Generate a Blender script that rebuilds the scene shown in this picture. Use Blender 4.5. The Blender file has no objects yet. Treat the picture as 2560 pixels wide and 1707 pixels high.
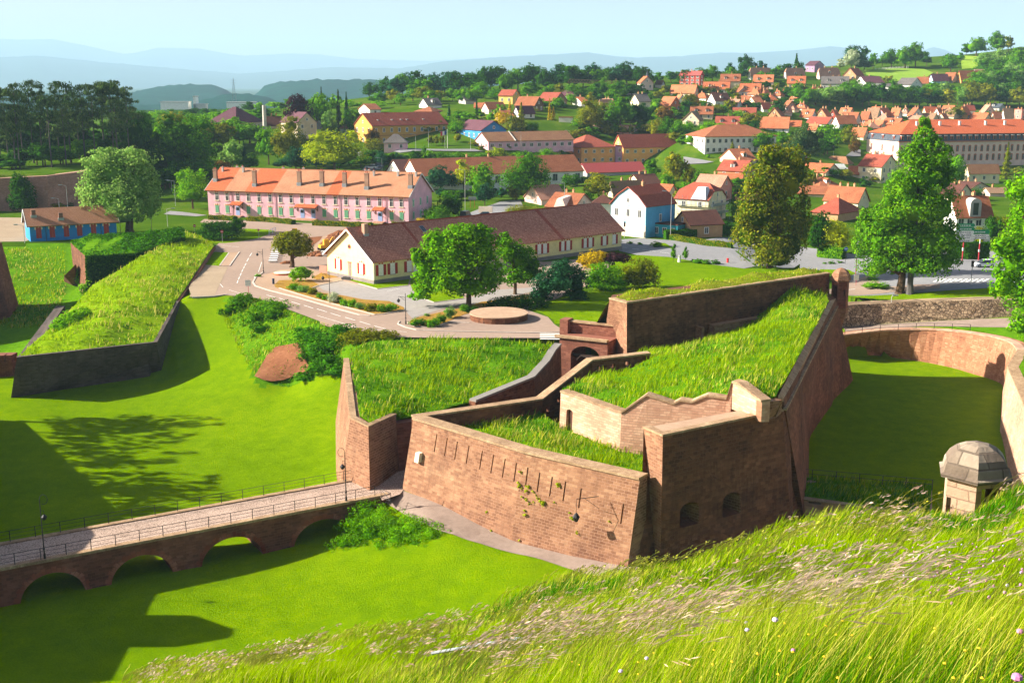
import bpy, bmesh, math, random
import numpy as np
from mathutils import Vector, Matrix
from mathutils.geometry import delaunay_2d_cdt
R=math.radians
rnd=random.Random(7)
sc=bpy.context.scene
col=sc.collection
# ------------------------------------------------------------------ survey: camera station and sight lines
FX=2900.0; CX,CY=1280.0,853.5; HC=34.0
PIT=math.atan((CY-210)/FX); CP,SP=math.cos(PIT),math.sin(PIT)
def ray(x,y):
    u=(x-CX)/FX; v=(y-CY)/FX
    return (u, CP-v*SP, -SP-v*CP)
def W(x,y,Z=0.0):
    a,b,c=ray(x,y); t=(Z-HC)/c
    return Vector((a*t,b*t,Z))
def WD(x,y,d):
    a,b,c=ray(x,y); t=d/b
    return Vector((a*t,d,HC+c*t))
def WV(x,y,A,B):
    """point where a sight line meets the upright plane through A and B"""
    a,b,c=ray(x,y); ex,ey=B[0]-A[0],B[1]-A[1]
    t=(A[0]*ey-A[1]*ex)/(a*ey-b*ex)
    return Vector((a*t,b*t,HC+c*t))
ZM={'1':(0,80,3.672),'2':(500,160,3.672),'3':(960,160,3.672),'4':(1440,100,4.2),'5':(2000,60,4.2),'6':(1600,300,4.704),'7':(2060,300,4.704),'8':(1280,360,4.704),
'a':(0,400,3.672),'b':(480,400,3.672),'c':(780,480,3.672),'d':(1360,620,2.94),'e':(780,820,2.94),'f':(0,1080,2.45),'g':(1500,1000,2.218),'h':(1960,560,2.118),
'i':(2340,380,3.732),'j':(560,640,4.356),'k':(1100,1400,3.92),'l':(660,540,11.2),'m':(0,560,3.92),'n':(2050,540,7.84),'s':(0,0,1.0)}
def S(k,x,y):
    a,b,s=ZM[k]; return (a+x/s,b+y/s)
def SW(k,x,y,Z=0.0): return W(*S(k,x,y),Z)
# ------------------------------------------------------------------ terrain model
class RBF:
    def __init__(s,pts):
        P=np.array(pts,float); s.P=P[:,:2]; n=len(P)
        D=np.hypot(*(s.P[:,None]-s.P[None]).transpose(2,0,1))
        A=np.zeros((n+1,n+1)); A[:n,:n]=D+0*np.eye(n); A[n,:n]=1; A[:n,n]=1
        b=np.zeros(n+1); b[:n]=P[:,2]; s.w=np.linalg.solve(A,b)
    def __call__(s,X,Y):
        X=np.asarray(X,float); out=np.full(X.shape,s.w[-1])
        for (px,py),w in zip(s.P,s.w[:-1]): out=out+w*np.hypot(X-px,Y-py)
        return out
def inpoly(X,Y,poly):
    X=np.asarray(X,float);Y=np.asarray(Y,float); r=np.zeros(X.shape,bool); n=len(poly)
    for i in range(n):
        x1,y1=poly[i][0],poly[i][1]; x2,y2=poly[(i+1)%n][0],poly[(i+1)%n][1]
        if y1==y2: continue
        c=((y1>Y)!=(y2>Y))&(X<(x2-x1)*(Y-y1)/(y2-y1)+x1); r^=c
    return r
floor_px=[(447,1433,-11),(244,1472,-11),(700,1388,-11),(0,1510,-11),(-300,1560,-11),(300,1690,-11.2),(800,1560,-11),(1100,1450,-9.6),(1300,1405,-8.3),(1520,1445,-7.7),(1650,1440,-7.8),
(999,1232,-7.6),(1290,1362,-8.55),(1062,1280,-7.9),(1130,1308,-8.15),(1200,1333,-8.4),(1290,1388,-8.6),(1400,1392,-8.4),(1400,1420,-8.5),(1200,1360,-8.45),(1130,1337,-8.2),(1060,1310,-8.0),(1480,1404,-8.15),(1480,1436,-8.2),(1040,1345,-9.2),(1120,1385,-9.0),(1220,1410,-8.8),(940,1262,-8.6),(800,1250,-10.7),(850,1330,-10.6),(800,1200,-10.6),(400,1150,-10.6),(0,1150,-10.6),(600,1000,-8.0),(100,1010,-9),(408,948,-8.2),(830,1052,-8.2),(845,1205,-9.6),(730,962,-7),
(870,960,-5.5),(620,900,-5.2),(560,830,-3.2),(560,790,-1.8),(480,770,-1.2),(470,745,-.02),(560,738,-.02),(640,748,-.02),(720,772,-.02),(800,812,-.02),(880,838,-.02),(680,830,-2.2),(780,870,-3.0),(640,960,-6.6),(840,905,-3.5),
(660,880,-4.3),(740,900,-4.2),
(1000,1180,-7.5),(1100,1120,-7.4),(1250,1030,-6.2),(1440,910,-4.6),(1400,860,-4.6),(1460,850,-4.6),
(1990,1170,-10),(2133,963,-10),(2200,895,-10),(2500,965,-10),(2350,1100,-10),(2495,1120,-10),(2400,1200,-10.5),(1980,1300,-11),(2200,1330,-11.5),(2400,1330,-11.5),(2600,1100,-10),
(0,735,-6),(170,735,-6),(0,605,-.1),(150,605,-.1),(60,675,-3),(-300,735,-6),(-300,612,-.1),(80,800,-7),(20,880,-8.3),(-200,900,-8.5),(300,690,-3.5),(400,640,-1.5),(200,760,-5.5),(-200,1010,-9)]
FLOOR=RBF([tuple(W(x,y,z)) for x,y,z in floor_px])
town_px=[(927,419,440),(1000,370,430),(700,372,455),(1300,376,445),(1100,402,410),(1240,480,378),(1000,445,375),(1450,425,450),(1600,420,460),(1840,388,446),(1750,400,440),(1640,400,455),
(1850,445,370),(1900,480,340),(2000,500,345),(2150,470,400),(2200,430,463),(2400,432,463),(2560,435,463),(2700,435,463),(2300,480,380),(2050,420,440),(2000,380,470),(1950,340,500),(2050,330,540),(2100,300,600),
(2300,300,610),(2500,300,620),(2250,272,650),(2450,270,660),(2100,240,650),(2300,235,700),(2430,205,740),(2560,230,720),(2600,150,850),(2560,115,900),(2480,132,900),(2380,140,880),(2300,145,860),(2250,158,850),(2100,172,820),(1960,172,800),
(1550,350,480),(1500,300,500),(1430,290,520),(1300,290,500),(1200,270,540),(1150,265,560),(1060,265,560),(1270,245,600),(1400,240,610),(1500,215,650),(1600,215,650),(1400,205,700),(1250,215,700),(1100,228,720),(950,240,760),
(1650,235,620),(1700,215,660),(1720,260,590),(1700,300,540),(1800,230,640),(1850,260,600),(1850,310,530),(1900,200,720),(1950,215,700),(2000,230,680),(1800,190,740),(850,270,600),(900,300,520),(700,330,480),(620,300,560),
(560,320,520),(450,330,560),(700,270,800),(500,270,1100),(350,272,1200),(100,280,1000),(2000,400,420),(1850,345,470),(1750,350,460),(2700,250,700),(2800,150,900)]
TP=[tuple(WD(x,y,d)) for x,y,d in town_px]
TP+=[(-300,320,0),(-60,330,0),(0,335,0),(60,320,0),(120,300,-2),(160,360,-1),(-30,350,0),(300,400,0),(-300,600,2),(-500,800,-5),(-200,1600,-25),(300,1400,0),(700,1500,20),(-800,1500,-25),(1200,1200,40),(0,2500,-25),(600,900,40),(0,1100,5),(-600,400,0)]
TOWN=RBF(TP)
TOWNPOLY=[W(*p,0) for p in [(-700,612),(170,609),(185,600),(330,600),(440,600),(520,640),(500,690),(470,745),(560,738),(640,748),(720,772),(800,812),(880,838),(940,846),(1384,846),(1404,846),(1520,838)]]+[Vector((20,158,0)),Vector((33,176,0)),Vector((36,186,0)),Vector((38,199,0)),Vector((56,199,0)),W(2125,752,-2.5)+Vector((0,2.0,0)),W(2300,758,-1.7)+Vector((0,2.0,0)),W(2450,757,-.9)+Vector((0,2.0,0)),W(2620,757,-.6)+Vector((0,2.0,0)),Vector((140,187,0)),Vector((900,180,0)),Vector((30000,190,0)),Vector((30000,30000,0)),Vector((-30000,30000,0)),Vector((-30000,260,0))]
zsx=lambda x: -6+2.6*min(1,max(0,(x-2112)/480))
SHELF=[W(x,y,zsx(x))+Vector((dx,dy,0)) for x,y,dx,dy in [(2085,842,0,1.7),(2112,839,0,1.7),(2200,829,0,1.7),(2300,825,0,1.7),(2380,829,.5,1.7),(2450,838,.9,1.5),(2500,848,1.3,1.2),(2532,862,1.8,.6),(2545,880,2.0,0)]]+[Vector((95,168,0)),Vector((140,175,0))]+[W(x,y,zsx(x))+Vector((0,1.2,0)) for x,y in [(2900,795),(2700,795),(2450,800),(2300,806),(2200,811),(2108,818),(2085,822)]]
TERRL=[Vector((-900,350,0))]+[W(*p,0)+Vector((0,1.2,0)) for p in [(-120,533),(0,527),(120,526),(228,512)]]+[Vector((-118,520,0)),Vector((-600,520,0)),Vector((-900,600,0))]
def sstep(a,b,x): 
    t=np.clip((x-a)/(b-a),0,1); return t*t*(3-2*t)
def H(X,Y):
    X=np.asarray(X,float);Y=np.asarray(Y,float)
    w=sstep(325,375,Y)
    Yq=np.maximum(Y,1e-3)
    t=TOWN(X,Y)*w
    dip=(-2.2*sstep(46,58,X)+1.5*sstep(60,86,X))*(1-sstep(250,300,Y)); t=t+dip
    t=np.where(inpoly(X,Y,TERRL), 9.5+sstep(350,420,Y)*2,t)
    f=FLOOR(X,Y)
    h=np.where(inpoly(X,Y,TOWNPOLY),t,np.minimum(f,0))
    h=np.where(inpoly(X,Y,SHELF),-6+np.clip((X-57)*.1,0,2.6),h)
    return h
def h1(x,y): return float(H(np.array([x]),np.array([y]))[0])
def G(x,y,far=2500):
    """where the sight line through a pixel meets the ground"""
    a,b,c=ray(x,y); ts=np.concatenate([np.arange(70,420,1.0),np.arange(420,far,4.0)])
    X=a*ts;Y=b*ts;Z=HC+c*ts; g=H(X,Y); k=np.nonzero(Z<=g)[0]
    if len(k)==0: i=len(ts)-1; return Vector((X[i],Y[i],g[i]))
    i=k[0]
    if i==0: return Vector((X[0],Y[0],g[0]))
    d0=Z[i-1]-g[i-1]; d1=g[i]-Z[i]; f=d0/(d0+d1+1e-9); t=ts[i-1]+(ts[i]-ts[i-1])*f
    return Vector((a*t,b*t,h1(a*t,b*t)))
# ------------------------------------------------------------------ objects
def tag(o,label=None,cat=None,group=None,kind=None):
    if label: o['label']=label
    if cat: o['category']=cat
    if group: o['group']=group
    if kind: o['kind']=kind
    return o
def empty(name,loc,rz=0.0,label=None,cat=None,group=None,scale=None):
    o=bpy.data.objects.new(name,None); o.empty_display_size=.3; col.objects.link(o)
    o.location=loc; o.rotation_euler=(0,0,rz)
    if scale: o.scale=scale
    tag(o,label,cat,group); return o
def mesh_obj(name,me,parent=None,loc=None,rz=0):
    o=bpy.data.objects.new(name,me); col.objects.link(o)
    if parent is not None: o.parent=parent
    if loc is not None: o.location=loc
    if rz: o.rotation_euler=(0,0,rz)
    return o
def copy_tree(o,parent=None):
    c=o.copy(); col.objects.link(c); c.parent=parent
    for ch in o.children: copy_tree(ch,c)
    return c
class MB:
    def __init__(s): s.v=[];s.f=[];s.m=[]
    def poly(s,pts,m=0):
        n=len(s.v); s.v+= [tuple(p) for p in pts]; s.f.append(tuple(range(n,n+len(pts)))); s.m.append(m); return s
    def faces(s,vs,fs,m=0):
        n=len(s.v); s.v+=[tuple(p) for p in vs]
        for f in fs: s.f.append(tuple(n+i for i in f)); s.m.append(m)
        return s
    def frus(s,bot,top,m=0,mt=None,caps=True):
        n=len(bot); vs=[tuple(p) for p in bot]+[tuple(p) for p in top]
        fs=[(i,(i+1)%n,n+(i+1)%n,n+i) for i in range(n)]
        s.faces(vs,fs,m)
        if caps:
            k=len(s.v)-2*n
            s.f.append(tuple(k+i for i in reversed(range(n)))); s.m.append(m)
            s.f.append(tuple(k+n+i for i in range(n))); s.m.append(m if mt is None else mt)
        return s
    def prism(s,poly,z0,z1,m=0,mt=None):
        return s.frus([(p[0],p[1],z0) for p in poly],[(p[0],p[1],z1) for p in poly],m,mt)
    def box(s,x0,x1,y0,y1,z0,z1,m=0):
        return s.prism([(x0,y0),(x1,y0),(x1,y1),(x0,y1)],z0,z1,m)
    def obox(s,c,ax,ay,az,m=0):
        c=Vector(c);ax=Vector(ax);ay=Vector(ay);az=Vector(az)
        b=[c-ax-ay-az,c+ax-ay-az,c+ax+ay-az,c-ax+ay-az]; t=[p+2*az for p in b]
        return s.frus(b,t,m)
    def tube(s,a,b,r0,r1=None,n=8,m=0,caps=True):
        a=Vector(a);b=Vector(b); r1=r0 if r1 is None else r1
        d=(b-a).normalized(); u=d.orthogonal().normalized(); w=d.cross(u)
        A=[a+(u*math.cos(2*math.pi*i/n)+w*math.sin(2*math.pi*i/n))*r0 for i in range(n)]
        B=[b+(u*math.cos(2*math.pi*i/n)+w*math.sin(2*math.pi*i/n))*r1 for i in range(n)]
        return s.frus(A,B,m,None,caps)
    def bar(s,a,b,w,h,m=0):
        a=Vector(a);b=Vector(b); d=(b-a); L=d.length
        if L<1e-6: return s
        d.normalize(); up=Vector((0,0,1)) if abs(d.z)<.95 else Vector((1,0,0))
        r=d.cross(up).normalized(); u=r.cross(d)
        return s.obox((a+b)/2,d*(L/2),r*(w/2),u*(h/2),m)
    def lathe(s,c,prof,n=12,m=0,ph=0):
        c=Vector(c); vs=[];fs=[]
        for r,z in prof:
            for i in range(n):
                a=ph+2*math.pi*i/n; vs.append((c.x+r*math.cos(a),c.y+r*math.sin(a),c.z+z))
        for j in range(len(prof)-1):
            for i in range(n):
                fs.append((j*n+i,j*n+(i+1)%n,(j+1)*n+(i+1)%n,(j+1)*n+i))
        fs.append(tuple(reversed(range(n)))); fs.append(tuple((len(prof)-1)*n+i for i in range(n)))
        return s.faces(vs,fs,m)
    def mesh(s,name,mats,recalc=True,smooth=False):
        me=bpy.data.meshes.new(name); me.from_pydata(s.v,[],s.f)
        mats=mats if isinstance(mats,(list,tuple)) else [mats]
        for m in mats: me.materials.append(m)
        me.polygons.foreach_set('material_index',s.m)
        if recalc:
            bm=bmesh.new(); bm.from_mesh(me); bmesh.ops.recalc_face_normals(bm,faces=bm.faces); bm.to_mesh(me); bm.free()
        if smooth: me.polygons.foreach_set('use_smooth',[True]*len(me.polygons))
        me.update(); return me
    def build(s,name,mats,parent=None,world=True,**k):
        if parent is not None and world:
            L=parent.location; cz,sz=math.cos(-parent.rotation_euler[2]),math.sin(-parent.rotation_euler[2])
            s.v=[((x-L.x)*cz-(y-L.y)*sz,(x-L.x)*sz+(y-L.y)*cz,z-L.z) for x,y,z in s.v]
        return mesh_obj(name,s.mesh(name,mats,**k),parent)
def cut(o,cutter_mb,mats=None):
    """boolean difference baked into the mesh of o; cutter in the same space as o's mesh"""
    if o.parent is not None:
        L=o.parent.location; cutter_mb.v=[(x-L.x,y-L.y,z-L.z) for x,y,z in cutter_mb.v]
    cm=cutter_mb.mesh('cut',[o.data.materials[0]]); co=bpy.data.objects.new('cut',cm); col.objects.link(co)
    co.parent=o.parent
    md=o.modifiers.new('b','BOOLEAN'); md.operation='DIFFERENCE'; md.object=co; md.solver='EXACT'
    bpy.context.view_layer.update()
    dg=bpy.context.evaluated_depsgraph_get(); me=bpy.data.meshes.new_from_object(o.evaluated_get(dg))
    o.modifiers.clear(); nm=o.data.name; o.data=me; me.name=nm
    bpy.data.objects.remove(co); return o
def np_mesh(name,V,F,mats,mi=None,smooth=False):
    """fast mesh of equal-sized faces from numpy arrays"""
    me=bpy.data.meshes.new(name); V=np.asarray(V,np.float32); F=np.asarray(F,np.int32); k=F.shape[1]
    me.vertices.add(len(V)); me.vertices.foreach_set('co',V.ravel())
    me.loops.add(F.size); me.loops.foreach_set('vertex_index',F.ravel())
    me.polygons.add(len(F)); me.polygons.foreach_set('loop_start',np.arange(0,F.size,k,dtype=np.int32)); me.polygons.foreach_set('loop_total',np.full(len(F),k,np.int32))
    for m in (mats if isinstance(mats,(list,tuple)) else [mats]): me.materials.append(m)
    if mi is not None: me.polygons.foreach_set('material_index',np.asarray(mi,np.int32))
    if smooth: me.polygons.foreach_set('use_smooth',np.ones(len(F),bool))
    me.update(calc_edges=True); return me
# ------------------------------------------------------------------ materials
def lin(c):
    if isinstance(c,str): c=[int(c[i:i+2],16)/255 for i in (0,2,4)]
    return tuple((v/12.92 if v<=.04045 else ((v+.055)/1.055)**2.4) for v in c[:3])+(1,)
class NT:
    def __init__(s,name):
        s.m=bpy.data.materials.new(name); s.m.use_nodes=True; s.t=s.m.node_tree; s.t.nodes.clear()
        s.out=s.n('ShaderNodeOutputMaterial')
    def n(s,ty,**k):
        o=s.t.nodes.new(ty)
        for a,v in k.items():
            if a.startswith('i_'):
                key=a[2:]; key=int(key) if key.isdigit() else key.replace('_',' ')
                s.set(o.inputs[key],v)
            else: setattr(o,a,v)
        return o
    def set(s,inp,v):
        if isinstance(v,bpy.types.NodeSocket): s.t.links.new(v,inp)
        else: inp.default_value=v
    def noise(s,vec,scale,detail=4,rough=.55,dist=0):
        return s.n('ShaderNodeTexNoise',i_Vector=vec,i_Scale=scale,i_Detail=detail,i_Roughness=rough,i_Distortion=dist).outputs['Fac']
    def ramp(s,f,stops,inter='LINEAR'):
        r=s.n('ShaderNodeValToRGB',i_Fac=f); e=r.color_ramp.elements; r.color_ramp.interpolation=inter
        e[0].position=stops[0][0]; e[0].color=stops[0][1]; e[1].position=stops[-1][0]; e[1].color=stops[-1][1]
        for p,c in stops[1:-1]: x=e.new(p); x.color=c
        return r.outputs['Color']
    def mix(s,f,a,b,mode='MIX'):
        m=s.n('ShaderNodeMix',data_type='RGBA',blend_type=mode); s.set(m.inputs[0],f); s.set(m.inputs[6],a); s.set(m.inputs[7],b); return m.outputs[2]
    def math(s,op,a,b=0.0):
        m=s.n('ShaderNodeMath',operation=op); s.set(m.inputs[0],a); s.set(m.inputs[1],b); return m.outputs[0]
    def vmath(s,op,a,b=None):
        m=s.n('ShaderNodeVectorMath',operation=op); s.set(m.inputs[0],a)
        if b is not None: s.set(m.inputs[1],b)
        return m.outputs['Value'] if op in('DOT_PRODUCT','LENGTH') else m.outputs[0]
    def pos(s): return s.n('ShaderNodeNewGeometry').outputs['Position']
    def objc(s): return s.n('ShaderNodeTexCoord').outputs['Object']
    def wallco(s,roof=False):
        g=s.n('ShaderNodeNewGeometry'); n=g.outputs['True Normal']; p=g.outputs['Position']
        t=s.vmath('NORMALIZE',s.vmath('CROSS_PRODUCT',n,(0,0,1)))
        u=s.vmath('DOT_PRODUCT',p,t)
        if roof:
            w=s.vmath('CROSS_PRODUCT',n,t); v=s.vmath('DOT_PRODUCT',p,w)
        else: v=s.n('ShaderNodeSeparateXYZ',i_0=p).outputs[2]
        c=s.n('ShaderNodeCombineXYZ'); s.set(c.inputs[0],u); s.set(c.inputs[1],v); return c.outputs[0]
    def princ(s,colr,rough=.9,bump=None,bd=.02,bs=.6,spec=.25,metal=0):
        b=s.n('ShaderNodeBsdfPrincipled'); s.set(b.inputs['Base Color'],colr); s.set(b.inputs['Roughness'],rough)
        b.inputs['Specular IOR Level'].default_value=spec; b.inputs['Metallic'].default_value=metal
        if bump is not None:
            k=s.n('ShaderNodeBump',i_Strength=bs,i_Distance=bd,i_Height=bump); s.t.links.new(k.outputs[0],b.inputs['Normal'])
        s.t.links.new(b.outputs[0],s.out.inputs[0]); return s.m
_mc={}
def plaster(c,name=None,var=.12,rough=.92):
    k=('pl',str(c),var)
    if k in _mc: return _mc[k]
    t=NT(name or 'plaster'); p=t.pos(); L=lin(c)
    n=t.noise(p,.5,5,.6); n2=t.noise(p,6,3,.6)
    f=t.math('ADD',t.math('MULTIPLY',n,.7),t.math('MULTIPLY',n2,.3))
    lo=tuple(v*(1-var*2.2) for v in L[:3])+(1,); hi=tuple(min(1,v*(1+var)) for v in L[:3])+(1,)
    _mc[k]=t.princ(t.ramp(f,[(.3,lo),(.7,hi)]),rough,n2,.01,.4); return _mc[k]
def flat(c,name='paint',rough=.6,spec=.4,metal=0):
    k=('fl',str(c),rough,metal)
    if k in _mc: return _mc[k]
    t=NT(name); p=t.pos(); n=t.noise(p,4,3); L=lin(c)
    _mc[k]=t.princ(t.ramp(n,[(.3,tuple(v*.85 for v in L[:3])+(1,)),(.7,tuple(min(1,v*1.1) for v in L[:3])+(1,))]),rough,None,spec=spec,metal=metal); return _mc[k]
def tiles(c1,c2,mortar=None,w=.28,h=.34,patchy=.5,name='roof_tiles',scale=.35):
    k=('ti',c1,c2,w,h,patchy)
    if k in _mc: return _mc[k]
    t=NT(name); co=t.wallco(True); A,B=lin(c1),lin(c2)
    m=lin(mortar) if mortar else tuple(v*.35 for v in A[:3])+(1,)
    br=t.n('ShaderNodeTexBrick',offset=.5,i_Vector=co,i_Scale=1.0,i_Color1=(.25,.25,.25,1),i_Color2=(.9,.9,.9,1),i_Mortar=(0,0,0,1)); br.inputs['Mortar Size'].default_value=.035; br.inputs['Brick Width'].default_value=w; br.inputs['Row Height'].default_value=h; br.inputs['Mortar Smooth'].default_value=.6
    p=t.pos(); n=t.noise(p,scale,6,.65); n3=t.noise(p,2.5,3,.7)
    f=t.math('ADD',t.math('MULTIPLY',n,patchy),t.math('ADD',t.math('MULTIPLY',br.outputs['Color'],(1-patchy)*.6),t.math('MULTIPLY',n3,(1-patchy)*.5)))
    c=t.ramp(f,[(.28,A),(.72,B)])
    c=t.mix(t.math('MULTIPLY',br.outputs['Fac'],.75),c,m)
    c=t.mix(t.math('MULTIPLY',t.math('GREATER_THAN',t.noise(p,1.1,5,.7),.66),.35),c,lin('6a6440'))
    _mc[k]=t.princ(c,.85,br.outputs['Fac'],.05,-.8); return _mc[k]
def stone(c1,c2,c3,bw=.62,bh=.27,name='sandstone',dirt=.5,dirtc='2c241e',mort=None,bump=.05,moss=0):
    t=NT(name); co=t.wallco(); p=t.pos()
    br=t.n('ShaderNodeTexBrick',offset=.5,squash=1.0,i_Vector=t.vmath('ADD',co,t.vmath('MULTIPLY',t.n('ShaderNodeTexNoise',i_Vector=co,i_Scale=.7).outputs['Color'],(.5,.1,0))),i_Scale=1.0,i_Color1=(0,0,0,1),i_Color2=(1,1,1,1),i_Mortar=(.5,.5,.5,1))
    br.inputs['Mortar Size'].default_value=.022; br.inputs['Brick Width'].default_value=bw; br.inputs['Row Height'].default_value=bh; br.inputs['Mortar Smooth'].default_value=.3; br.inputs['Bias'].default_value=0
    sc2=t.n('ShaderNodeMapping',i_Vector=co); sc2.inputs['Scale'].default_value=(.16,.9,1)
    n=t.noise(co,.35,7,.65); row=t.noise(sc2.outputs[0],1.0,4,.6)
    f=t.math('ADD',t.math('MULTIPLY',br.outputs['Color'],.24),t.math('ADD',t.math('MULTIPLY',n,.62),t.math('MULTIPLY',row,.25)))
    mk=t.ramp(t.noise(co,.11,5,.62),[(.42,(0,0,0,1)),(.58,(1,1,1,1))])
    f=t.math('SUBTRACT',f,t.math('MULTIPLY',mk,.14))
    c=t.ramp(f,[(.26,lin(c1)),(.52,lin(c2)),(.76,lin(c3))])
    c=t.mix(t.math('MULTIPLY',br.outputs['Fac'],t.math('ADD',.3,t.math('MULTIPLY',mk,.5))),c,lin(mort or '6a5648'))
    sv=t.n('ShaderNodeMapping',i_Vector=co); sv.inputs['Scale'].default_value=(1.1,.12,1)
    st=t.noise(sv.outputs[0],1.2,6,.7); big=t.noise(co,.16,5,.6)
    d=t.math('MULTIPLY',t.ramp(t.math('ADD',t.math('MULTIPLY',st,.5),t.math('MULTIPLY',big,.5)),[(.5,(0,0,0,1)),(.66,(1,1,1,1))]),dirt)
    c=t.mix(d,c,lin(dirtc))
    if moss: c=t.mix(t.math('MULTIPLY',t.math('GREATER_THAN',t.noise(co,.9,6,.75),.68),moss),c,lin('4a5a1c'))
    h=t.math('ADD',t.math('MULTIPLY',br.outputs['Fac'],-1),t.math('MULTIPLY',t.noise(co,5,5,.7),.9))
    return t.princ(c,.95,h,bump,.9)
def rubble(c1,c2,name='rubble'):
    t=NT(name); co=t.wallco(); v=t.n('ShaderNodeTexVoronoi',feature='F1',i_Vector=co,i_Scale=1.9); e=t.n('ShaderNodeTexVoronoi',feature='DISTANCE_TO_EDGE',i_Vector=co,i_Scale=1.9)
    sep=t.n('ShaderNodeSeparateColor',i_0=v.outputs['Color']).outputs[0]
    f=t.math('ADD',t.math('MULTIPLY',sep,.6),t.math('MULTIPLY',t.noise(co,3,4),.4))
    c=t.ramp(f,[(.2,lin(c1)),(.8,lin(c2))]); ed=t.ramp(e.outputs['Distance'],[(0,(0,0,0,1)),(.09,(1,1,1,1))])
    c=t.mix(ed,lin('4a3c30'),c); return t.princ(c,.95,ed,.12,1)
def ground(c1,c2,c3,s1=.05,s2=1.2,s3=9,name='grass',rough=.95,bd=.08,bs=.8,w=(.35,.35,.3),st=(.3,.52,.74)):
    t=NT(name); p=t.pos()
    f=t.math('ADD',t.math('MULTIPLY',t.noise(p,s1,5,.6),w[0]),t.math('ADD',t.math('MULTIPLY',t.noise(p,s2,5,.65),w[1]),t.math('MULTIPLY',t.noise(p,s3,4,.7),w[2])))
    c=t.ramp(f,[(st[0],lin(c1)),(st[1],lin(c2)),(st[2],lin(c3))]); return t.princ(c,rough,t.noise(p,s3,4,.75),bd,bs,spec=.0)
def leafmat(dark,mid,light,name='leaves',tr=.35,obj=.25):
    t=NT(name); g=t.n('ShaderNodeNewGeometry'); r=g.outputs['Random Per Island']; oi=t.n('ShaderNodeObjectInfo')
    n=t.noise(t.objc(),.35,3,.6)
    f=t.math('ADD',t.math('MULTIPLY',r,.55),t.math('ADD',t.math('MULTIPLY',n,.45),t.math('MULTIPLY',t.math('SUBTRACT',oi.outputs['Random'],.5),obj)))
    c=t.ramp(f,[(.12,lin(dark)),(.5,lin(mid)),(.92,lin(light))])
    a=t.n('ShaderNodeBsdfDiffuse',i_Color=c); b=t.n('ShaderNodeBsdfTranslucent',i_Color=t.mix(.5,c,lin(light)))
    m=t.n('ShaderNodeMixShader'); m.inputs[0].default_value=tr; t.t.links.new(a.outputs[0],m.inputs[1]); t.t.links.new(b.outputs[0],m.inputs[2])
    t.t.links.new(m.outputs[0],t.out.inputs[0]); return t.m
def glassmat():
    t=NT('window_glass'); return t.princ(lin('30363e'),.12,None,spec=.7)
M={}
M['lawn']=ground('486800','648400','869c00',.035,.5,6,'mown_lawn',st=(.34,.5,.68),w=(.3,.3,.42),bd=.14,bs=1)
M['rough']=ground('355f08','5c8c0e','86a82a',.08,.8,5,'rough_grass',bd=.25,bs=1)
M['soilgrass']=ground('4a4422','6a7a1c','8a9a30',.2,1.2,6,'thin_grass')
M['townground']=ground('26400c','42600e','84803c',.02,.12,2.5,'town_ground')
M['asphalt']=ground('86746a','9a8678','b0998a',.06,1.0,14,'reddish_asphalt',bd=.01,bs=.3,rough=.9)
M['asphalt_grey']=ground('857f7a','9a9490','ada8a2',.06,1.0,14,'grey_asphalt',bd=.01,bs=.3,rough=.9)
M['roadgrey']=ground('727274','868688','9c9a98',.05,1.0,12,'road_grey',bd=.01,bs=.3)
M['paving']=ground('8a7a68','a08e78','b0a08a',.2,2,12,'paving',bd=.02)
M['gravel']=ground('947c68','a88e78','b8a08a',.2,2,12,'gravel',bd=.02)
M['dirt']=ground('6a4430','8a5c42','a87a5c',.3,2,9,'bare_soil',bd=.1,bs=1)
M['mulch']=ground('7a5a2c','a07c3c','8c9a30',.5,3,9,'planting_mulch',bd=.1,bs=1)
M['path']=ground('806e62','98867a','ac9a8c',.3,2,12,'footpath')
M['white']=flat('e8e6e0','white_paint',.7); M['kerb']=flat('b8aca0','kerb_stone',.9)
M['glass']=glassmat(); M['frame']=flat('f0ece4','window_frame',.6); M['iron']=flat('2c2626','wrought_iron',.5,.5); M['zinc']=flat('9aa2a8','galvanised',.4,.5,.5)
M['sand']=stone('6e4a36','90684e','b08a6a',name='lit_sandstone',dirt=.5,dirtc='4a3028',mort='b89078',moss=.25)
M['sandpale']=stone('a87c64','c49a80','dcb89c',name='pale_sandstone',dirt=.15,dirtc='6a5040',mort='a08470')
M['sanddark']=stone('4e3022','744832','96664a',bh=.34,name='shaded_weathered_sandstone',dirt=.6,dirtc='241812',mort='7a5844',moss=.5)  # shade of faces turned from the sun put into the colour, plus streaks and moss
M['sandred']=stone('623a2e','825040','9e6a56',name='red_sandstone',dirt=.3,dirtc='3a241e',mort='8a5c4c')
M['darkwall']=stone('443a34','5a4e48','70625a',bh=.3,name='dark_stone',dirt=.5,dirtc='201e1e',mort='5a5450')  # dark grey-brown stone with darker streaks
M['brickcurve']=stone('8c5c44','aa7658','c49474',bw=.8,bh=.28,name='banded_sandstone',dirt=.2,dirtc='5a3c30',mort='7a5442')
M['coping']=ground('7a6450','a08468','c4ac8c',.4,2,8,'coping_stone',bd=.05,st=(.36,.5,.64))
M['rubble']=rubble('806850','c8ac8c')
M['terr_stone']=ground('9a7e6a','b2967e','c6ac94',.4,2,10,'terrace_slab',bd=.04)
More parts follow.
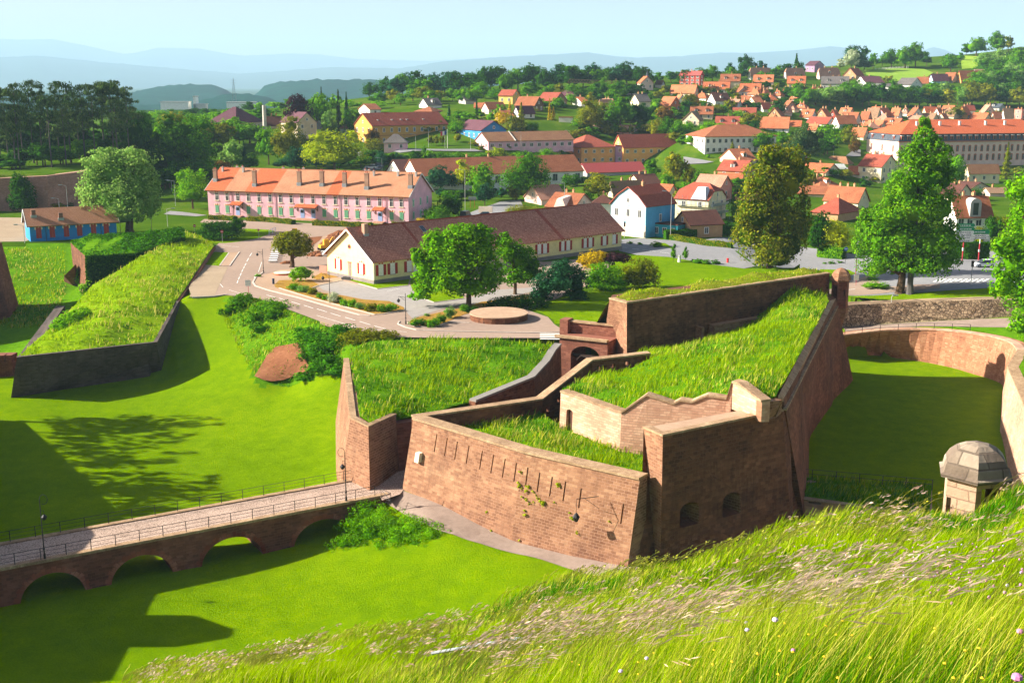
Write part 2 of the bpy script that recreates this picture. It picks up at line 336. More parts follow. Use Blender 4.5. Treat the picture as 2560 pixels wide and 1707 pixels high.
# ------------------------------------------------------------------ camera, sun, sky
cam=bpy.data.cameras.new('camera'); co=bpy.data.objects.new('camera',cam); col.objects.link(co)
cam.sensor_width=36; cam.lens=36*FX/2560; cam.clip_start=.1; cam.clip_end=60000
co.location=(0,0,HC); co.rotation_euler=(math.pi/2-PIT,0,0); sc.camera=co
SUN_EL=R(27.5); LD=Vector((1,-.07,0)).normalized()   # light travels this way over the ground
sun=bpy.data.lights.new('sun','SUN'); sun.energy=4.8; sun.angle=R(.55); sun.color=(1,.93,.80)
so=bpy.data.objects.new('sun',sun); col.objects.link(so)
L3=Vector((LD.x*math.cos(SUN_EL),LD.y*math.cos(SUN_EL),-math.sin(SUN_EL)))
so.rotation_euler=L3.to_track_quat('-Z','Y').to_euler(); so.location=(-100,100,200)
w=bpy.data.worlds.new('World'); sc.world=w; w.use_nodes=True; nt=w.node_tree
sky=nt.nodes.new('ShaderNodeTexSky'); sky.sky_type='NISHITA'; sky.sun_disc=False; sky.sun_elevation=SUN_EL
sky.sun_rotation=math.atan2(-LD.x,-LD.y); sky.altitude=350; sky.air_density=1.0; sky.dust_density=2.2; sky.ozone_density=1.0
mxs=nt.nodes.new('ShaderNodeMix'); mxs.data_type='RGBA'; mxs.blend_type='MULTIPLY'; mxs.inputs[0].default_value=1; mxs.inputs[7].default_value=(1.02,.86,.82,1); nt.links.new(sky.outputs[0],mxs.inputs[6]); nt.links.new(mxs.outputs[2],nt.nodes['Background'].inputs[0]); nt.nodes['Background'].inputs[1].default_value=.055
sc.view_settings.view_transform='Standard'; sc.view_settings.look='None'; sc.view_settings.exposure=1.72; sc.view_settings.gamma=1
sc.cycles.use_denoising=True; sc.cycles.max_bounces=5; sc.cycles.diffuse_bounces=2; sc.cycles.glossy_bounces=2; sc.cycles.transmission_bounces=2; sc.cycles.volume_bounces=1; sc.cycles.transparent_max_bounces=4
sc.cycles.use_adaptive_sampling=True; sc.cycles.adaptive_threshold=.02; sc.cycles.caustics_reflective=False; sc.cycles.caustics_refractive=False
# ------------------------------------------------------------------ the ground sheet
def axis(segs):
    o=[]
    for a,b,s in segs: o+=list(np.arange(a,b,s))
    return np.array(o+[segs[-1][1]])
gx=axis([(-20000,-2000,1500),(-2000,-600,60),(-600,-140,8),(-140,110,1.0),(110,700,8),(700,2000,65),(2000,20000,1500)])
gy=axis([(40,60,4),(60,280,1.0),(280,340,2),(340,1000,8),(1000,2000,60),(2000,26000,1500)])
XX,YY=np.meshgrid(gx,gy); ZZ=H(XX,YY)
ZZ=np.where(YY>1000,ZZ*(1-sstep(1000,1500,YY))+(-20)*sstep(1000,1500,YY),ZZ)
ZZ=ZZ*(1-sstep(700,2500,np.abs(XX)))+(-10)*sstep(700,2500,np.abs(XX))
V=np.stack([XX,YY,ZZ],-1).reshape(-1,3); ny,nx=XX.shape
i=np.arange(nx-1)[None]+np.arange(ny-1)[:,None]*nx; F=np.stack([i,i+1,i+nx+1,i+nx],-1).reshape(-1,4)
M['plain']=ground('14300c','2a4814','5c7034',.003,.012,.1,'far_plain',bd=3); cx_=V[F].mean(1); townm=inpoly(cx_[:,0],cx_[:,1],TOWNPOLY)
mi=np.where(townm,1,0); 
left=(cx_[:,0]<-55)&(cx_[:,1]>172); mi=np.where(~townm&left,2,mi)
bankp=[W(*p,z) for p,z in [((560,740),0),((700,745),0),((830,800),0),((960,850),0),((880,960),-6),((740,965),-7),((640,962),-6.6),((600,860),-4)]]
mi=np.where(~townm&inpoly(cx_[:,0],cx_[:,1],bankp),2,mi)
mi=np.where(cx_[:,1]>880,3,mi); tr=np_mesh('terrain',V,F,[M['lawn'],M['townground'],M['rough'],M['plain']],mi,smooth=False)
tag(mesh_obj('terrain',tr),kind='structure')
def sheet(name,pts,m,dz=.03,drape=False,label=None,kind='structure',step=3.0,**kw):
    z0=sum(p[2] for p in pts)/len(pts) if len(pts[0])>2 else 0
    P=[Vector((p[0],p[1])) for p in pts]; n=len(P)
    v,e,f,_,_,_=delaunay_2d_cdt(P,[(i,(i+1)%n) for i in range(n)],[],1,1e-4)
    bm=bmesh.new(); vs=[bm.verts.new((q.x,q.y,0)) for q in v]
    for t_ in f:
        try: bm.faces.new([vs[i] for i in t_])
        except ValueError: pass
    if drape:
        xs=[p[0] for p in pts]; ys=[p[1] for p in pts]
        for k in np.arange(math.floor(min(xs)/step)*step+step,max(xs),step): bmesh.ops.bisect_plane(bm,geom=bm.verts[:]+bm.edges[:]+bm.faces[:],plane_co=(k,0,0),plane_no=(1,0,0))
        for k in np.arange(math.floor(min(ys)/step)*step+step,max(ys),step): bmesh.ops.bisect_plane(bm,geom=bm.verts[:]+bm.edges[:]+bm.faces[:],plane_co=(0,k,0),plane_no=(0,1,0))
        for q in bm.verts: q.co.z=h1(q.co.x,q.co.y)+dz
    else:
        for q in bm.verts: q.co.z=z0+dz
    bm.normal_update()
    for q in bm.faces:
        if q.normal.z<0: q.normal_flip()
    me=bpy.data.meshes.new(name); bm.to_mesh(me); bm.free(); me.materials.append(m)
    o=mesh_obj(name,me); tag(o,kind=kind,label=label,**kw); return o
def pz(k,s,Z=0): 
    v=[float(a) for a in s.split()]
    return [SW(k,v[i],v[i+1],Z) for i in range(0,len(v),2)]
def strip_poly(pts,wd):
    P=[Vector((p[0],p[1])) for p in pts]; l=[];r=[]
    for i,p in enumerate(P):
        a=P[max(i-1,0)]; b=P[min(i+1,len(P)-1)]; d=(b-a).normalized(); n=Vector((-d.y,d.x))*wd/2
        l.append(p+n); r.append(p-n)
    return l,r
def kerb(name,pts,wd=.25,h=.13,m=None,z=None):
    l,r=strip_poly(pts,wd); mb=MB(); z=pts[0][2] if z is None and len(pts[0])>2 else (z or 0)
    for i in range(len(l)-1): mb.prism([l[i],r[i],r[i+1],l[i+1]],z-.1,z+h)
    return tag(mb.build(name,m or M['kerb']),kind='structure')
def line_marks(name,segs,wd=.14,z=.055,m=None):
    mb=MB()
    for a,b in segs:
        l,r=strip_poly([a,b],wd); mb.poly([(r[0].x,r[0].y,a.z+z),(r[1].x,r[1].y,b.z+z),(l[1].x,l[1].y,b.z+z),(l[0].x,l[0].y,a.z+z)])
    return tag(mb.build(name,m or M['white']),kind='structure')
# plaza asphalt
A=pz('s','474 742 560 738 600 741 640 745 727 776 801 804 893 831 940 842 1100 845 1384 845 1403 845 1403 822 1386 811 1370 793 1318 775 1385 750 1500 700 1560 640 1360 655 1100 640 1060 585 1023 566 700 556 560 548 510 548 500 556 560 566 640 577 600 590 560 600 541 613 510 662')
sheet('road',A,M['asphalt'])
sheet('lawn',pz('b','40 770 130 745 420 690 485 632 600 636 700 642 760 655 700 685 600 722 430 752 300 765 150 760'),M['lawn'],.045)
sheet('pavement',pz('b','0 1262 203 1250 262 1130 330 985 250 975 100 962 60 1000 -30 1180'),M['paving'],.045)
sheet('lawn',pz('b','100 962 250 975 340 852 205 845 180 870'),M['lawn'],.06)
sheet('pavement',pz('b','255 973 345 975 435 847 342 853'),M['gravel'],.1)
kerb('kerb',pz('b','255 973 340 855')); kerb('kerb',pz('b','345 975 435 847')); kerb('kerb',pz('b','0 1262 203 1252 330 1235 480 1240'))
sheet('pavement',pz('j','345 235 315 290 345 330 480 375 800 455 1200 570 1480 645 1590 652 1740 635 1965 592 1960 560 1500 470 1300 430 1000 395 955 352 1040 322 1290 266 1270 240 1130 225 1050 185 940 135 620 150 530 178'),M['gravel'],.05)
sheet('planting_bed',pz('j','545 320 560 345 720 385 1000 470 1200 523 1640 639 1740 630 1965 588 1955 560 1800 495 1500 475 1300 435 1010 395 957 350 1040 320 940 262 800 262 600 268'),M['mulch'],.075)
sheet('planting_bed',pz('j','960 240 1010 262 1240 232 1190 205 1060 185'),M['mulch'],.075)
kerb('kerb',pz('j','430 178 345 235 315 290 345 330 480 375 800 455 1200 570 1480 645 1590 652'),.3)
kerb('kerb',pz('j','600 352 720 390 1000 474 1200 527 1640 642 1740 634 1965 592'),.2)
kerb('kerb',pz('j','957 352 1040 322 1290 268'),.2)
sheet('car_park',pz('c','270 815 600 890 880 860 905 860 960 960 1120 1015 1400 980 1500 960 1700 900 2000 880 2100 850 2100 900 1600 1010 1480 1030 1240 1060 920 1160 880 1120 860 1085 660 1010 440 1000 280 950 100 900 60 868 75 845'),M['asphalt_grey'],.045)
sheet('lawn',pz('c','300 800 600 890 880 858 905 780 570 850 380 805'),M['lawn'],.075)
kerb('kerb',pz('c','430 845 600 893 880 862'),.18)
kerb('kerb',pz('c','960 960 1120 1017 1400 980'),.18)
sheet('lawn',pz('c','900 780 905 860 960 960 1120 1015 1400 980 1300 850 1100 800'),M['lawn'],.075)
sheet('planting_bed',pz('c','890 1210 940 1232 1060 1237 1190 1215 1250 1190 1390 1130 1500 1100 1700 1085 1950 1040 2000 960 1560 1010 1350 1070 1200 1100 980 1150 905 1180'),M['mulch'],.06)
kerb('kerb',pz('c','800 1190 790 1215 860 1245 960 1270 1300 1282 2000 1296 2290 1290'),.22)
kerb('kerb',pz('c','880 1205 940 1238 1060 1243 1190 1220 1260 1195 1450 1205'),.16)
sheet('path',pz('c','1780 1115 1870 1128 2050 1020 2010 990'),M['paving'],.07)
A=pz('s','1318 772 1350 757 1420 742 1480 730 1500 690 1540 650 1592 638 1673 643 1780 662 1860 672 1985 670 2000 660')+[Vector((50,199.5,0)),Vector((38,199.5,0)),Vector((35.5,186,0)),Vector((32.5,176,0)),Vector((21,160,0))]+pz('s','1513 804 1386 811 1384 800 1370 792 1355 783')
sheet('lawn',A,M['lawn'],.05)
for (a,b) in [((2090,1345),(2170,1300)),((2110,1352),(2190,1300)),((2130,1352),(2215,1302)),((2155,1352),(2235,1302))]: pass
line_marks('road_marking',[(SW('c',2092,y),SW('c',2290,y+2)) for y in (1302,1318,1334,1350)],.5)
j=lambda *a:[(SW('j',a[i],a[i+1]),SW('j',a[i+2],a[i+3])) for i in range(0,len(a),4)]
line_marks('road_marking',j(460,425,560,455,600,462,695,492,735,500,830,530,870,540,972,572,1010,578,1120,612,1160,625,1272,660,1320,670,1430,704,1478,716,1595,752,1640,765,1760,797)+
 [(SW('b',a,b),SW('b',c,d)) for a,b,c,d in [(550,855,528,888),(520,903,503,935),(497,950,486,972),(482,978,473,998),(468,1005,456,1030),(452,1040,442,1065),(437,1075,426,1100),(422,1110,414,1132)]])
line_marks('road_marking',j(1010,650,1480,790,330,240,345,200)+[(SW('j',1480,790),SW('j',1990,830)),(SW('b',260,1140),SW('b',285,1172)),(SW('b',340,1195),SW('b',450,1228)),(SW('b',610,1030),SW('b',640,940)),(SW('b',220,815),SW('b',300,812)),(SW('b',215,783),SW('b',430,800))],.1)
line_marks('road_marking',[(SW('j',1775,385),SW('j',1915,358)),(SW('j',2140,470),SW('j',2280,490)),(SW('c',1000,990),SW('c',1060,985))],.1)
# boulevard on the right
B=[(2060,676),(2110,690),(2112,747),(2300,732),(2450,722),(2660,714),(2660,640),(2560,634),(2470,628),(2240,636),(2180,642),(2060,625),(1960,610),(1850,596),(1760,600),(1700,603),(1600,596),(1540,600),(1548,628),(1592,638),(1673,643),(1780,662),(1860,672),(1985,672)]
def flatpt(x,y):
    p=G(x,y); return p
sheet('road',[flatpt(*p) for p in B],M['roadgrey'],.06,drape=True)
sheet('lawn',[flatpt(*p) for p in [(2112,748),(2300,733),(2450,723),(2660,716),(2660,752),(2450,755),(2300,756),(2118,750)]],M['lawn'],.08,drape=True)
sheet('lawn',[flatpt(*S('n',x,y)) for x,y in [(0,1050),(560,1060),(700,1130),(640,1160),(520,1190),(200,1130),(0,1080)]],M['lawn'],.09,drape=True)
sheet('pavement',[flatpt(*S('n',x,y)) for x,y in [(0,1480),(480,1320),(700,1250),(960,1160),(1300,1400),(1900,1350),(2352,1340),(2352,1420),(1500,1490),(800,1560),(0,1600)]],M['asphalt'],.09,drape=True)
sheet('lawn',[flatpt(*S('8',x,y)) for x,y in [(1650,1195),(1790,1215),(1880,1235),(1880,1215),(1800,1170),(1690,1165)]],M['lawn'],.1,drape=True)
line_marks('road_marking',[(flatpt(*S('8',a,b)),flatpt(*S('8',c,d))) for a,b,c,d in [(1305,1220,1360,1226),(1410,1236,1500,1246),(1535,1250,1690,1272),(1740,1276,1860,1292)]],.16,.1)
line_marks('road_marking',[(flatpt(*S('i',x,1216+(x%3)*2)),flatpt(*S('i',x+60,1190))) for x in range(-20,440,50)],.5,.12)
line_marks('road_marking',[(flatpt(*S('n',640,1300)),flatpt(*S('n',790,1275))),(flatpt(*S('n',500,1465)),flatpt(*S('n',690,1440)))],.2,.12)
# parking ground at the far left, barracks forecourt, upper road by the ochre barracks
sheet('car_park',pz('s','-200 607 62 604 76 600 75 560 78 545 0 544 -200 560'),M['paving'],.04)
sheet('road',[G(*p) for p in [(890,374),(1000,372),(1185,374),(1210,380),(1000,384),(880,384)]],M['roadgrey'],.25,drape=True,step=6)
sheet('road',[G(*p) for p in [(1130,556),(1180,530),(1250,505),(1300,500),(1310,520),(1240,548),(1200,565)]],M['roadgrey'],.08,drape=True)
sheet('road',[G(*p) for p in [(900,432),(950,425),(960,412),(915,414)]],M['roadgrey'],.2,drape=True)
sheet('road',[G(*S('6',x,y)) for x,y in [(510,440),(700,470),(870,500),(760,520),(520,530)]],M['roadgrey'],.3,drape=True,step=5)
sheet('road',[G(*S('7',x,y)) for x,y in [(250,440),(330,380),(430,360),(430,440)]],M['roadgrey'],.5,drape=True,step=5)
sheet('road',[G(*S('a',x,y)) for x,y in [(1500,500),(1560,470),(1680,480),(1900,510),(1800,520)]],M['roadgrey'],.08,drape=True)
# shelf path above the curved wall
sheet('path',[W(x,y,zsx(x)) for x,y in [(2114,831),(2200,821),(2300,817),(2400,817),(2450,818),(2600,820),(2600,798),(2450,801),(2300,807),(2200,812),(2108,818)]],M['path'],.06,drape=True)
sheet('lawn',[W(x,y,zsx(x)) for x,y in [(2350,818),(2400,822),(2450,828),(2500,836),(2540,846),(2600,852),(2640,840),(2600,821),(2450,819),(2380,818)]],M['rough'],.1,drape=True)
# ------------------------------------------------------------------ distant hills and mountains
def ridge(name,line,d,foot,depth,m,rough=0.0,seed=1,fy=None):
    """a hill range standing d metres off: crest given as (pixel x, pixel y), front slope, back slope"""
    r_=random.Random(seed); C=[]; xs=[p[0] for p in line]
    n=220; X=np.linspace(xs[0],xs[-1],n); Yp=np.interp(X,xs,[p[1] for p in line])
    rs=np.random.RandomState(seed); rows=26; P=[]
    pert=np.zeros(n)
    for k,a in ((6,1),(14,.5),(33,.25),(80,.12)):
        ph=rs.rand()*9; pert+=a*np.sin(np.linspace(0,k,n)*2+ph)
    crest=[WD(x,y,d) for x,y in zip(X,Yp)]
    for j_ in range(rows):
        t=j_/(rows-1)            # 0 foot front, .6 crest, 1 back
        for i_,c in enumerate(crest):
            if t<=.6: q=t/.6; off=-(1-q)*depth; h=foot+(c.z-foot)*(q**.8)
            else: q=(t-.6)/.4; off=q*depth*.6; h=c.z-(c.z-foot)*q*.7
            wob=math.sin(i_*.31+j_*.5+seed)*math.sin(i_*.13-j_*.35)+.5*math.sin(i_*.9+j_*.2)
            h+= (c.z-foot)*.09*wob*(1-abs(q-.0) if t<=.6 else .5)*(0 if abs(t-.6)<.03 else 1)*min(1,t*4)
            s=(d+off)/d
            P.append((c.x*s,c.y*s,h))
    P=np.array(P); P[:,2]+=rough*rs.randn(len(P))*np.repeat(np.linspace(.2,1,rows),n)
    i=np.arange(n-1)[None]+np.arange(rows-1)[:,None]*n; F=np.stack([i,i+1,i+n+1,i+n],-1).reshape(-1,4)
    o=mesh_obj(name,np_mesh(name,P,F,m,smooth=True)); tag(o,kind='structure'); return o
M['farwood']=ground('042a26','0a4438','1c6044',.012,.06,.3,'haze_tinted_forest',bd=6,bs=1)  # forest green pushed toward blue so the colour itself carries haze
M['mtn']=ground('16301c','1e3c22','385028',.0012,.004,.02,'mountain_forest',bd=20,bs=.6)
ridge('mountains',[(-200,105),(0,98),(60,100),(130,98),(160,104),(230,118),(310,136),(345,131),(395,120),(500,122),(560,134),(610,140),(720,134),(800,137),(900,149),(1000,151),(1080,153),(1150,148),(1210,150),(1300,158),(1500,175),(1800,180),(2800,190)],22000,-20,4500,M['mtn'],3,3)
ridge('mountains',[(-200,150),(100,140),(300,160),(600,185),(830,168),(1000,172),(1100,155),(1210,146),(1300,140),(1400,136),(1470,131),(1530,140),(1590,145),(1650,142),(1700,141),(1800,132),(1900,132),(2000,125),(2080,116),(2112,119),(2125,127),(2200,150),(2280,146),(2330,117),(2360,124),(2420,150),(2800,165)],15000,-20,3200,M['mtn'],3,5)
ridge('hills',[(-200,232),(300,236),(330,231),(380,220),(440,212),(500,211),(545,214),(560,222),(580,236),(640,240),(660,215),(700,205),(760,200),(900,199),(1000,203),(1100,208),(1250,210),(1500,214),(2000,214),(2700,214)],3600,-20,700,M['farwood'],2.5,8)
ridge('hills',[(-200,262),(450,262),(520,248),(560,236),(610,233),(660,240),(700,256),(800,258),(2000,262)],2500,-20,320,M['farwood'],1.5,11)
# haze
hz=MB(); hz.box(-16000,16000,-60,25500,-46,960); t=NT('haze_air'); t.out
pv=t.n('ShaderNodeVolumePrincipled'); pv.inputs['Color'].default_value=(.48,.71,.93,1); pv.inputs['Density'].default_value=.00009; pv.inputs['Anisotropy'].default_value=.0
t.t.links.new(pv.outputs[0],t.out.inputs['Volume']); t.m.cycles.homogeneous_volume=True if hasattr(t.m.cycles,'homogeneous_volume') else None
ho=hz.build('haze',t.m); tag(ho,kind='stuff')
# ------------------------------------------------------------------ fortress building kit
def offset_poly(P,d):
    """shift an open polyline sideways by d (positive = left of travel)"""
    P=[Vector((p[0],p[1])) for p in P]; out=[]
    for i,p in enumerate(P):
        ns=[]
        if i>0: q=(P[i]-P[i-1]).normalized(); ns.append(Vector((-q.y,q.x)))
        if i<len(P)-1: q=(P[i+1]-P[i]).normalized(); ns.append(Vector((-q.y,q.x)))
        n=sum(ns,Vector((0,0)))/len(ns); n=n/max(n.length_squared,.3); out.append(p+n*d)
    return out
def wall_mb(top,base,thick,zin=-12,mb=None,m=0,mt=None):
    """top, base: outer face polylines (3D). wall body lies thick metres to the left of travel"""
    mb=mb or MB(); inn=offset_poly(top,thick); n=len(top)
    T=[tuple(p) for p in top]; B=[tuple(p) for p in base]; I=[(inn[i].x,inn[i].y,top[i][2]) for i in range(n)]; J=[(inn[i].x,inn[i].y,zin) for i in range(n)]
    mt=m if mt is None else mt
    for i in range(n-1):
        mb.poly([B[i],B[i+1],T[i+1],T[i]],m); mb.poly([T[i],T[i+1],I[i+1],I[i]],mt); mb.poly([I[i],I[i+1],J[i+1],J[i]],m); mb.poly([J[i],J[i+1],B[i+1],B[i]],m)
    mb.poly([B[0],T[0],I[0],J[0]],m); mb.poly([B[-1],J[-1],I[-1],T[-1]],m)
    return mb
def coping_mb(top,thick,h=.28,over=.14,mb=None,m=0,lo=.0):
    mb=mb or MB(); o=offset_poly(top,-over); i_=offset_poly(top,thick+over)
    for k in range(len(top)-1):
        a,b=top[k][2]+lo,top[k+1][2]+lo
        mb.frus([(o[k].x,o[k].y,a),(o[k+1].x,o[k+1].y,b),(i_[k+1].x,i_[k+1].y,b),(i_[k].x,i_[k].y,a)],[(o[k].x,o[k].y,a+h),(o[k+1].x,o[k+1].y,b+h),(i_[k+1].x,i_[k+1].y,b+h),(i_[k].x,i_[k].y,a+h)],m)
    return mb
def weld(o):
    bm=bmesh.new(); bm.from_mesh(o.data); bmesh.ops.remove_doubles(bm,verts=bm.verts,dist=.001)
    bmesh.ops.recalc_face_normals(bm,faces=bm.faces); bm.to_mesh(o.data); bm.free(); return o
def patch(name,bnd,inner,mat_,step=1.2,amp=.12,parent=None,seed=3,skirt=0,**kw):
    """grass surface stretched over a 3D boundary loop, with inner heights"""
    P=[Vector(p) for p in bnd]; CP_=[]
    for i,p in enumerate(P):
        q=P[(i+1)%len(P)]; k=max(1,int((q-p).length/3.5)); CP_+=[p.lerp(q,t/k) for t in range(k)]
    ctrl=RBF([tuple(p) for p in CP_]+[tuple(p) for p in inner])
    D=[]
    for i,p in enumerate(P):
        q=P[(i+1)%len(P)]; k=max(1,int((q-p).length/step)); D+=[p.lerp(q,t/k) for t in range(k)]
    ring=[(p.x,p.y) for p in D]; n=len(D)
    xs=[p.x for p in D]; ys=[p.y for p in D]; rs=random.Random(seed); pts=[Vector(r) for r in ring]
    gxs=np.arange(min(xs),max(xs),step); gys=np.arange(min(ys),max(ys),step)
    A,B=np.meshgrid(gxs,gys); A=A+(np.random.RandomState(seed).rand(*A.shape)-.5)*step*.5; ins=inpoly(A,B,ring)
    pts+=[Vector((a,b)) for a,b in zip(A[ins],B[ins])]
    v,e,f,_,_,_=delaunay_2d_cdt(pts,[(i,(i+1)%n) for i in range(n)],[],1,1e-4)
    X=np.array([q.x for q in v]);Y=np.array([q.y for q in v]); Z=ctrl(X,Y)
    rp=np.array(ring); dist=np.min(np.hypot(X[:,None]-rp[None,:,0],Y[:,None]-rp[None,:,1]),1)
    Z+=amp*np.minimum(dist/step,1)*(np.sin(X*1.3+Y*.7)+np.sin(X*.5-Y*1.1)+np.random.RandomState(seed).randn(len(X))*.4)
    Vv=np.stack([X,Y,Z],-1)
    F=[t_ if (Vv[t_[1]][0]-Vv[t_[0]][0])*(Vv[t_[2]][1]-Vv[t_[0]][1])-(Vv[t_[1]][1]-Vv[t_[0]][1])*(Vv[t_[2]][0]-Vv[t_[0]][0])>0 else t_[::-1] for t_ in f]
    if parent is not None: Vv=Vv-np.array(parent.location)
    o=mesh_obj(name,np_mesh(name,Vv,np.array(F),mat_,smooth=True),parent); tag(o,**kw)
    o['_z']=0; del o['_z']; o_surf[name+str(len(o_surf))]=(ctrl,ring); return (ctrl,ring,o)
o_surf={}
def blades(name,fields,mats,label=None,kind='stuff',seed=1,parent=None,lean=(.25,.0),nseg=2,**kw):
    """tall grass: real blades. fields = list of (N,3) roots, heights, widths, material index"""
    rs=np.random.RandomState(seed); VV=[];FF=[];MI=[];n0=0
    for root,h,wd,mi in fields:
        N=len(root)
        if N==0: continue
        a=rs.rand(N)*2*np.pi; u=np.stack([np.cos(a),np.sin(a),np.zeros(N)],-1)
        ld=rs.randn(N,2)*.22+np.array(lean)
        h=h*(.6+.7*rs.rand(N)); wd=wd*(.7+.6*rs.rand(N))
        tipv=np.stack([ld[:,0]*h,ld[:,1]*h,h],-1); mid=tipv*np.array([.32,.32,.55])
        b0=root-u*wd[:,None]/2; b1=root+u*wd[:,None]/2; m0=root+mid-u*wd[:,None]*.4; m1=root+mid+u*wd[:,None]*.4; t0=root+tipv-u*wd[:,None]*.06; t1=root+tipv+u*wd[:,None]*.06
        V=np.stack([b0,b1,m1,m0,t1,t0],1).reshape(-1,3); k=np.arange(N)*6+n0
        F=np.concatenate([np.stack([k,k+1,k+2,k+3],-1),np.stack([k+3,k+2,k+4,k+5],-1)]); VV.append(V);FF.append(F);MI.append(np.full(len(F),mi)); n0+=len(V)
    V=np.concatenate(VV); 
    if parent is not None: V=V-np.array(parent.location)
    o=mesh_obj(name,np_mesh(name,V,np.concatenate(FF),mats,np.concatenate(MI)),parent); tag(o,label=label,kind=kind,**kw); return o
def scatter(ctrl,ring,dens,seed=1,zoff=-.05):
    xs=[p[0] for p in ring];ys=[p[1] for p in ring]; rs=np.random.RandomState(seed)
    n=int((max(xs)-min(xs))*(max(ys)-min(ys))*dens); X=min(xs)+rs.rand(n)*(max(xs)-min(xs)); Y=min(ys)+rs.rand(n)*(max(ys)-min(ys))
    k=inpoly(X,Y,ring); X,Y=X[k],Y[k]; return np.stack([X,Y,ctrl(X,Y)+zoff],-1)
M['bl_a']=leafmat('3c6400','789a00','acc010','grass_blades',.4,0); M['bl_b']=leafmat('607408','a4a428','d4cc70','dry_grass_blades',.3,0); M['bl_c']=leafmat('204a04','3a7006','629614','lush_blades',.3,0)
M['bl_p']=leafmat('b08a78','d8b4a0','f4dccc','seed_heads',.35,0)
def meadow(name,surf,h=.45,dens=9,wd=.1,seed=1,mix=(.6,.25,.15),**kw):
    ctrl,ring=surf[0],surf[1]; F=[]
    P=scatter(ctrl,ring,dens,seed); rs=np.random.RandomState(seed+5)
    # patches of different grass
    q=np.sin(P[:,0]*.35+seed)+np.sin(P[:,1]*.27+P[:,0]*.12)+rs.randn(len(P))*.8
    lo,hi=np.quantile(q,mix[0]),np.quantile(q,mix[0]+mix[1])
    hv=np.clip(.85+.45*np.sin(P[:,0]*.6+P[:,1]*.43+seed)*np.sin(P[:,1]*.8-P[:,0]*.31)+.25*rs.randn(len(P)),.25,1.7)
    for i,k in enumerate([q<lo,(q>=lo)&(q<hi),q>=hi]): F.append((P[k],h*hv[k]*(1,1.15,.85)[i],wd,i))
    return blades(name,F,[M['bl_a'],M['bl_b'],M['bl_c']],seed=seed,**kw)
LM={'dark':leafmat('12300a','26540e','4c8014'),'mid':leafmat('224a08','46800c','7cac1a'),'bright':leafmat('2c5c04','5e9c08','98c818'),'yellow':leafmat('5c7a04','9aac0c','ccd024'),
'olive':leafmat('3c4c06','707c10','aaa428'),'oak':leafmat('203c06','4e6c0c','b0a82c'),'purple':leafmat('1c0e14','38202a','5a3438','copper_leaves',.15),'blue':leafmat('10301a','255634','4a7c4c'),'pine':leafmat('1a3616','345228','6c7c40','needles',.12),
'pale':leafmat('3c6a20','6c9c3c','a8c468'),'russet':leafmat('3c2c10','6e5420','947838'),'gold':leafmat('7a6a04','b89c0c','dcc020'),'white':leafmat('6a8a4a','a4b486','dcdcc4','blossom'),'ivy':leafmat('1c4406','3c780c','64a01c','ivy_leaves',.2)}
M['bark']=ground('3a2e24','5a4838','7a6450',.4,3,12,'bark',bd=.03); M['barkgrey']=ground('3c3a3a','5a5654','74706a',.4,3,12,'grey_bark',bd=.03)
def leaves(blobs,n,size,rs,sub=.34,flat=0.0,core=True):
    """leaf faces gathered in clumps over a set of ellipsoids (cx,cy,cz,rx,ry,rz)"""
    B=np.array(blobs,float); wgt=(B[:,3]*B[:,4]+B[:,4]*B[:,5]+B[:,3]*B[:,5]); wgt/=wgt.sum(); C=[];Nn=[]
    for b,w in zip(B,wgt):
        k=max(8,int(n*w)); m=max(6,int(min(60,k/26)))
        dv=rs.randn(m,3); dv/=np.linalg.norm(dv,axis=1)[:,None]; dv[:,2]=np.where(dv[:,2]<-.55,-dv[:,2],dv[:,2]); rad=.62+.34*rs.rand(m)
        cc=dv*rad[:,None]; ci=rs.randint(0,m,k); v=rs.randn(k,3); v/=np.linalg.norm(v,axis=1)[:,None]; v=v+dv[ci]*.35; v/=np.linalg.norm(v,axis=1)[:,None]
        sr=sub*(.7+.6*rs.rand(m))[ci]; pnt=(cc[ci]+v*sr[:,None]*(.55+.45*rs.rand(k))[:,None])*b[3:6]+b[:3]
        nr=v*1.0+dv[ci]*.5+rs.randn(k,3)*.42; nr[:,2]+=.15; C.append(pnt); Nn.append(nr)
    C=np.concatenate(C);Nn=np.concatenate(Nn); Nn/=np.linalg.norm(Nn,axis=1)[:,None]
    t=np.cross(Nn,rs.randn(len(C),3)); t/=np.linalg.norm(t,axis=1)[:,None]; u=np.cross(Nn,t); s=size*(.55+.9*rs.rand(len(C)))[:,None]
    if flat: u=u*(1-flat)
    V=np.stack([C-t*s*.5,C+u*s*.33+Nn*s*.06,C+t*s*.55,C-u*s*.33+Nn*s*.06],1).reshape(-1,3)
    F=np.arange(len(V)).reshape(-1,4)
    if core:
        vs=[];fs=[];k0=len(V)
        for b in B:
            for j in range(5):
                for i in range(8):
                    th=math.pi*(j+.5)/5; ph=2*math.pi*i/8+j; r=.5+.12*rs.rand(); vs.append((b[0]+b[3]*r*math.sin(th)*math.cos(ph),b[1]+b[4]*r*math.sin(th)*math.sin(ph),b[2]+b[5]*r*math.cos(th)))
            q=k0+len(vs)-40
            for j in range(4):
                for i in range(8): fs.append((q+j*8+i,q+j*8+(i+1)%8,q+(j+1)*8+(i+1)%8,q+(j+1)*8+i))
        V=np.concatenate([V,np.array(vs)]); F=np.concatenate([F,np.array(fs)])
    return V,F
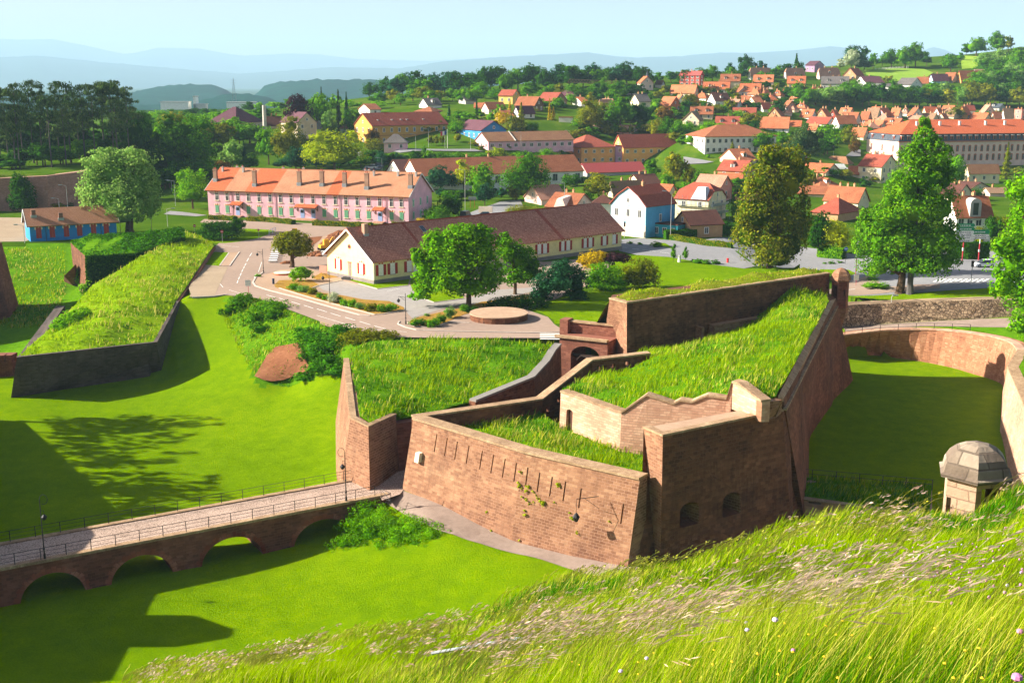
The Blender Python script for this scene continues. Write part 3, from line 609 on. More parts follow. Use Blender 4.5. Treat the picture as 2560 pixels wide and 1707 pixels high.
# ------------------------------------------------------------------ the big demi-lune on the right
RV=empty('stone_bastion',(8,112,-8),0,'large sandstone bastion with grassed top and slitted front wall beyond the bridge','bastion')
zt=-.2
A=SW('s',1033,1048,zt); Mi=SW('s',1310,1132,zt); Bp=SW('s',1591,1197,zt); Bp=Bp+(Bp-Mi).normalized()*.35
A0=SW('s',999,1230,-7.8); M0=SW('s',1290,1356,-7.9); B0=SW('s',1606,1420,-8.0)
wb_=[Vector((p.x,p.y,-12)) for p in offset_poly([A,Mi,Bp],-2.72)]; A0,M0,B0=wb_
ww=wall_mb([A,Mi,Bp],[A0,M0,B0],1.25,-12).build('wall',[M['sand']],RV); weld(ww)
c=MB()   # firing slits
for x,y in [(855,860),(932,888),(1007,915),(1092,945),(1192,985),(1275,1015),(1360,1045),(1447,1080),(1538,1113),(1627,1150),(1720,1182),(1820,1215),(1938,1265),(2253,1380)]:
    a,b=((A0+A)/2,(M0+Mi)/2) if x<1400 else ((M0+Mi)/2,(B0+Bp)/2); p=WV(*S('e',x,y),a,b); d=(b-a).normalized(); d.z=0; nrm=Vector((-d.y,d.x,0))
    c.obox(p,d*.075,nrm*1.3,Vector((0,0,.9)))
cut(ww,c)
coping_mb([A,Mi,Bp],1.25,.22,.16).build('coping',[M['coping']],RV)
rs8=np.random.RandomState(8); Q8=[]
for x,y in [(1490,1160),(1500,1180),(1555,1185),(1550,1210),(1600,1215),(1620,1240),(1640,1260),(1530,1250),(1560,1270),(1590,1300),(1660,1280),(1560,1350),(1570,1380),(1770,1170),(1775,1185),(1680,1310),(1880,1370),(1900,1410),(1490,1080),(1290,1350),(1760,1290),(1690,1300),(1610,1290),(1340,1480),(1550,1550),(2170,1430),(1950,1500)]:
    p=WV(*S('e',x,y),(M0+Mi)/2 if x>1400 else (A0+A)/2,(B0+Bp)/2 if x>1400 else (M0+Mi)/2); zf=(zt-p.z)/11.8; e8=(B0-M0); e8.z=0; e8.normalize(); o8=Vector((e8.y,-e8.x,0)); p=p+o8*((zf-.5)*2.72+.05); r8=.1+.16*rs8.rand(); Q8.append((p.x-8,p.y-112,p.z+8,r8,r8,r8))
tag(mesh_obj('wall_plants',np_mesh('wall_plants',*leaves(Q8,1500,.13,rs8,.5,core=False),LM['yellow']),RV),kind='stuff')
# corner tower
zt=3.7; F1=W(1657,1091,zt);L1=W(1609,1070,zt);G1=W(1956,1028,zt);K1=W(1907,1040,zt);J1=W(1863,1024,zt)
F0=W(1652,1404,-8);L0=W(1599,1418,-8);G0=W(1990,1312,-8)
tb=MB(); J0=Vector((J1.x,J1.y,-8)); Gx=Vector((G1.x+1.2,G1.y+2.5,zt))
tb.frus([L0+Vector((0,0,-4)),F0+Vector((0,0,-4)),G0+Vector((0,0,-4)),Vector((G0.x+1,G0.y+4,-12)),Vector((J1.x,J1.y,-12))],[L1,F1,G1,Gx,J1])
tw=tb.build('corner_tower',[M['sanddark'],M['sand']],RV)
d=(G0-F0); d.z=0; d.normalize(); nn=Vector((-d.y,d.x,0))
for (x,y,w_,h_) in [((503-0),655,2.3,1.9),(740,600,2.3,1.9)]:
    p=WV(*S('g',x,y),F0,G0); cb=MB(); pr=[]
    for k in range(9): aa=math.pi*k/8; pr.append((math.cos(aa)*w_/2,h_*.45+math.sin(aa)*h_*.42))
    pr=[(w_/2,-h_*.5)]+pr+[(-w_/2,-h_*.5)]
    o_=[p-nn*2.2+d*a*1.5+Vector((0,0,b*1.25)) for a,b in pr]; i_=[p+nn*2.6+d*a*.5+Vector((0,0,b*.5+.1)) for a,b in pr]
    cb.frus(o_,i_); cut(tw,cb)
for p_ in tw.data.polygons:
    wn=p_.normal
    if wn.x<-.55 and wn.z<.6: p_.material_index=1  # sunward faces take the lit stone, the rest keep the shade-dark copy
MB().frus([(p.x,p.y,zt-.02) for p in (L1,F1,G1,K1,J1)],[(p.x,p.y,zt+.03) for p in (L1,F1,G1,K1,J1)]).build('roof_slab',[M['terr_stone']],RV)
coping_mb([L1+Vector((0,0,.03)),F1+Vector((0,0,.03)),G1+Vector((0,0,.03))],.5,.2,.14).build('coping',[M['coping']],RV)
# retaining wall across the court, ramped top
T0=SW('s',1402,980,2.2); T1=SW('s',1554,1033,2.0); T9=SW('s',1905,1005,5.4)
Qz=WD(1831,957,107.6); tops=[T1]+[WV(*S('d',x,y),T1,Qz) for x,y in [(755,1085),(950,1150),(1000,1125),(1085,1138),(1200,1090),(1340,1112)]]+[Qz,WV(*S('d',1430,1000),Qz,T9)]+[T9]
rw=[T0]+tops; 
ctop=[]
base=[Vector((p.x-.2,p.y-.3,-4)) for p in rw]; base[-1]=Vector((T9.x,T9.y,3.6)); 
wz=wall_mb(rw[:-2],base[:-2],.9,-4); wall_mb(rw[-3:],[Vector((p.x,p.y,3.5)) for p in rw[-3:]],.9,3.4,wz); ow=wz.build('retaining_wall',[M['sandpale']],RV); weld(ow)
coping_mb(rw,.9,.2,.12).build('coping',[M['coping']],RV)
kd=(T1-T0); kd.z=0; kd.normalize(); kn=Vector((-kd.y,kd.x,0))
c=MB(); p=WV(*S('d',193,1255),T0,T1); pr=[(.5,-1.4)]+[(math.cos(math.pi*k/6)*.5,.75+math.sin(math.pi*k/6)*.3) for k in range(7)]+[(-.5,-1.4)]
c.frus([p-kn*1.2+kd*a+Vector((0,0,b)) for a,b in pr],[p+kn*.5+kd*a+Vector((0,0,b)) for a,b in pr]); cut(ow,c)
MB().frus([p+kn*.2+kd*a+Vector((0,0,b)) for a,b in pr],[p+kn*.28+kd*a+Vector((0,0,b)) for a,b in pr]).build('door',[flat('4a2c1c','old_wood')],RV)
# parapet from zigzag to the east wall + east wall
T10=W(1953,993,5.4); 
e_in=[W(1945,990,5.4),W(1990,905,4.7),W(2040,815,4.1),W(2074,752,3.6)]
wall_mb([T9,W(1956,1000,5.3)],[Vector((T9.x,T9.y,3.5)),Vector((G1.x-.1,G1.y,3.5))],.8,3.4).build('parapet',[M['sand']],RV)
e_out=[Vector((G1.x+.05,G1.y+.05,4.9)),W(2000,925,4.3),W(2050,825,3.7),W(2090,746,3.2)]
e_b=[W(1990,1312,-12),W(2040,1110,-12),W(2090,1020,-11.5),W(2136,966,-11.2)]
e_b=[Vector((33.0-2.2,113,-12.5)),W(2025,1118,-11),W(2082,1035,-11),W(2136,966,-11)]
ev=MB()
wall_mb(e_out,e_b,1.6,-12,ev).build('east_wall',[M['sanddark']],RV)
mbk=MB()
for k in range(3): mbk.frus([e_out[k]-Vector((0,0,.3)),e_out[k+1]-Vector((0,0,.3)),e_in[k+1]-Vector((0,0,.3)),e_in[k]-Vector((0,0,.3))],[e_out[k],e_out[k+1],e_in[k+1]+Vector((0,0,.0)),e_in[k]+Vector((0,0,.0))])
mbk.build('coping',[M['coping']],RV)
mb=MB(); l1,l2=e_out[0]-Vector((-.2,.1,1.0)),e_out[3]-Vector((-.25,0,1.2)); mb.bar(l1,l2,.35,.22); mb.build('string_course',[M['coping']],RV)
# far flank back to the tall wall, closing the body
wall_mb([e_out[3],Vector((47,174.5,3.4))],[e_b[3],Vector((49.2,176,-11))],1.5,-12).build('wall',[M['sanddark']],RV)
# loopholed inner wall beside the gate road
C0=A+Vector((0.2,.2,0)); C1=W(1356,1000,-.2); C2=W(1480,903,2.5); C3=W(1626,886,2.9)
inn=[C3,C2,C1,C0]   # travel so that body lies away from the camera
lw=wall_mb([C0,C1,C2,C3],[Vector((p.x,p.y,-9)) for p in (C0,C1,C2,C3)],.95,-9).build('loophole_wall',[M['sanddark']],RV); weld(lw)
c=MB()
for x,y in [(1050,738),(1152,730),(1256,710),(1357,690),(1457,675),(1557,655),(1650,645),(1735,600),(1815,528),(1918,438),(2010,360),(2112,300),(2212,283),(2322,265)]:
    sx=S('e',x,y); a,b=(C0,C1) if x<1690 else ((C1,C2) if x<2050 else (C2,C3)); p=WV(*sx,a,b); dd=(b-a); dd.z=0; dd.normalize(); q=Vector((-dd.y,dd.x,0)); c.obox(p,dd*.28,q*1.6,Vector((0,0,.3)))
cut(lw,c)
coping_mb([C0,C1,C2,C3],.95,.2,.1).build('coping',[M['coping']],RV)
# court and plateau
court=[A+Vector((.8,1,-1.7)),Vector((C1.x,C1.y,-1.7)),Vector((T0.x-1,T0.y+3,-1.6)),Vector((T0.x,T0.y+.5,-1.6)),Vector((T1.x,T1.y+.3,-1.9)),Vector((J1.x,J1.y,-2)),Vector((L1.x,L1.y+.2,-2)),Vector((Bp.x-.3,Bp.y+1,-2)),Vector((Mi.x,Mi.y+.8,-1.9))]
cs=patch('court_grass',court,[],M['rough'],1.2,.1,RV)
meadow('tall_grass',cs,.62,26,.09,11,(.6,.3,.1),label='tall meadow grass growing in the walled court of the bastion',category='grass') if 0 else None
P_=Vector((14.9,148,0)); Q_=Vector((47.5,172,0))
foot=[WV(*S('d',x,y),P_,Q_) for x,y in [(640,760),(860,740),(1100,690),(1300,630),(1450,560),(1600,450),(1720,340),(1780,290),(2000,305)]]
foot=[Vector((p.x+.4,p.y-.5,p.z-.15)) for p in foot]
plat=[T0+Vector((.1,.9,0)),T1+Vector((.4,.8,0))]+[p+Vector((.45,.75,-.05)) for p in tops[1:-1]]+[T9+Vector((.3,.7,-.2)),e_in[0]+Vector((-.1,.3,-.1)),e_in[1]-Vector((.1,0,.1)),e_in[2]-Vector((.1,0,.1)),e_in[3]-Vector((.1,0,.1)),Vector((46,170.5,3.4))]+foot[::-1]+[C3+Vector((0,-.2,-.4)),W(1560,930,1.5),C2+Vector((.3,-.6,-1.3))]
inner=[W(1800,900,4.0),W(1900,820,4.4),W(1980,760,4.5),W(1700,930,3.5),W(1560,985,2.6),W(1870,950,5.0),W(1600,950,2.6)]
ps=patch('plateau_grass',plat,inner,M['rough'],1.3,.14,RV)
# ------------------------------------------------------------------ tall rear wall
TW=empty('rampart_wall',(30,160,0),0,'tall brown stone rampart with earth and grass cap behind the bastion meadow','rampart')
a=W(1524,748,6.2); b=W(1567,759,6.2); c_=W(2074,685,6.2); 
a0=W(1494,905,-4.8);b0=Vector((b.x+.3,b.y-1.2,-4.8)); c0=Vector((c_.x+.5,c_.y-1.2,-11)); b0b=W(1570,882,-.2)
bk1=Vector((a.x+.6,a.y+3.2,6.2)); 
tb=MB(); bd=Vector((c_.x-1.8,c_.y+3.2,6.2))
tb.frus([Vector((a0.x,a0.y,-8)),Vector((b0b.x,b0b.y,-8)),Vector((c0.x,c0.y,-11)),Vector((bd.x+.5,bd.y,-11)),Vector((bk1.x,bk1.y,-8))],[a,b,c_,bd,bk1]); tb.m[0]=1; tb.m[1]=2  # left face painted with lit stone, front with the shade-dark one
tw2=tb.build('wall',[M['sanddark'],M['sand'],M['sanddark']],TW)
dd=(c_-b);dd.z=0;dd.normalize(); nq=Vector((-dd.y,dd.x,0))
led=[WV(*S('d',x,y),b-nq*1.4,c_-nq*1.4) for x,y in [(622,636),(1160,585)]]; led2=[led[0],led[1],led[1]+dd*14+Vector((0,0,0))]
mb=MB()
for i in range(2):
    p,q=led2[i],led2[i+1]; mb.frus([Vector((p.x,p.y,-6)),Vector((q.x,q.y,-6)),Vector((q.x,q.y,-6))+nq*1.6,Vector((p.x,p.y,-6))+nq*1.6],[p,q,q+nq*1.6,p+nq*1.6])
lo=mb.build('plinth',[M['sand']],TW)
p=WV(*S('d',1215,600),b-nq*1.4,c_-nq*1.4); c=MB(); pr=[(.95,-2.5)]+[(math.cos(math.pi*k/6)*.95,.55+math.sin(math.pi*k/6)*.45) for k in range(7)]+[(-.95,-2.5)]
c.frus([p-nq*2+dd*a2+Vector((0,0,b2)) for a2,b2 in pr],[p+nq*2.2+dd*a2+Vector((0,0,b2)) for a2,b2 in pr]); cut(lo,c); cut(tw2,c)
coping_mb([a,b,c_],.6,.22,.12).build('coping',[M['coping']],TW)
back=[W(2020,668,6.6),W(1900,684,6.8),W(1760,705,6.8),W(1620,728,6.7)]
rs_=[a+Vector((.3,.3,.15)),b+Vector((.3,.5,.15)),c_+Vector((-.4,.3,.15)),c_+Vector((-1.5,3,.3)),Vector((36,172,6.0)),Vector((28,169.5,4)),Vector((18,165,0)),Vector((10,158,0)),Vector((11.5,154,2.5))]
es=patch('earth_cap',rs_,[Vector((19.5,156.5,6.9)),Vector((27.5,162.6,7.05)),Vector((35.5,168,7.1)),Vector((43.5,172.5,6.9)),Vector((15.5,154.3,6.7)),Vector((24,166,5.0))],ground('6a4a24','6f7a1c','8a9a28',.25,1.4,6,'earth_and_grass',bd=.2),1.2,.12,TW)
# ------------------------------------------------------------------ corner sentry turret
c=Vector((49.2,171.5,0)); ST=empty('sentry_turret',(c.x,c.y,-3),0,'small six-sided stone sentry turret with domed cap on the far bastion corner','turret')
mb=MB(); mb.lathe((c.x,c.y,0),[(.25,-2.6),(.7,-1.4),(1.15,-.2),(1.45,.8),(1.45,1.2)],6); mb.build('corbel',[M['sand']],ST)
mb=MB(); mb.lathe((c.x,c.y,0),[(1.3,1.2),(1.3,5.3)],6); bo=mb.build('body',[M['sandred']],ST)
k=MB(); k.obox((c.x-1.1,c.y-.75,3.3),Vector((.9,.6,0)),Vector((-.26,.38,0)),(0,0,1.35)); k.obox((c.x+.35,c.y-1.2,3.6),(.12,0,0),(0,.5,0),(0,0,.5)); cut(bo,k)
mb=MB(); mb.lathe((c.x,c.y,0),[(1.5,5.3),(1.62,5.45),(1.55,5.65),(1.42,6.1),(1.1,6.7),(.6,7.05),(.12,7.2)],6); mb.build('dome',[M['sand']],ST)
# ------------------------------------------------------------------ grassed tenaille left of the gate road
TN=empty('stone_bastion',(-8,130,-8),0,'low sandstone bastion with flat meadow top left of the gate road','bastion')
ta=W(860,898,0); tm=W(868,972,-.5); to=W(876,1045,-1.0); tn=W(921,1068,-1.2); tmm=WV(990,1037,(-16.3,118.8),(-12,122.6)); tl=Vector((tmm.x+1.2,tmm.y+.9,-2.3)); tr_=Vector((-8,125,-2.3))
oa=W(833,1050,-9); oo=W(845,1208,-10); on=W(912,1192,-8); om=W(952,1185,-8)
om=Vector((tmm.x+.4,tmm.y-1.2,-9)); 
top=[ta,tm,to,tn,tmm]; bs=[Vector((p.x,p.y,-10.5)) for p in offset_poly(top,-1.7)]; bs[-1]=Vector((tmm.x+.3,tmm.y-1.3,-10.5))
wall_mb(top,bs,1.0,-10).build('wall',[M['sand']],TN)
wall_mb([Vector((tmm.x,tmm.y,-2.3)),tr_,Vector((-4.6,128.5,-2.3))],[om,Vector((-7.6,124.2,-9)),Vector((-4,127.6,-9))],1.2,-10).build('wall',[M['sandred']],TN)
coping_mb([ta,tm,to,tn,tmm],.55,.16,.08).build('coping',[M['coping']],TN)
gr=[Vector((-4.2,128.4,-1.6)),W(1335,945,-.9),W(1372,905,-.5),W(1388,878,0),W(1402,863,.3)]
wall_mb(gr,[Vector((p.x+.3,p.y-.4,-9)) for p in gr],1.0,-9).build('wall',[M['sanddark']],TN)
coping_mb(gr,.8,.25,.1).build('coping',[flat('8a847c','grey_slate')],TN)
tb_=[ta+Vector((.6,0,0)),W(882,868,.2),W(930,853,.4),W(1100,846,.5),W(1250,850,.5),W(1384,861,.4),gr[3]+Vector((-.8,.4,0)),gr[2]+Vector((-.8,.3,0)),gr[1]+Vector((-.7,.6,-.2)),gr[0]+Vector((-.8,.8,-.3)),Vector((-9,125.6,-2.4)),Vector((tmm.x+.4,tmm.y+1.2,-2.0)),Vector((tmm.x-.2,tmm.y+.8,-1.2)),tn+Vector((.3,1,0)),to+Vector((.9,.8,0)),tm+Vector((.8,.1,0))]
ts=patch('meadow',tb_,[W(1000,950,-.6),W(1200,930,-.9),W(1100,1000,-1.4),W(950,1010,-.9),W(1050,900,.2),W(1250,890,.2)],M['rough'],1.2,.16,TN)
# ------------------------------------------------------------------ gate
GT=empty('town_gate',(9,153,-5),0,'dark arched gateway with drawbridge beam at the foot of the rampart','gate')
gl=W(1404,845,.6); g_l=Vector((6.4,152.6,0)); g_r=Vector((12.6,149.4,0)); gd=(g_r-g_l).normalized(); gn=Vector((-gd.y,gd.x,0))
mb=MB(); mb.frus([g_l+Vector((0,0,-9)),g_r+Vector((0,0,-9)),g_r+gn*5+Vector((0,0,-9)),g_l+gn*5+Vector((0,0,-9))],[g_l+Vector((0,0,.7)),g_r+Vector((0,0,.7)),g_r+gn*5+Vector((0,0,.7)),g_l+gn*5+Vector((0,0,.7))])
go=mb.build('gate_wall',[M['sandred']],GT)
ctr=WV(*S('d',302,760),g_l,g_r); pr=[(2.1,-6)]+[(math.cos(math.pi*k/10)*2.1,.2+math.sin(math.pi*k/10)*1.35) for k in range(11)]+[(-2.1,-6)]
c=MB(); ctr.z=-1.7; c.frus([ctr-gn*2+gd*a2+Vector((0,0,b2)) for a2,b2 in pr],[ctr+gn*7+gd*a2+Vector((0,0,b2)) for a2,b2 in pr]); cut(go,c)
mb=MB(); mb.prism([g_l-gd*.6-gn*.3,g_r-gn*.3,g_r+gn*.5,g_l-gd*.6+gn*.5],.72,1.0); mb.build('coping',[M['coping']],GT)
mb=MB(); p2=[g_l+gn*3.4-gd*.3,g_r+gn*3.4,g_r+gn*4.1,g_l+gn*4.1-gd*.3]; mb.prism(p2,.7,2.2); mb.prism([g_l+gn*2.6-gd*1.2,g_l+gn*2.6,g_l+gn*4.4,g_l+gn*4.4-gd*1.2],-1,2.6); mb.build('parapet',[M['sandred']],GT)
mb=MB(); mb.prism([p+Vector((0,0,0)) for p in [g_l+gn*3.2-gd*.3,g_r+gn*3.2,g_r+gn*4.3,g_l+gn*4.3-gd*.3]],2.2,2.4); mb.build('coping',[M['coping']],GT)
mb=MB(); q=ctr+Vector((0,0,.1)); mb.bar(q-gd*2+gn*.6,q+gd*2+gn*.6,.3,.35); mb.bar(q-gd*2+gn*1.2-Vector((0,0,.3)),q+gd*2+gn*1.2-Vector((0,0,.3)),.25,.25)
for s_ in(-.8,.8): mb.bar(q+gd*s_+gn*.4,q+gd*s_*1.2-gn*.5-Vector((0,0,.4)),.12,.12)
mb.build('drawbridge_beam',[flat('3a2a22','old_timber')],GT)
mb=MB(); mb.prism([ctr-gd*2-gn*1,ctr+gd*2-gn*1,ctr+gd*2+gn*4.6,ctr-gd*2+gn*4.6],-4.7,-4.5); mb.build('threshold',[M['paving']],GT)
# ------------------------------------------------------------------ left bastion
LB=empty('stone_bastion',(-60,190,-9),0,'dark stone bastion with bright sloping grass top at the left of the ditch','bastion')
la=W(42,895,-3.0); lb=W(392,857,-2.7); lc=W(447,754,-.4); la0=W(26,1004,-9.4); lb0=W(408,948,-9); lc0=Vector((lc.x+1.2,lc.y,-3))
ld=Vector((-80,200,-4)); 
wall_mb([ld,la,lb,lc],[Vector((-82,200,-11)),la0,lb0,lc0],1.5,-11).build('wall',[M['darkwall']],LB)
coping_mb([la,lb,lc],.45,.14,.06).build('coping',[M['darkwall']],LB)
le=W(503,672,.5); lf=W(537,616,1.0)
wall_mb([lc,W(475,712,0),le,lf],[Vector((lc.x+.3,lc.y,-4)),W(480,718,-.5),W(508,678,-.5),W(542,622,-.5)],.8,-4).build('wall',[M['sandred']],LB)
sb=[la+Vector((.2,.5,.1)),lb+Vector((-.4,.5,.1)),lc+Vector((-.4,0,.1)),W(470,712,.1),W(500,666,.7),W(535,614,1.2),W(500,590,2),W(455,575,3.0),W(400,614,2.5),W(345,645,2.0),W(299,675,1.3),W(231,712,.4),W(190,760,-1.0),W(145,805,-2),W(70,868,-2.8)]
ls=patch('sloping_grass',sb,[W(420,660,2.2),W(460,640,1.8),W(350,720,1.2),W(300,760,.6),W(250,810,-.6),W(400,750,.4),W(430,700,1.0),W(330,820,-1.6)],ground('48700a','7a9c10','b4b82c',.1,.9,5,'yellowish_grass',bd=.25,bs=1),1.4,.2,LB)  # turf in yellower greens than the rough grass
# ivy covered casemate behind it
IV=empty('ivy_casemate',(-75,215,-4),0,'ivy covered stone casemate with pointed bare end wall behind the left bastion','casemate')
i1=W(176,606,3.0); i2=W(213,640,2.6); i3=W(340,632,2.6); i4=W(402,612,2.6); i5=W(462,592,3.2); i6=W(460,569,4.4); i7=W(330,584,4.2); i8=W(222,588,4.0)
bk=[Vector((p.x,p.y,-4)) for p in (i1,i2,i3,i4,i5,i6,i7,i8)]
bk[1]=W(216,690,-1.0);bk[1].z=-4; bk[0]=Vector((i1.x+.6,i1.y-1,-6)); bk[1]=Vector((i2.x,i2.y-1.2,-6)); bk[2].y-=1;bk[3].y-=1
mb=MB(); mb.frus(bk,[i1,i2,i3,i4,i5,i6,i7,i8]); mb.m[0]=1; mb.m[7]=1; mb.build('body',[M['rough'],M['sanddark']],IV)
rw_=SW('a',595,1180,-6); mb=MB(); e1=W(162,688,-1); e2=W(188,676,.5); e3=W(192,725,-5.5); 
mb.frus([W(161,716,-6.5),W(195,728,-6.5),W(200,715,-6.5),W(170,700,-6.5)],[W(160,690,-2.5),W(186,664,-.2),W(190,660,-.2),W(166,684,-2.5)]); mb.build('ruined_wall',[M['sandred']],IV)
# far-left bastion tip and low linking wall
FB=empty('stone_bastion',(-100,200,-9),0,'grey brown bastion corner cut off by the left edge of the picture','bastion')
mb=MB(); q0=W(30,812,-8.6); mb.frus([q0,q0+Vector((-2,9,0)),q0+Vector((-30,14,0)),q0+Vector((-30,-22,0)),q0+Vector((-6.5,-18,0))],[q0+Vector((-3,1.5,14)),q0+Vector((-4,8,14)),q0+Vector((-30,12,14)),q0+Vector((-30,-20,14)),q0+Vector((-9,-15,14))]); mb.build('wall',[M['sandred']],FB)
LW=MB(); p,q=W(-60,965,-9.5),W(36,962,-9.5); LW.frus([p,q,q+Vector((0,2,0)),p+Vector((0,2,0))],[Vector((p.x,p.y,-5)),Vector((q.x,q.y,-5)),Vector((q.x,q.y+2,-5)),Vector((p.x,p.y+2,-5))])
o=LW.build('linking_wall',[M['sandred']]); tag(o,'low dark red wall with slits at the left frame edge beside the dark bastion','wall')
c=MB()
for x in (45,115): pp=WV(*S('m',x,1320),p,q); c.box(pp.x-.12,pp.x+.12,pp.y-1,pp.y+1,pp.z-.5,pp.z+.5)
cut(o,c)
# ------------------------------------------------------------------ works outside the frame on the left that shade the ditch
OW=empty('stone_bastion',(-75,110,-11),0,'big bastion standing left of the ditch whose shade falls across the bridge','bastion')
mb=MB(); mb.frus([(-82,150,-12),(-58,106,-12),(-49,82,-12),(-60,70,-12),(-120,70,-12),(-120,150,-12)],[(-84,149,0.5),(-57,104,1.8),(-53.5,84,.5),(-62,74,.5),(-120,72,.5),(-120,148,.5)]); mb.build('wall',[M['sandred']],OW)
GH=empty('guard_house',(-60,93,.5),R(68),'small gabled guard house on top of the offscreen left bastion','guard house')
mb=MB(); mb.box(-60,-55.5,90,95,.5,3.2); mb.build('wall',[M['sand']],GH)
mb=MB(); mb.frus([(-60.4,89.6,3.2),(-55.1,89.6,3.2),(-55.1,95.4,3.2),(-60.4,95.4,3.2)],[(-60,91.5,5.6),(-55.5,91.5,5.6),(-55.5,93,5.6),(-60,93,5.6)]); mb.build('roof',[tiles('6a3a28','a06a4c')],GH)
# ------------------------------------------------------------------ bridge
zb=-7.5; bn0=W(0,1423,zb); bn1=W(939,1243,zb); bf0=W(0,1360,zb); bf1=W(905,1190,zb)
bd_=(bn1-bn0); bd_.z=0; Lb=bd_.length; bd_.normalize(); bq=Vector((-bd_.y,bd_.x,0)); wdt=(bf1-bn1).dot(bq); wdt=max(4.6,min(6.2,wdt))
BR=empty('stone_bridge',(bn0.x,bn0.y,zb),0,'red sandstone arched footbridge with cobbled deck crossing the ditch','bridge')
def BP(s,z,q=0): 
    v=bn0+bd_*s+bq*q; return Vector((v.x,v.y,z))
arch=[]  # centre s and half width, from sight lines
for xl,xr,yc in [(120,524,850),(678,1060,742),(1233,1610,635),(1800,2155,525)]:
    l=WV(*S('f',xl,yc+150),bn0,bn1); r=WV(*S('f',xr,yc+100),bn0,bn1); sl=(l-bn0).dot(bd_); sr=(r-bn0).dot(bd_); arch.append((sl,sr,-8.75))
pit=arch[1][0]-arch[0][0]
for k in range(1,5): arch.insert(0,(arch[0][0]-pit,arch[0][1]-pit,-8.8))
prof=[(arch[0][0]-pit*.3,-13)]
for sl,sr,zc in arch:
    cx2=(sl+sr)/2; hw=(sr-sl)/2
    prof.append((sl,-13)); prof+= [(cx2-hw*math.cos(math.pi*k/16),-11.3+ (zc+11.3)*math.sin(math.pi*k/16)) for k in range(0,17)]; prof.append((sr,-13))
send=Lb+1.5; prof+=[(send+4,-13),(send+4,-7.62),(arch[0][0]-pit*.3,-7.62)]
bm=bmesh.new(); f=bm.faces.new([bm.verts.new(BP(s_,z_)) for s_,z_ in prof]); r=bmesh.ops.extrude_face_region(bm,geom=[f])
bmesh.ops.translate(bm,verts=[v for v in r['geom'] if isinstance(v,bmesh.types.BMVert)],vec=bq*wdt)
bmesh.ops.recalc_face_normals(bm,faces=bm.faces); bmesh.ops.triangulate(bm,faces=[f_ for f_ in bm.faces if len(f_.verts)>4])
for v in bm.verts: v.co-=BR.location
me=bpy.data.meshes.new('arches'); bm.to_mesh(me); bm.free(); me.materials.append(M['sandred']); mesh_obj('arches',me,BR)
vst=stone('74382a','9a5a46','c48c74',1.3,3,name='voussoir_stone',dirt=.2)
for sl,sr,zc in arch[2:]:
    mb=MB()
    cx2=(sl+sr)/2; hw=(sr-sl)/2; n_=22
    for k in range(n_):
        a1=math.pi*(k+.06)/n_; a2=math.pi*(k+.94)/n_; o_=.42+.16*(k%2)
        q=[(cx2-hw*math.cos(a),-11.3+(zc+11.3)*math.sin(a)) for a in(a1,a2)]; q2=[(cx2-(hw+o_)*math.cos(a),-11.3+(zc+11.3+o_)*math.sin(a)) for a in (a2,a1)]
        q2=[(s_,min(z_,-7.9)) for s_,z_ in q2]
        mb.frus([BP(s_,z_,.1) for s_,z_ in q+q2],[BP(s_,z_,-.035) for s_,z_ in q+q2])
    mb.build('arch_ring',[vst],BR)

s0=arch[0][0]
mb=MB()
for q0_,q1_ in ((-.12,.55),(wdt-.55,wdt+.12)): mb.frus([BP(s0,-7.62,q0_),BP(send,-7.62,q0_),BP(send,-7.62,q1_),BP(s0,-7.62,q1_)],[BP(s0,-7.36,q0_),BP(send,-7.36,q0_),BP(send,-7.36,q1_),BP(s0,-7.36,q1_)])
mb.build('kerb',[M['coping']],BR)
tcb=NT('cobbles'); p_=tcb.pos(); vo=tcb.n('ShaderNodeTexVoronoi',i_Vector=p_,i_Scale=8.0,feature='F1'); 
cc=tcb.ramp(tcb.math('ADD',tcb.math('MULTIPLY',vo.outputs['Distance'],1.0),tcb.math('MULTIPLY',tcb.noise(p_,.6,4),.5)),[(.3,lin('c4ac9c')),(.8,lin('a89080')),(.98,lin('7a6658'))]); M['cobble']=tcb.princ(cc,.9,vo.outputs['Distance'],.04,-.9)
mb=MB(); mb.frus([BP(s0,-7.6,.55),BP(send,-7.6,.55),BP(send,-7.6,wdt-.55),BP(s0,-7.6,wdt-.55)],[BP(s0,-7.46,.55),BP(send,-7.46,.55),BP(send,-7.46,wdt-.55),BP(s0,-7.46,wdt-.55)]); mb.build('cobbled_deck',[M['cobble']],BR)
mb=MB(); rp_=[bn1+bd_*1.5,W(985,1258,-7.5),A0+Vector((0,0,.3)),Vector((A.x+.2,A.y,-7.5)),Vector((-5,122,-7.5)),W(1010,1165,-7.5),W(912,1190,-7.5)]
def railing(name,q,sA,sB,label,step=2.12,curve=None):
    E=empty(name,tuple(BP(sA,-7.36,q)),0,label,'railing')
    n_=int((sB-sA)/step)
    for h in (1.05,.72,.36): m_=MB(); m_.tube(BP(sA,-7.36+h,q),BP(sB,-7.36+h,q),.028 if h>1 else .018,n=6); m_.build('rail',[M['iron']],E)
    pm=None
    for k in range(n_+1):
        s_=sA+(sB-sA)*k/n_; P0=BP(s_,-7.36,q)
        if pm is None: m_=MB(); m_.box(-.028,.028,-.028,.028,0,1.06); pm=m_.mesh('post',[M['iron']])
        mesh_obj('post',pm,E,loc=P0-E.location)
    return E
railing('railing',.15,-16,Lb,'iron railing along the near side of the cobbled bridge'); railing('railing',wdt-.15,-16,Lb+1.2,'iron railing along the far side of the cobbled bridge')
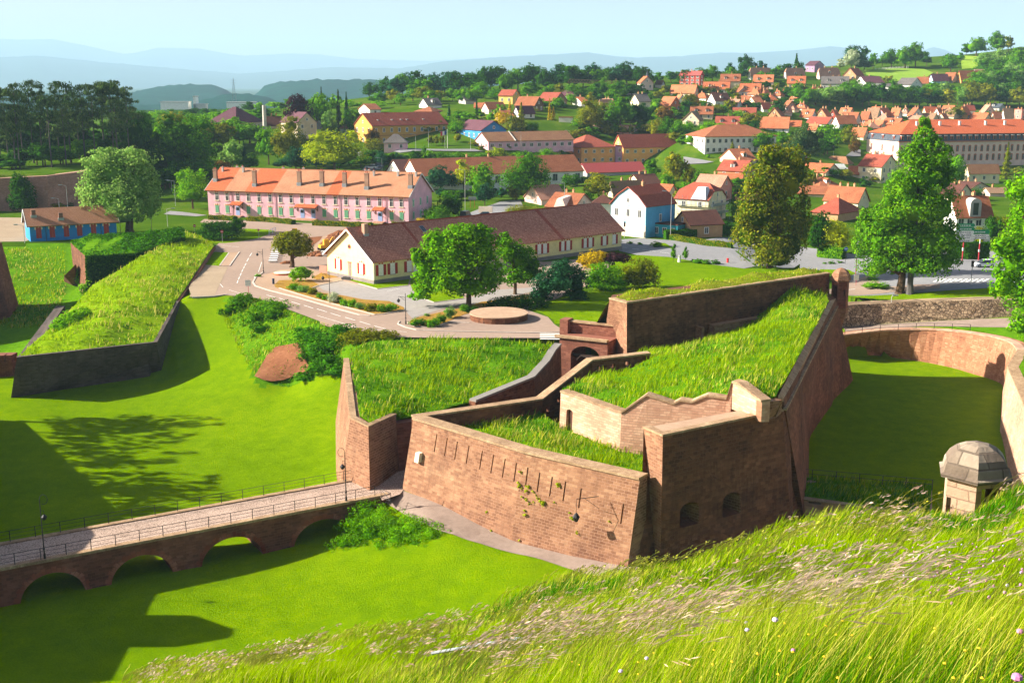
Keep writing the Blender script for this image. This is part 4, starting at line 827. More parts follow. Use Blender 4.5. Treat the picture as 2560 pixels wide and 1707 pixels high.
# small gate and the road past the bridge head
GR=empty('metal_barrier',tuple(W(950,1245,-7.5)),0,'small iron barrier gate with crossed bars at the bridge end','barrier')
p,q=W(953,1247,-7.5),W(977,1258,-7.5); mb=MB()
for a_,b_ in ((p,p+Vector((0,0,1.15))),(q,q+Vector((0,0,1.15))),(p+Vector((0,0,1.1)),q+Vector((0,0,1.1))),(p+Vector((0,0,.2)),q+Vector((0,0,.2))),(p+Vector((0,0,.2)),q+Vector((0,0,1.1))),(q+Vector((0,0,.2)),p+Vector((0,0,1.1)))): mb.tube(a_,b_,.025,n=6)
mb.build('bars',[M['iron']],GR)
A0=SW('s',999,1230,-7.8)
sheet('road',[BP(Lb+.5,zb,.0),W(955,1252,zb),W(1000,1236,zb),Vector((-11.2,116,zb)),Vector((-5,122,zb)),Vector((-8,124,zb)),Vector((-12.3,121.8,zb)),W(912,1190,zb),BP(Lb+.5,zb,wdt)],M['cobble'],.06)
pa=[(950,1252),(985,1226),(1030,1236),(1075,1251),(1130,1275),(1200,1301),(1290,1342),(1400,1376),(1500,1400),(1600,1420)]; pbk=[(1560,1460),(1500,1442),(1400,1415),(1290,1385),(1200,1360),(1130,1337),(1060,1312),(1000,1280)]
sheet('path',[G(x,y) for x,y in pa+pbk],M['path'],.08,drape=True,step=1.0)
# ------------------------------------------------------------------ curved counterscarp on the right, path railing, rubble wall
CW=empty('curved_wall',(60,190,-10),0,'long curved banded sandstone wall closing the right ditch','wall')
ct=[(2085,842),(2112,839),(2200,829),(2300,825),(2380,829),(2450,838),(2500,848),(2532,862),(2545,880)]
cb=[(2085,893),(2120,893),(2200,899),(2300,912),(2380,928),(2430,943),(2470,955),(2500,968),(2505,985)]
tp=[W(x,y,zsx(x)+.2) for x,y in ct]; bb=[]
for (x,y),t_ in zip(cb,tp): v=W(x,y,-10.6); bb.append(v)
def crom(P,n=4):
    o=[]
    for i in range(len(P)-1):
        a,b,c,d=P[max(i-1,0)],P[i],P[i+1],P[min(i+2,len(P)-1)]
        for k in range(n): t=k/n; o.append(.5*((2*b)+(c-a)*t+(2*a-5*b+4*c-d)*t*t+(3*b-a-3*c+d)*t*t*t))
    return o+[P[-1]]
tps,bbs=crom(tp),crom(bb)
wall_mb(tps,bbs,2.3,-11).build('wall',[M['brickcurve']],CW); coping_mb(tps,1.0,.22,.1).build('coping',[M['sandpale']],CW)
RW2=empty('flank_wall',(68,140,-10),0,'pale lit stone wall running toward the viewer on the right of the ditch','wall')
t2=[tp[-1]+Vector((0,0,.2)),Vector((66,150,-2.8)),Vector((58,125,-2.5)),Vector((54,100,-1.5))]
b2=[bb[-1],W(2497,1100,-11),W(2530,1290,-12),Vector((50,92,-13))]
wall_mb(t2,b2,1.6,-13).build('wall',[M['sandpale']],RW2); coping_mb(t2,1.2,.2,.1).build('coping',[M['coping']],RW2)
mb=MB(); fl=[t2[0]+Vector((.8,0,.15)),t2[1]+Vector((1.2,0,.15)),t2[2]+Vector((1.2,0,.15)),t2[3]+Vector((1,0,.15)),Vector((90,100,0)),Vector((100,190,-2)),W(2640,880,-5.8)]
patch('verge_grass',fl,[],M['rough'],2,.1,None,kind='structure')
RU=empty('rubble_wall',(70,193,-6),0,'rough rubble stone retaining wall above the footpath on the right','wall')
rb=[W(x,y,zsx(x)) for x,y in [(2085,822),(2108,818),(2200,811),(2300,806),(2450,800),(2700,795)]]
rt=[Vector((p.x,p.y+.4,z)) for p,z in zip(rb,(-2.4,-2.3,-2.0,-1.5,-.8,-.5))]
wall_mb(rt,rb,2.6,-6.5).build('wall',[M['rubble']],RU)
E=empty('railing',tuple(W(2120,838,-5.6)),0,'thin iron railing beside the path on top of the curved wall','railing')
rp=[W(x,y,zsx(x)+.3) for x,y in [(2112,837),(2155,832),(2200,827.5),(2245,825),(2290,823),(2335,823),(2380,824),(2425,827)]]
for h in (1.0,.55):
    m_=MB()
    for i in range(len(rp)-1): m_.tube(rp[i]+Vector((0,0,h)),rp[i+1]+Vector((0,0,h)),.03,n=5)
    m_.build('rail',[M['iron']],E)
for p in rp: m_=MB(); m_.box(p.x-.035,p.x+.035,p.y-.035,p.y+.035,p.z-.1,p.z+1.02); m_.build('post',[M['iron']],E)
# caponier below the right hillside
CPN=empty('caponier',(44,112,-11),0,'low stone caponier with slits and a grassed roof crossing the ditch floor','caponier')
k1=W(1985,1246,-7.6); k2=W(2330,1295,-7.6); k1b=W(1975,1192,-7.6); k2b=W(2330,1215,-7.6)
f1,f2=k1+Vector((0,0,0)),k2
mb=MB(); mb.frus([Vector((p.x,p.y,-13)) for p in (k1,k2,k2b,k1b)],[k1,k2,k2b,k1b]); cp_=mb.build('wall',[M['sandpale']],CPN)
c=MB(); dd=(k2-k1).normalized(); nq=Vector((-dd.y,dd.x,0))
for x,y in [(1190,568),(1522,610)]: c.obox(WV(*S('g',x,y),k1,k2),dd*.65,nq*.8,Vector((0,0,.13)))
for x,y in [(1098,640),(1182,652),(1264,660),(1342,672)]: c.obox(WV(*S('g',x,y),k1,k2),dd*.08,nq*.8,Vector((0,0,.55)))
cut(cp_,c); coping_mb([k1,k2],.6,.15,.1).build('coping',[M['coping']],CPN)
cps=patch('grass_roof',[k1+Vector((0,.8,.1)),k2+Vector((0,.8,.1)),k2b+Vector((0,0,.1)),k1b+Vector((0,0,.1))],[(k1+k2b)/2+Vector((0,0,.5))],M['rough'],1,.1,CPN)
E=empty('railing',tuple(W(1990,1190,-7.5)),0,'thin iron railing on the far edge of the grassed caponier','railing')
rp=[W(x,y,-7.5) for x,y in [(1985,1194),(2030,1198),(2090,1203),(2148,1208),(2206,1213),(2264,1218),(2330,1224)]]
for h in (1.1,.6):
    m_=MB()
    for i in range(len(rp)-1): m_.tube(rp[i]+Vector((0,0,h)),rp[i+1]+Vector((0,0,h)),.028,n=5)
    m_.build('rail',[M['iron']],E)
for p in rp: m_=MB(); m_.box(p.x-.03,p.x+.03,p.y-.03,p.y+.03,p.z-.1,p.z+1.12); m_.build('post',[M['iron']],E)
# pale brick wall under the pines
PW=empty('brick_scarp',(-130,330,0),0,'tall pinkish brick scarp below the pine wood at the left','wall')
pb=[W(*p,0) for p in [(-160,535),(0,528),(120,527),(228,514),(262,496)]]; ptp=[Vector((p.x,p.y+1.5,z)) for p,z in zip(pb,(8.6,8.8,9.4,9.8,9.8))]
wall_mb(ptp,pb,2.5,-1).build('wall',[stone('8a6450','a87e68','c0988a',.5,.16,name='old_brick',dirt=.35,dirtc='6a5a50',mort='a89080')],PW)
# ------------------------------------------------------------------ the steep meadow the camera stands on
hx=[-150,250,500,700,900,1000,1150,1300,1400,1500,1650,1800,1900,2000,2150,2300,2420,2560,2750]
hy=[1775,1722,1680,1640,1606,1592,1560,1505,1470,1445,1418,1380,1350,1325,1305,1300,1285,1230,1190]
def TN(y): v=(y-CY)/FX; return (v*CP+SP)/(CP-v*SP)
def hill_g(px,d):
    """drop below the camera of the hillside, for a bearing (as picture column) and a distance"""
    px=np.asarray(px,float); d=np.asarray(d,float)
    yc=np.interp(px,hx,hy); v=(yc-CY)/FX; sc_=(v*CP+SP)/(CP-v*SP)
    dc=np.interp(px,[-150,500,1000,1300,1500,1650,2000,2420,2560],[45,42,40,38,40,36,33,31,28]); d0=np.interp(px,[-150,500,900,1200,1500,1900,2560],[40,33,26,17,11,7.5,6])
    s0=np.maximum(TN(1707.),sc_+.02)
    t=np.clip((dc-d)/(dc-d0),0,1); g=d*(sc_+(s0-sc_)*t**1.15)
    g=np.where(d<d0,1.7+(d0*s0-1.7)*(d/d0),g); g=np.where(d>dc,dc*sc_+(d-dc)*1.15,g)
    X=(px-CX)/FX*d; return g+.10*np.sin(X*1.1+d*.6)*np.minimum(d/15,1)+.06*np.sin(X*2.3-d*1.7)*np.minimum(d/15,1)
cols=np.linspace(-400,3000,210); ds=np.concatenate([np.linspace(.5,8,10),np.linspace(8.6,48,80),np.linspace(50,80,16)])
CC,DD=np.meshgrid(cols,ds); ta=(CC-CX)/FX/1.0
Zh=HC-hill_g(CC,DD); Zh=np.maximum(Zh,-14); V=np.stack([ta*DD*1.13,DD,Zh],-1)
# bearing factor: a column at depth d sits at u*axial depth
AX=DD*CP+(HC-Zh)*SP; V[...,0]=ta*AX
n=len(cols); i=np.arange(n-1)[None]+np.arange(len(ds)-1)[:,None]*n; F=np.stack([i,i+1,i+n+1,i+n],-1).reshape(-1,4)
M['hillsoil']=ground('1e3a02','345a06','507a10',.5,2.5,9,'hillside_turf',bd=.1,bs=1)
tag(mesh_obj('hillside',np_mesh('hillside',V.reshape(-1,3),F,M['hillsoil'],smooth=True)),kind='structure')
def hill_pts(px,d):
    z=HC-hill_g(px,d); ax=d*CP+(HC-z)*SP; return np.stack([(px-CX)/FX*ax,d,z],-1)
rs=np.random.RandomState(4); N=190000
px=-60+rs.rand(N)*2700; dc=np.interp(px,[-150,500,1000,1300,1500,1650,2000,2420,2560],[45,42,40,38,40,36,33,31,28]); d0=np.interp(px,[-150,500,900,1200,1500,1900,2560],[38,31,22,13,8,5.5,4.5])
d=d0*(dc*1.05/d0)**(rs.rand(N)**.85); P=hill_pts(px,d)
keep=(px>200); P,d,px=P[keep],d[keep],px[keep]
q=np.sin(P[:,0]*.55+1)+np.sin(P[:,1]*.4+P[:,0]*.3)+rs.randn(len(P))*.7
k1_,k2_=q<.55,(q>=.55)&(q<1.0)
F=[]
for m_,kk,hh in ((0,k1_,.5),(1,k2_,.58),(2,q>=1.0,.42)):
    F.append((P[kk],hh*(.75+.3*np.sin(P[kk][:,0]*.9)),np.maximum(.005,d[kk]*.0007),m_))
blades('meadow_grass',F,[M['bl_a'],M['bl_b'],M['bl_c']],label='long windblown meadow grass covering the near hillside',seed=21,lean=(.42,.08))
# feathery seed heads
def plumes(name,px,d,seed,mat_,L=.22,hs=1.0,label=None):
    rs=np.random.RandomState(seed); R0=hill_pts(px,d); VV=[];FF=[];MI=[];n0=0
    for r,dd in zip(R0,d):
        h=hs*(.75+.5*rs.rand()); lean=.45+.35*rs.rand(); ang=rs.randn()*.35
        lx,ly=math.cos(ang)*lean,math.sin(ang)*lean*.6; w_=max(.0025,dd*.0004)
        pts=[np.array([lx*h*t*t,ly*h*t*t,h*(t-.22*t**3)]) for t in (0,.4,.75,1)]
        for a,b in zip(pts[:-1],pts[1:]):
            VV+= [r+a-(w_,0,0),r+a+(w_,0,0),r+b+(w_,0,0),r+b-(w_,0,0)]; FF.append((n0,n0+1,n0+2,n0+3)); MI.append(1); n0+=4
        base=r+pts[-1]; dv=pts[-1]-pts[-2]; dv/=np.linalg.norm(dv); l_=L*(.7+.8*rs.rand()); wp=max(.012,dd*.0012)*(.7+.6*rs.rand())
        for k in range(5):
            o=base+dv*l_*(k/5.-.3)+rs.randn(3)*wp*.5; e=o+(dv+rs.randn(3)*.25-np.array([0,0,.15*k/5]))*l_*.5; s_=np.array([rs.randn()*.3,rs.randn()*.3,1.])*wp*.5
            m=(o+e)/2; VV+=[o,m+s_,e,m-s_]; FF.append((n0,n0+1,n0+2,n0+3)); MI.append(0); n0+=4
    o=mesh_obj(name,np_mesh(name,np.array(VV),np.array(FF),[mat_,M['bl_b']],np.array(MI))); tag(o,label=label,kind='stuff'); return o
def zone(n,xa,xb,fa,fb,seed,pw=1):
    rs=np.random.RandomState(seed); x=xa+rs.rand(n)*(xb-xa); dc=np.interp(x,[-150,500,1000,1300,1500,1650,2000,2420,2560],[45,42,40,38,40,36,33,31,28]); d0=np.interp(x,[-150,500,900,1200,1500,1900,2560],[38,31,22,13,8,5.5,4.5])
    d=d0*(dc/d0)**(fa+(fb-fa)*rs.rand(n)**pw)
    q=np.sin(x*.02+seed)+np.sin(d*.8+x*.011); k=q>-.5; return x[k],d[k]
def cat2(*z): return np.concatenate([a[0] for a in z]),np.concatenate([a[1] for a in z])
x,d_=cat2(zone(700,1250,2100,.25,.8,1),zone(300,1900,2560,.6,1,2),zone(260,1100,1700,0,.4,3),zone(130,1800,2560,.0,.5,4),zone(350,300,1250,.1,1,6))
plumes('seed_heads',x,d_,5,M['bl_p'],label='purplish beige feathery seed heads nodding over the near meadow')
x,d_=cat2(zone(900,300,1500,.55,1.0,7),zone(500,1400,2300,.8,1.03,8))
plumes('seed_heads',x,d_,9,M['bl_b'],.13,.85,label='pale straw seed heads along the brow of the near hillside')
# flowers
fl=MB(); rr=random.Random(3); pink=flat('c07aa8','clover_pink'); lil=flat('c8b4e0','lilac_petals'); yel=flat('e8c020','yellow_petals')
def fpos(x,y,up=.1):
    lo,hi=4.0,45.0
    for d in np.arange(4,46,.15):
        g=float(hill_g(x,d)); 
        if TN(y)*d>=g-.5: return WD(x,y,d)
    return WD(x,y,30)
for x,y,m_,r in [(1865,1556,1,.024),(1868,1574,1,.017),(1938,1549,1,.022),(2078,1512,1,.024),(2095,1514,1,.024),(2550,1578,0,.018),(2543,1693,0,.024),(1552,1677,1,.018),(1617,1645,1,.018),(1983,1625,0,.014)]: p=fpos(x,y); fl.lathe(p,[(r*.3,-r*.7),(r,-.1*r),(r*.85,.5*r),(r*.2,.8*r)],8,m_)
for k in range(150):
    x=rr.gauss(2330,170); y=rr.gauss(1400,60)
    if 1900<x<2560 and 1300<y<1560: p=fpos(x,y); fl.lathe(p,[(.006,-.012),(.018,0),(.014,.014),(.003,.02)],6,rr.choice([0,0,0,1]))
for k in range(70):
    x=rr.uniform(1150,2560); y=rr.uniform(1460,1707); p=fpos(x,y); fl.lathe(p,[(.003,-.006),(.010,0),(.003,.006)],5,2)
tag(fl.build('wildflowers',[pink,lil,yel]),label='pink, lilac and yellow wildflowers scattered through the near meadow',kind='stuff')
# sentry box on the brow
sp=WD(2433,1235,31); SX,SY=sp.x,sp.y; zt_=WD(2433,1105,31).z
SB=empty('sentry_box',(SX,SY,zt_-3.4),0,'weathered stone sentry box with domed cap in the long grass at the right','sentry box')
ph=R(12); mb=MB(); mb.lathe((SX,SY,0),[(.86,zt_-4.2),(.86,zt_-.95)],6,0,ph); bo=mb.build('body',[stone('8a6c58','b0927a','ccb096',.7,.3,name='sentry_stone',dirt=.5,dirtc='4a3a30',mort='7a6452')],SB)
k=MB(); k.obox((SX+.17,SY-.75,zt_-2.1),(.27,0,0),(0,.6,0),(0,0,1.0)); cut(bo,k)
k=MB(); k.obox((SX+.05,SY+.1,zt_-2.3),(.5,0,0),(0,.55,0),(0,0,1.2)); cut(bo,k)
k=MB(); k.obox((SX-.75,SY-.25,zt_-1.75),(.4,0,0),(0,.05,0),(0,0,.22)); cut(bo,k)
mw=stone('54483e','7c6e60','b0a490',.8,.36,name='lichened_stone',dirt=.5,dirtc='3a3630',mort='4a4038',moss=.1)
mb=MB(); mb.lathe((SX,SY,0),[(.9,zt_-.98),(1.06,zt_-.93),(1.08,zt_-.84),(.98,zt_-.8)],6,0,ph); mb.build('eave',[mw],SB)
mb=MB(); mb.lathe((SX,SY,0),[(.98,zt_-.81),(.94,zt_-.6),(.80,zt_-.36),(.6,zt_-.18),(.34,zt_-.05),(.08,zt_)],6,0,ph); mb.build('dome',[mw],SB)
# scarp carrying the box
SC=empty('upper_scarp',(SX,SY+1,0),0,'upper fortress scarp wall whose corner carries the near sentry box','wall')
mb=MB(); mb.frus([(SX-1.2,SY+.2,-14),(SX+1.2,SY+1.6,-14),(SX+14,SY-7,-14),(SX+12,SY-14,-14)],[(SX-.6,SY-.4,zt_-4.0),(SX+.7,SY+.8,zt_-4.0),(SX+12,SY-8,zt_-4.0),(SX+10,SY-12,zt_-4.0)]); mb.build('wall',[M['sanddark']],SC)
# galvanised handrail lying in the grass
p=WD(1080,1632,21.5); q=WD(1301,1594,20.5); m_=WD(1256,1603,20.7); g_=WD(1258,1640,20.7); HR=empty('handrail',tuple(g_),0,'grey galvanised handrail end poking out of the hillside grass','handrail')
mb=MB(); mb.tube(p,q,.035,n=8); mb.tube(q,q-Vector((-.01,0,.09)),.03,n=8); mb.build('rail',[M['zinc']],HR)
mb=MB(); mb.tube(m_,g_-Vector((0,0,.6)),.03,n=8); mb.build('post',[M['zinc']],HR); mb=MB(); mb.tube(g_+Vector((.02,0,.05)),WD(1286,1598,20.6),.02,n=6); mb.build('brace',[M['zinc']],HR)
for (x,y,s_) in [(1322,1648,.28),(1160,1690,.2)]:
    p=WD(x,y,19 if x>1200 else 21); mb=MB(); pts=[(rr.uniform(.6,1)*s_,-s_*.5),(rr.uniform(.9,1.1)*s_,0),(s_*.7,s_*.35)]; mb.lathe(p,pts,7); o=mb.build('boulder',[M['coping']]); tag(o,'grey stone block half buried in grass '+('below the handrail' if x>1200 else 'at the bottom edge of the picture'),'stone')
# tall grass on the bastion tops
meadow('tall_grass',ps,.6,13,.10,31,(.76,.10,.14),label='tall sunlit grass on the big bastion plateau behind the stepped wall')
meadow('tall_grass',cs,.6,20,.09,32,(.7,.15,.15),label='tall grass filling the walled court behind the slitted front wall')
meadow('tall_grass',ts,.6,11,.12,33,(.56,.08,.36),label='tufted meadow grass on the low bastion left of the gate')
meadow('tall_grass',ls,.5,5,.16,34,(.62,.28,.10),label='sunny straw tinted grass on the blackened left bastion')
meadow('tall_grass',es,.3,6,.12,35,(.6,.25,.15),label='sparse grass on the earth cap of the tall rampart')
meadow('tall_grass',cps,.6,16,.09,36,(.3,.1,.6),label='lush green weeds on the caponier roof')
bk_=[W(*p,z) for p,z in [((575,742),0),((650,748),0),((727,778),0),((830,820),0),((930,852),-.5),((865,890),-3),((855,950),-5.6),((740,960),-6.5),((650,955),-6.6),((610,900),-5),((560,800),-2)]]
class _S: pass
bp_=[(p.x,p.y) for p in bk_]; meadow('bank_growth',(H,bp_),.5,9,.14,37,(.5,.1,.4),label='rough green growth on the bank between the road and the ditch lawn')
lf_=[W(*p,z) for p,z in [((-60,612),0),((165,612),0),((165,735),-6),((130,830),-7.5),((30,830),-8),((-60,800),-8)]]
meadow('tall_grass',(H,[(p.x,p.y) for p in lf_]),.5,4,.2,38,(.5,.3,.2),label='rough grass on the far slope of the left ditch under the blue house')
# ------------------------------------------------------------------ trees
def trunk_mb(h,r,blobs,rs,lean=0,fork=5,r2=.45):
    mb=MB(); pts=[Vector((lean*h*t+(rs.rand()-.5)*r*.6*(t>0),(rs.rand()-.5)*r*.5*(t>0),h*t)) for t in (0,.08,.35,.7,1)]; rr_=[r*1.5,r*1.05,r*.9,r*.7,r*r2]
    for i in range(4): mb.tube(pts[i],pts[i+1],rr_[i],rr_[i+1],8,caps=i in(0,3))
    for k in range(fork):
        b=blobs[k%len(blobs)]; a=pts[2].lerp(pts[4],rs.rand()); e=Vector(b[:3])+Vector((rs.randn()*b[3],rs.randn()*b[4],rs.randn()*b[5]))*.3
        m=a.lerp(e,.5)+Vector((0,0,(e-a).length*.06)); mb.tube(a,m,r*.42,r*.28,6); mb.tube(m,e,r*.28,r*.08,6)
    return mb
def setmat(o,m): o.material_slots[0].link='OBJECT'; o.material_slots[0].material=m
shapes={'round':[(0,0,.55,.5,.5,.4),(-.24,.05,.42,.32,.32,.26),(.26,-.05,.42,.32,.34,.26),(.05,.1,.82,.28,.28,.19)],
'tall':[(0,0,.38,.48,.48,.3),(0,.05,.6,.42,.42,.28),(.05,0,.83,.28,.28,.18),(-.18,0,.42,.36,.36,.26)],
'wide':[(-.28,0,.5,.32,.34,.32),(.27,.03,.48,.32,.34,.34),(0,0,.68,.36,.36,.32),(.02,.05,.38,.5,.46,.28)],
'bush':[(0,0,.42,.45,.45,.48),(-.22,0,.35,.28,.3,.36),(.24,.05,.36,.26,.3,.34)],
'willow':[(0,0,.6,.36,.36,.36),(-.22,0,.36,.24,.25,.34),(.22,0,.36,.24,.25,.34)]}
PR={}
def proto(kind,lod,var):
    key=(kind,lod,var)
    if key in PR: return PR[key]
    rs=np.random.RandomState(hash(kind)%1000 if 0 else sum(map(ord,kind))+var*17+lod)
    n,size=((420,.115),(1500,.062),(4600,.036))[lod]
    if kind=='conifer':
        C=[];N_=[]; k=n; t=rs.rand(k)**.75; r=(1-t)*.47*(.72+.28*np.sin(t*46)); a=rs.rand(k)*6.283; q=.55+.45*rs.rand(k)
        P=np.stack([np.cos(a)*r*q,np.sin(a)*r*q,.06+t*.94-.06*q*(1-t)],-1); nr=np.stack([np.cos(a),np.sin(a),np.full(k,.7)],-1)+rs.randn(k,3)*.3
        nr/=np.linalg.norm(nr,axis=1)[:,None]; tt=np.cross(nr,rs.randn(k,3)); tt/=np.linalg.norm(tt,axis=1)[:,None]; u=np.cross(nr,tt); s=(size*1.1*(.6+.8*rs.rand(k)))[:,None]
        V=np.stack([P-tt*s*.5,P+u*s*.35,P+tt*s*.5,P-u*s*.35],1).reshape(-1,3); F=np.arange(len(V)).reshape(-1,4); bl=[(0,0,.5,.1,.1,.3)]; hr=.9
    elif kind=='pine':
        bl=[]; 
        for k in range(9): z=.42+.56*rs.rand(); a=rs.rand()*6.28; w=.33*(1.25-z); bl.append((math.cos(a)*w,math.sin(a)*w,z,.22+.1*rs.rand(),.22+.08*rs.rand(),.045+.03*rs.rand()))
        bl+=[(0,0,.93,.2,.2,.06),(.05,0,.72,.3,.3,.06)]; V,F=leaves(bl,int(n*1.1),size*.85,rs,.4,.4,False); hr=.92
    else:
        bl=[tuple(v*(1+.22*(rs.rand()-.5)) if i>2 else v+.06*(rs.rand()-.5) for i,v in enumerate(b)) for b in shapes[kind]]
        for _ in range(5 if kind!='bush' else 3): b=bl[rs.randint(0,4 if kind not in('bush','willow') else 3)]; a=rs.rand()*6.28; bl.append((b[0]+math.cos(a)*b[3]*.75,b[1]+math.sin(a)*b[4]*.75,b[2]+(rs.rand()-.2)*b[5]*.9,b[3]*.45,b[4]*.45,b[5]*.42))
        V,F=leaves(bl,n,size,rs,.36 if lod else .3); hr=.5
    cm=np_mesh('crown',V,F,LM['mid']); tb=trunk_mb(hr,.028 if kind!='pine' else .02,[b for b in bl],rs,fork=4 if kind not in('conifer','bush') else 0)
    if kind=='bush': tb=MB().tube((0,0,0),(0,0,.3),.04,.02,6)
    tm=tb.mesh('trunk',[M['bark'] if kind!='pine' else M['barkgrey']]); PR[key]=(cm,tm); return PR[key]
CN={'oak':'olive green','dark':'dark green','mid':'mid green','bright':'fresh green','yellow':'yellow-green','olive':'olive green','purple':'purple-leaved','blue':'blue-green','pine':'dark needled','pale':'pale green','russet':'brownish','gold':'golden','white':'white-flowering','ivy':'ivy green'}
KN={'round':'rounded','tall':'tall','wide':'spreading','bush':'bushy','willow':'drooping','conifer':'conical','pine':'tall bare-trunked'}
NM={'conifer':'conifer','pine':'pine_tree','bush':'shrub','willow':'willow'}
alltrees=[]
def tree(kind,xc,yt,yb,wpx,colr,place,lod=None,group=None,d=None,label=None):
    p=G(xc,yb) if d is None else WD(xc,yb,d)
    ax=p.y*CP+(HC-p.z)*SP; s=FX/ax; h=(yb-yt)/s; wd=wpx/s
    if lod is None: lod=0 if wpx<34 else (1 if wpx<75 else 2)
    v=rnd.randint(0,2); cm,tm=proto(kind,lod,v); nm=NM.get(kind,'tree')
    rz=rnd.uniform(0,6.28)
    sx=wd*1.06
    if yb-yt<0: return
    if lod==0:
        c=bpy.data.objects.new(nm,joined(kind,v)); col.objects.link(c); c.location=p-Vector((0,0,.1)); c.scale=(sx,sx,h); c.rotation_euler=(0,0,rz); c.material_slots[0].link='OBJECT'; c.material_slots[0].material=LM[colr]; E=c
    else:
        E=bpy.data.objects.new(nm,None); col.objects.link(E); E.location=p-Vector((0,0,.1)); E.scale=(sx,sx,h); E.rotation_euler=(0,0,rz)
        c=bpy.data.objects.new('crown',cm); col.objects.link(c); c.parent=E; setmat(c,LM[colr])
        t=bpy.data.objects.new('trunk',tm); col.objects.link(t); t.parent=E
    cat='shrub' if kind=='bush' else 'tree'
    L=label or f"{CN[colr]} {KN[kind]} {cat if kind not in('conifer','pine','willow') else kind} {place}"
    tag(E,L,cat,group); alltrees.append((E,L,group,xc)); return E
JM={}
def joined(kind,v):
    if (kind,v) in JM: return JM[(kind,v)]
    cm,tm=proto(kind,0,v); bm=bmesh.new(); bm.from_mesh(cm)
    k=len(bm.faces); bm.from_mesh(tm); bm.faces.ensure_lookup_table()
    for f in bm.faces[k:]: f.material_index=1
    me=bpy.data.meshes.new('tree'); bm.to_mesh(me); bm.free(); me.materials.append(LM['mid']); me.materials.append(M['bark']); JM[(kind,v)]=me; return me
def big(name,label,xb,yb,blobs,colr,n,leaf,tr,th=None,d=None,bark='bark',yo=0,group=None,fork=7,cat='tree',lean=0,core=True,sub=.34):
    p=G(xb,yb) if d is None else WD(xb,yb,d); ax=p.y*CP+(HC-p.z)*SP; s=FX/ax; rs=np.random.RandomState(int(xb)*7+int(yb))
    B=[((x-xb)/s,yo+(rs.rand()-.5)*rx/s*.5,(yb-y)/s,rx*1.14/s,rx/s,ry*1.14/s) for x,y,rx,ry in blobs]
    E=empty(name,p-Vector((0,0,.1)),0,label,cat,group); V,F=leaves(B,n,leaf,rs,sub,core=core); mesh_obj('crown',np_mesh('crown',V,F,LM[colr]),E)
    if tr: 
        top=max(b[2] for b in B); mb=trunk_mb(th or top*.8,tr,B,rs,lean,fork); mb.build('trunk',[M[bark]],E,world=False)
    return E
big('tree','huge light green spreading tree beside the blue house',325,583,[(300,435,62,45),(255,470,44,50),(355,465,46,52),(300,500,78,44),(270,398,42,24),(345,400,48,24),(240,520,28,30),(378,520,26,34),(300,540,60,25),(395,470,18,30),(222,490,16,22)],'pale',15000,.55,.9,12)
big('tree','round olive green tree standing alone on the plaza pavement',730,668,[(733,612,40,30),(712,618,26,24),(757,616,24,24),(735,592,30,14),(700,606,13,14),(770,622,12,14),(748,635,20,10)],'olive',4200,.34,.42,4.5)
big('shrub','dense yellow-green shrub behind the round fountain disc',752,703,[(752,684,24,15),(738,690,14,11),(768,686,14,12),(752,672,14,7)],'bright',1500,.26,.15,1.5,cat='shrub')
big('maple_tree','broad bright green maple in front of the long tiled house',1171,766,[(1165,640,62,56),(1105,655,52,58),(1212,622,36,46),(1160,588,44,26),(1098,602,34,26),(1222,690,34,42),(1080,712,42,30),(1180,715,56,30),(1062,672,28,40),(1135,700,50,36),(1200,578,22,16),(1050,735,24,16),(1040,640,16,22)],'bright',15000,.42,.4,7,fork=9)
big('tree','darker tree tucked behind the broad maple on its right',1288,736,[(1300,655,38,40),(1272,630,30,34),(1325,680,28,28),(1290,690,40,22),(1262,600,16,16)],'mid',5200,.38,.28,5)
big('shrub','dark shrub mass with white blossom right of the maple',1400,748,[(1400,700,44,40),(1365,715,32,32),(1440,708,30,36),(1410,670,30,20),(1350,740,30,14),(1440,738,30,14)],'blue',5200,.34,0,cat='shrub')
big('shrub','low dark shrubbery under the maple beside the paved path',1290,768,[(1260,758,38,14),(1310,756,40,16),(1225,764,20,9),(1350,757,24,14)],'dark',2400,.3,0,cat='shrub')
big('shrub','yellow leaved shrub by the end of the long tiled house',1482,676,[(1480,648,26,20),(1460,655,14,16),(1505,648,18,16),(1482,662,26,14)],'gold',2000,.3,0,cat='shrub')
big('shrub','purple leaved shrub between the yellow shrub and the clipped one',1540,676,[(1538,645,28,13),(1518,650,16,12),(1563,648,16,10)],'purple',1500,.3,0,cat='shrub')
big('shrub','large fresh green shrub on the lawn behind the rampart',1512,726,[(1510,690,40,30),(1482,700,28,24),(1540,702,28,24),(1512,712,46,14)],'bright',4200,.3,0,cat='shrub')
big('shrub','big rounded brownish green shrub at the right end of the shrubbery',1602,720,[(1602,678,36,30),(1575,690,26,26),(1630,688,20,26),(1600,702,44,16)],'olive',3600,.28,0,cat='shrub')
big('tree','tall olive tinted tree rising behind the earth capped rampart',1925,672,[(1918,398,34,28),(1968,402,34,30),(1898,455,46,42),(1960,462,44,46),(1985,440,22,30),(1890,530,52,50),(1950,545,56,58),(1868,590,38,40),(1915,618,58,40),(1972,610,44,44),(1992,560,24,36),(1862,470,20,24),(1905,380,18,14),(1940,650,44,18),(2000,510,14,22),(1868,560,30,30)],'oak',19000,.46,.5,22,fork=10)
big('tree','very tall bright green tree with grey trunk near the boulevard',2275,736,[(2286,322,18,22),(2292,362,32,30),(2268,400,42,34),(2318,400,34,34),(2290,445,56,40),(2240,470,46,38),(2338,450,30,36),(2262,520,64,46),(2328,520,48,46),(2212,540,40,44),(2240,600,60,44),(2312,600,62,44),(2362,590,26,34),(2192,600,34,40),(2300,660,70,34),(2352,650,36,26),(2205,650,30,24)],'mid',24000,.42,.5,26,fork=12,bark='barkgrey')
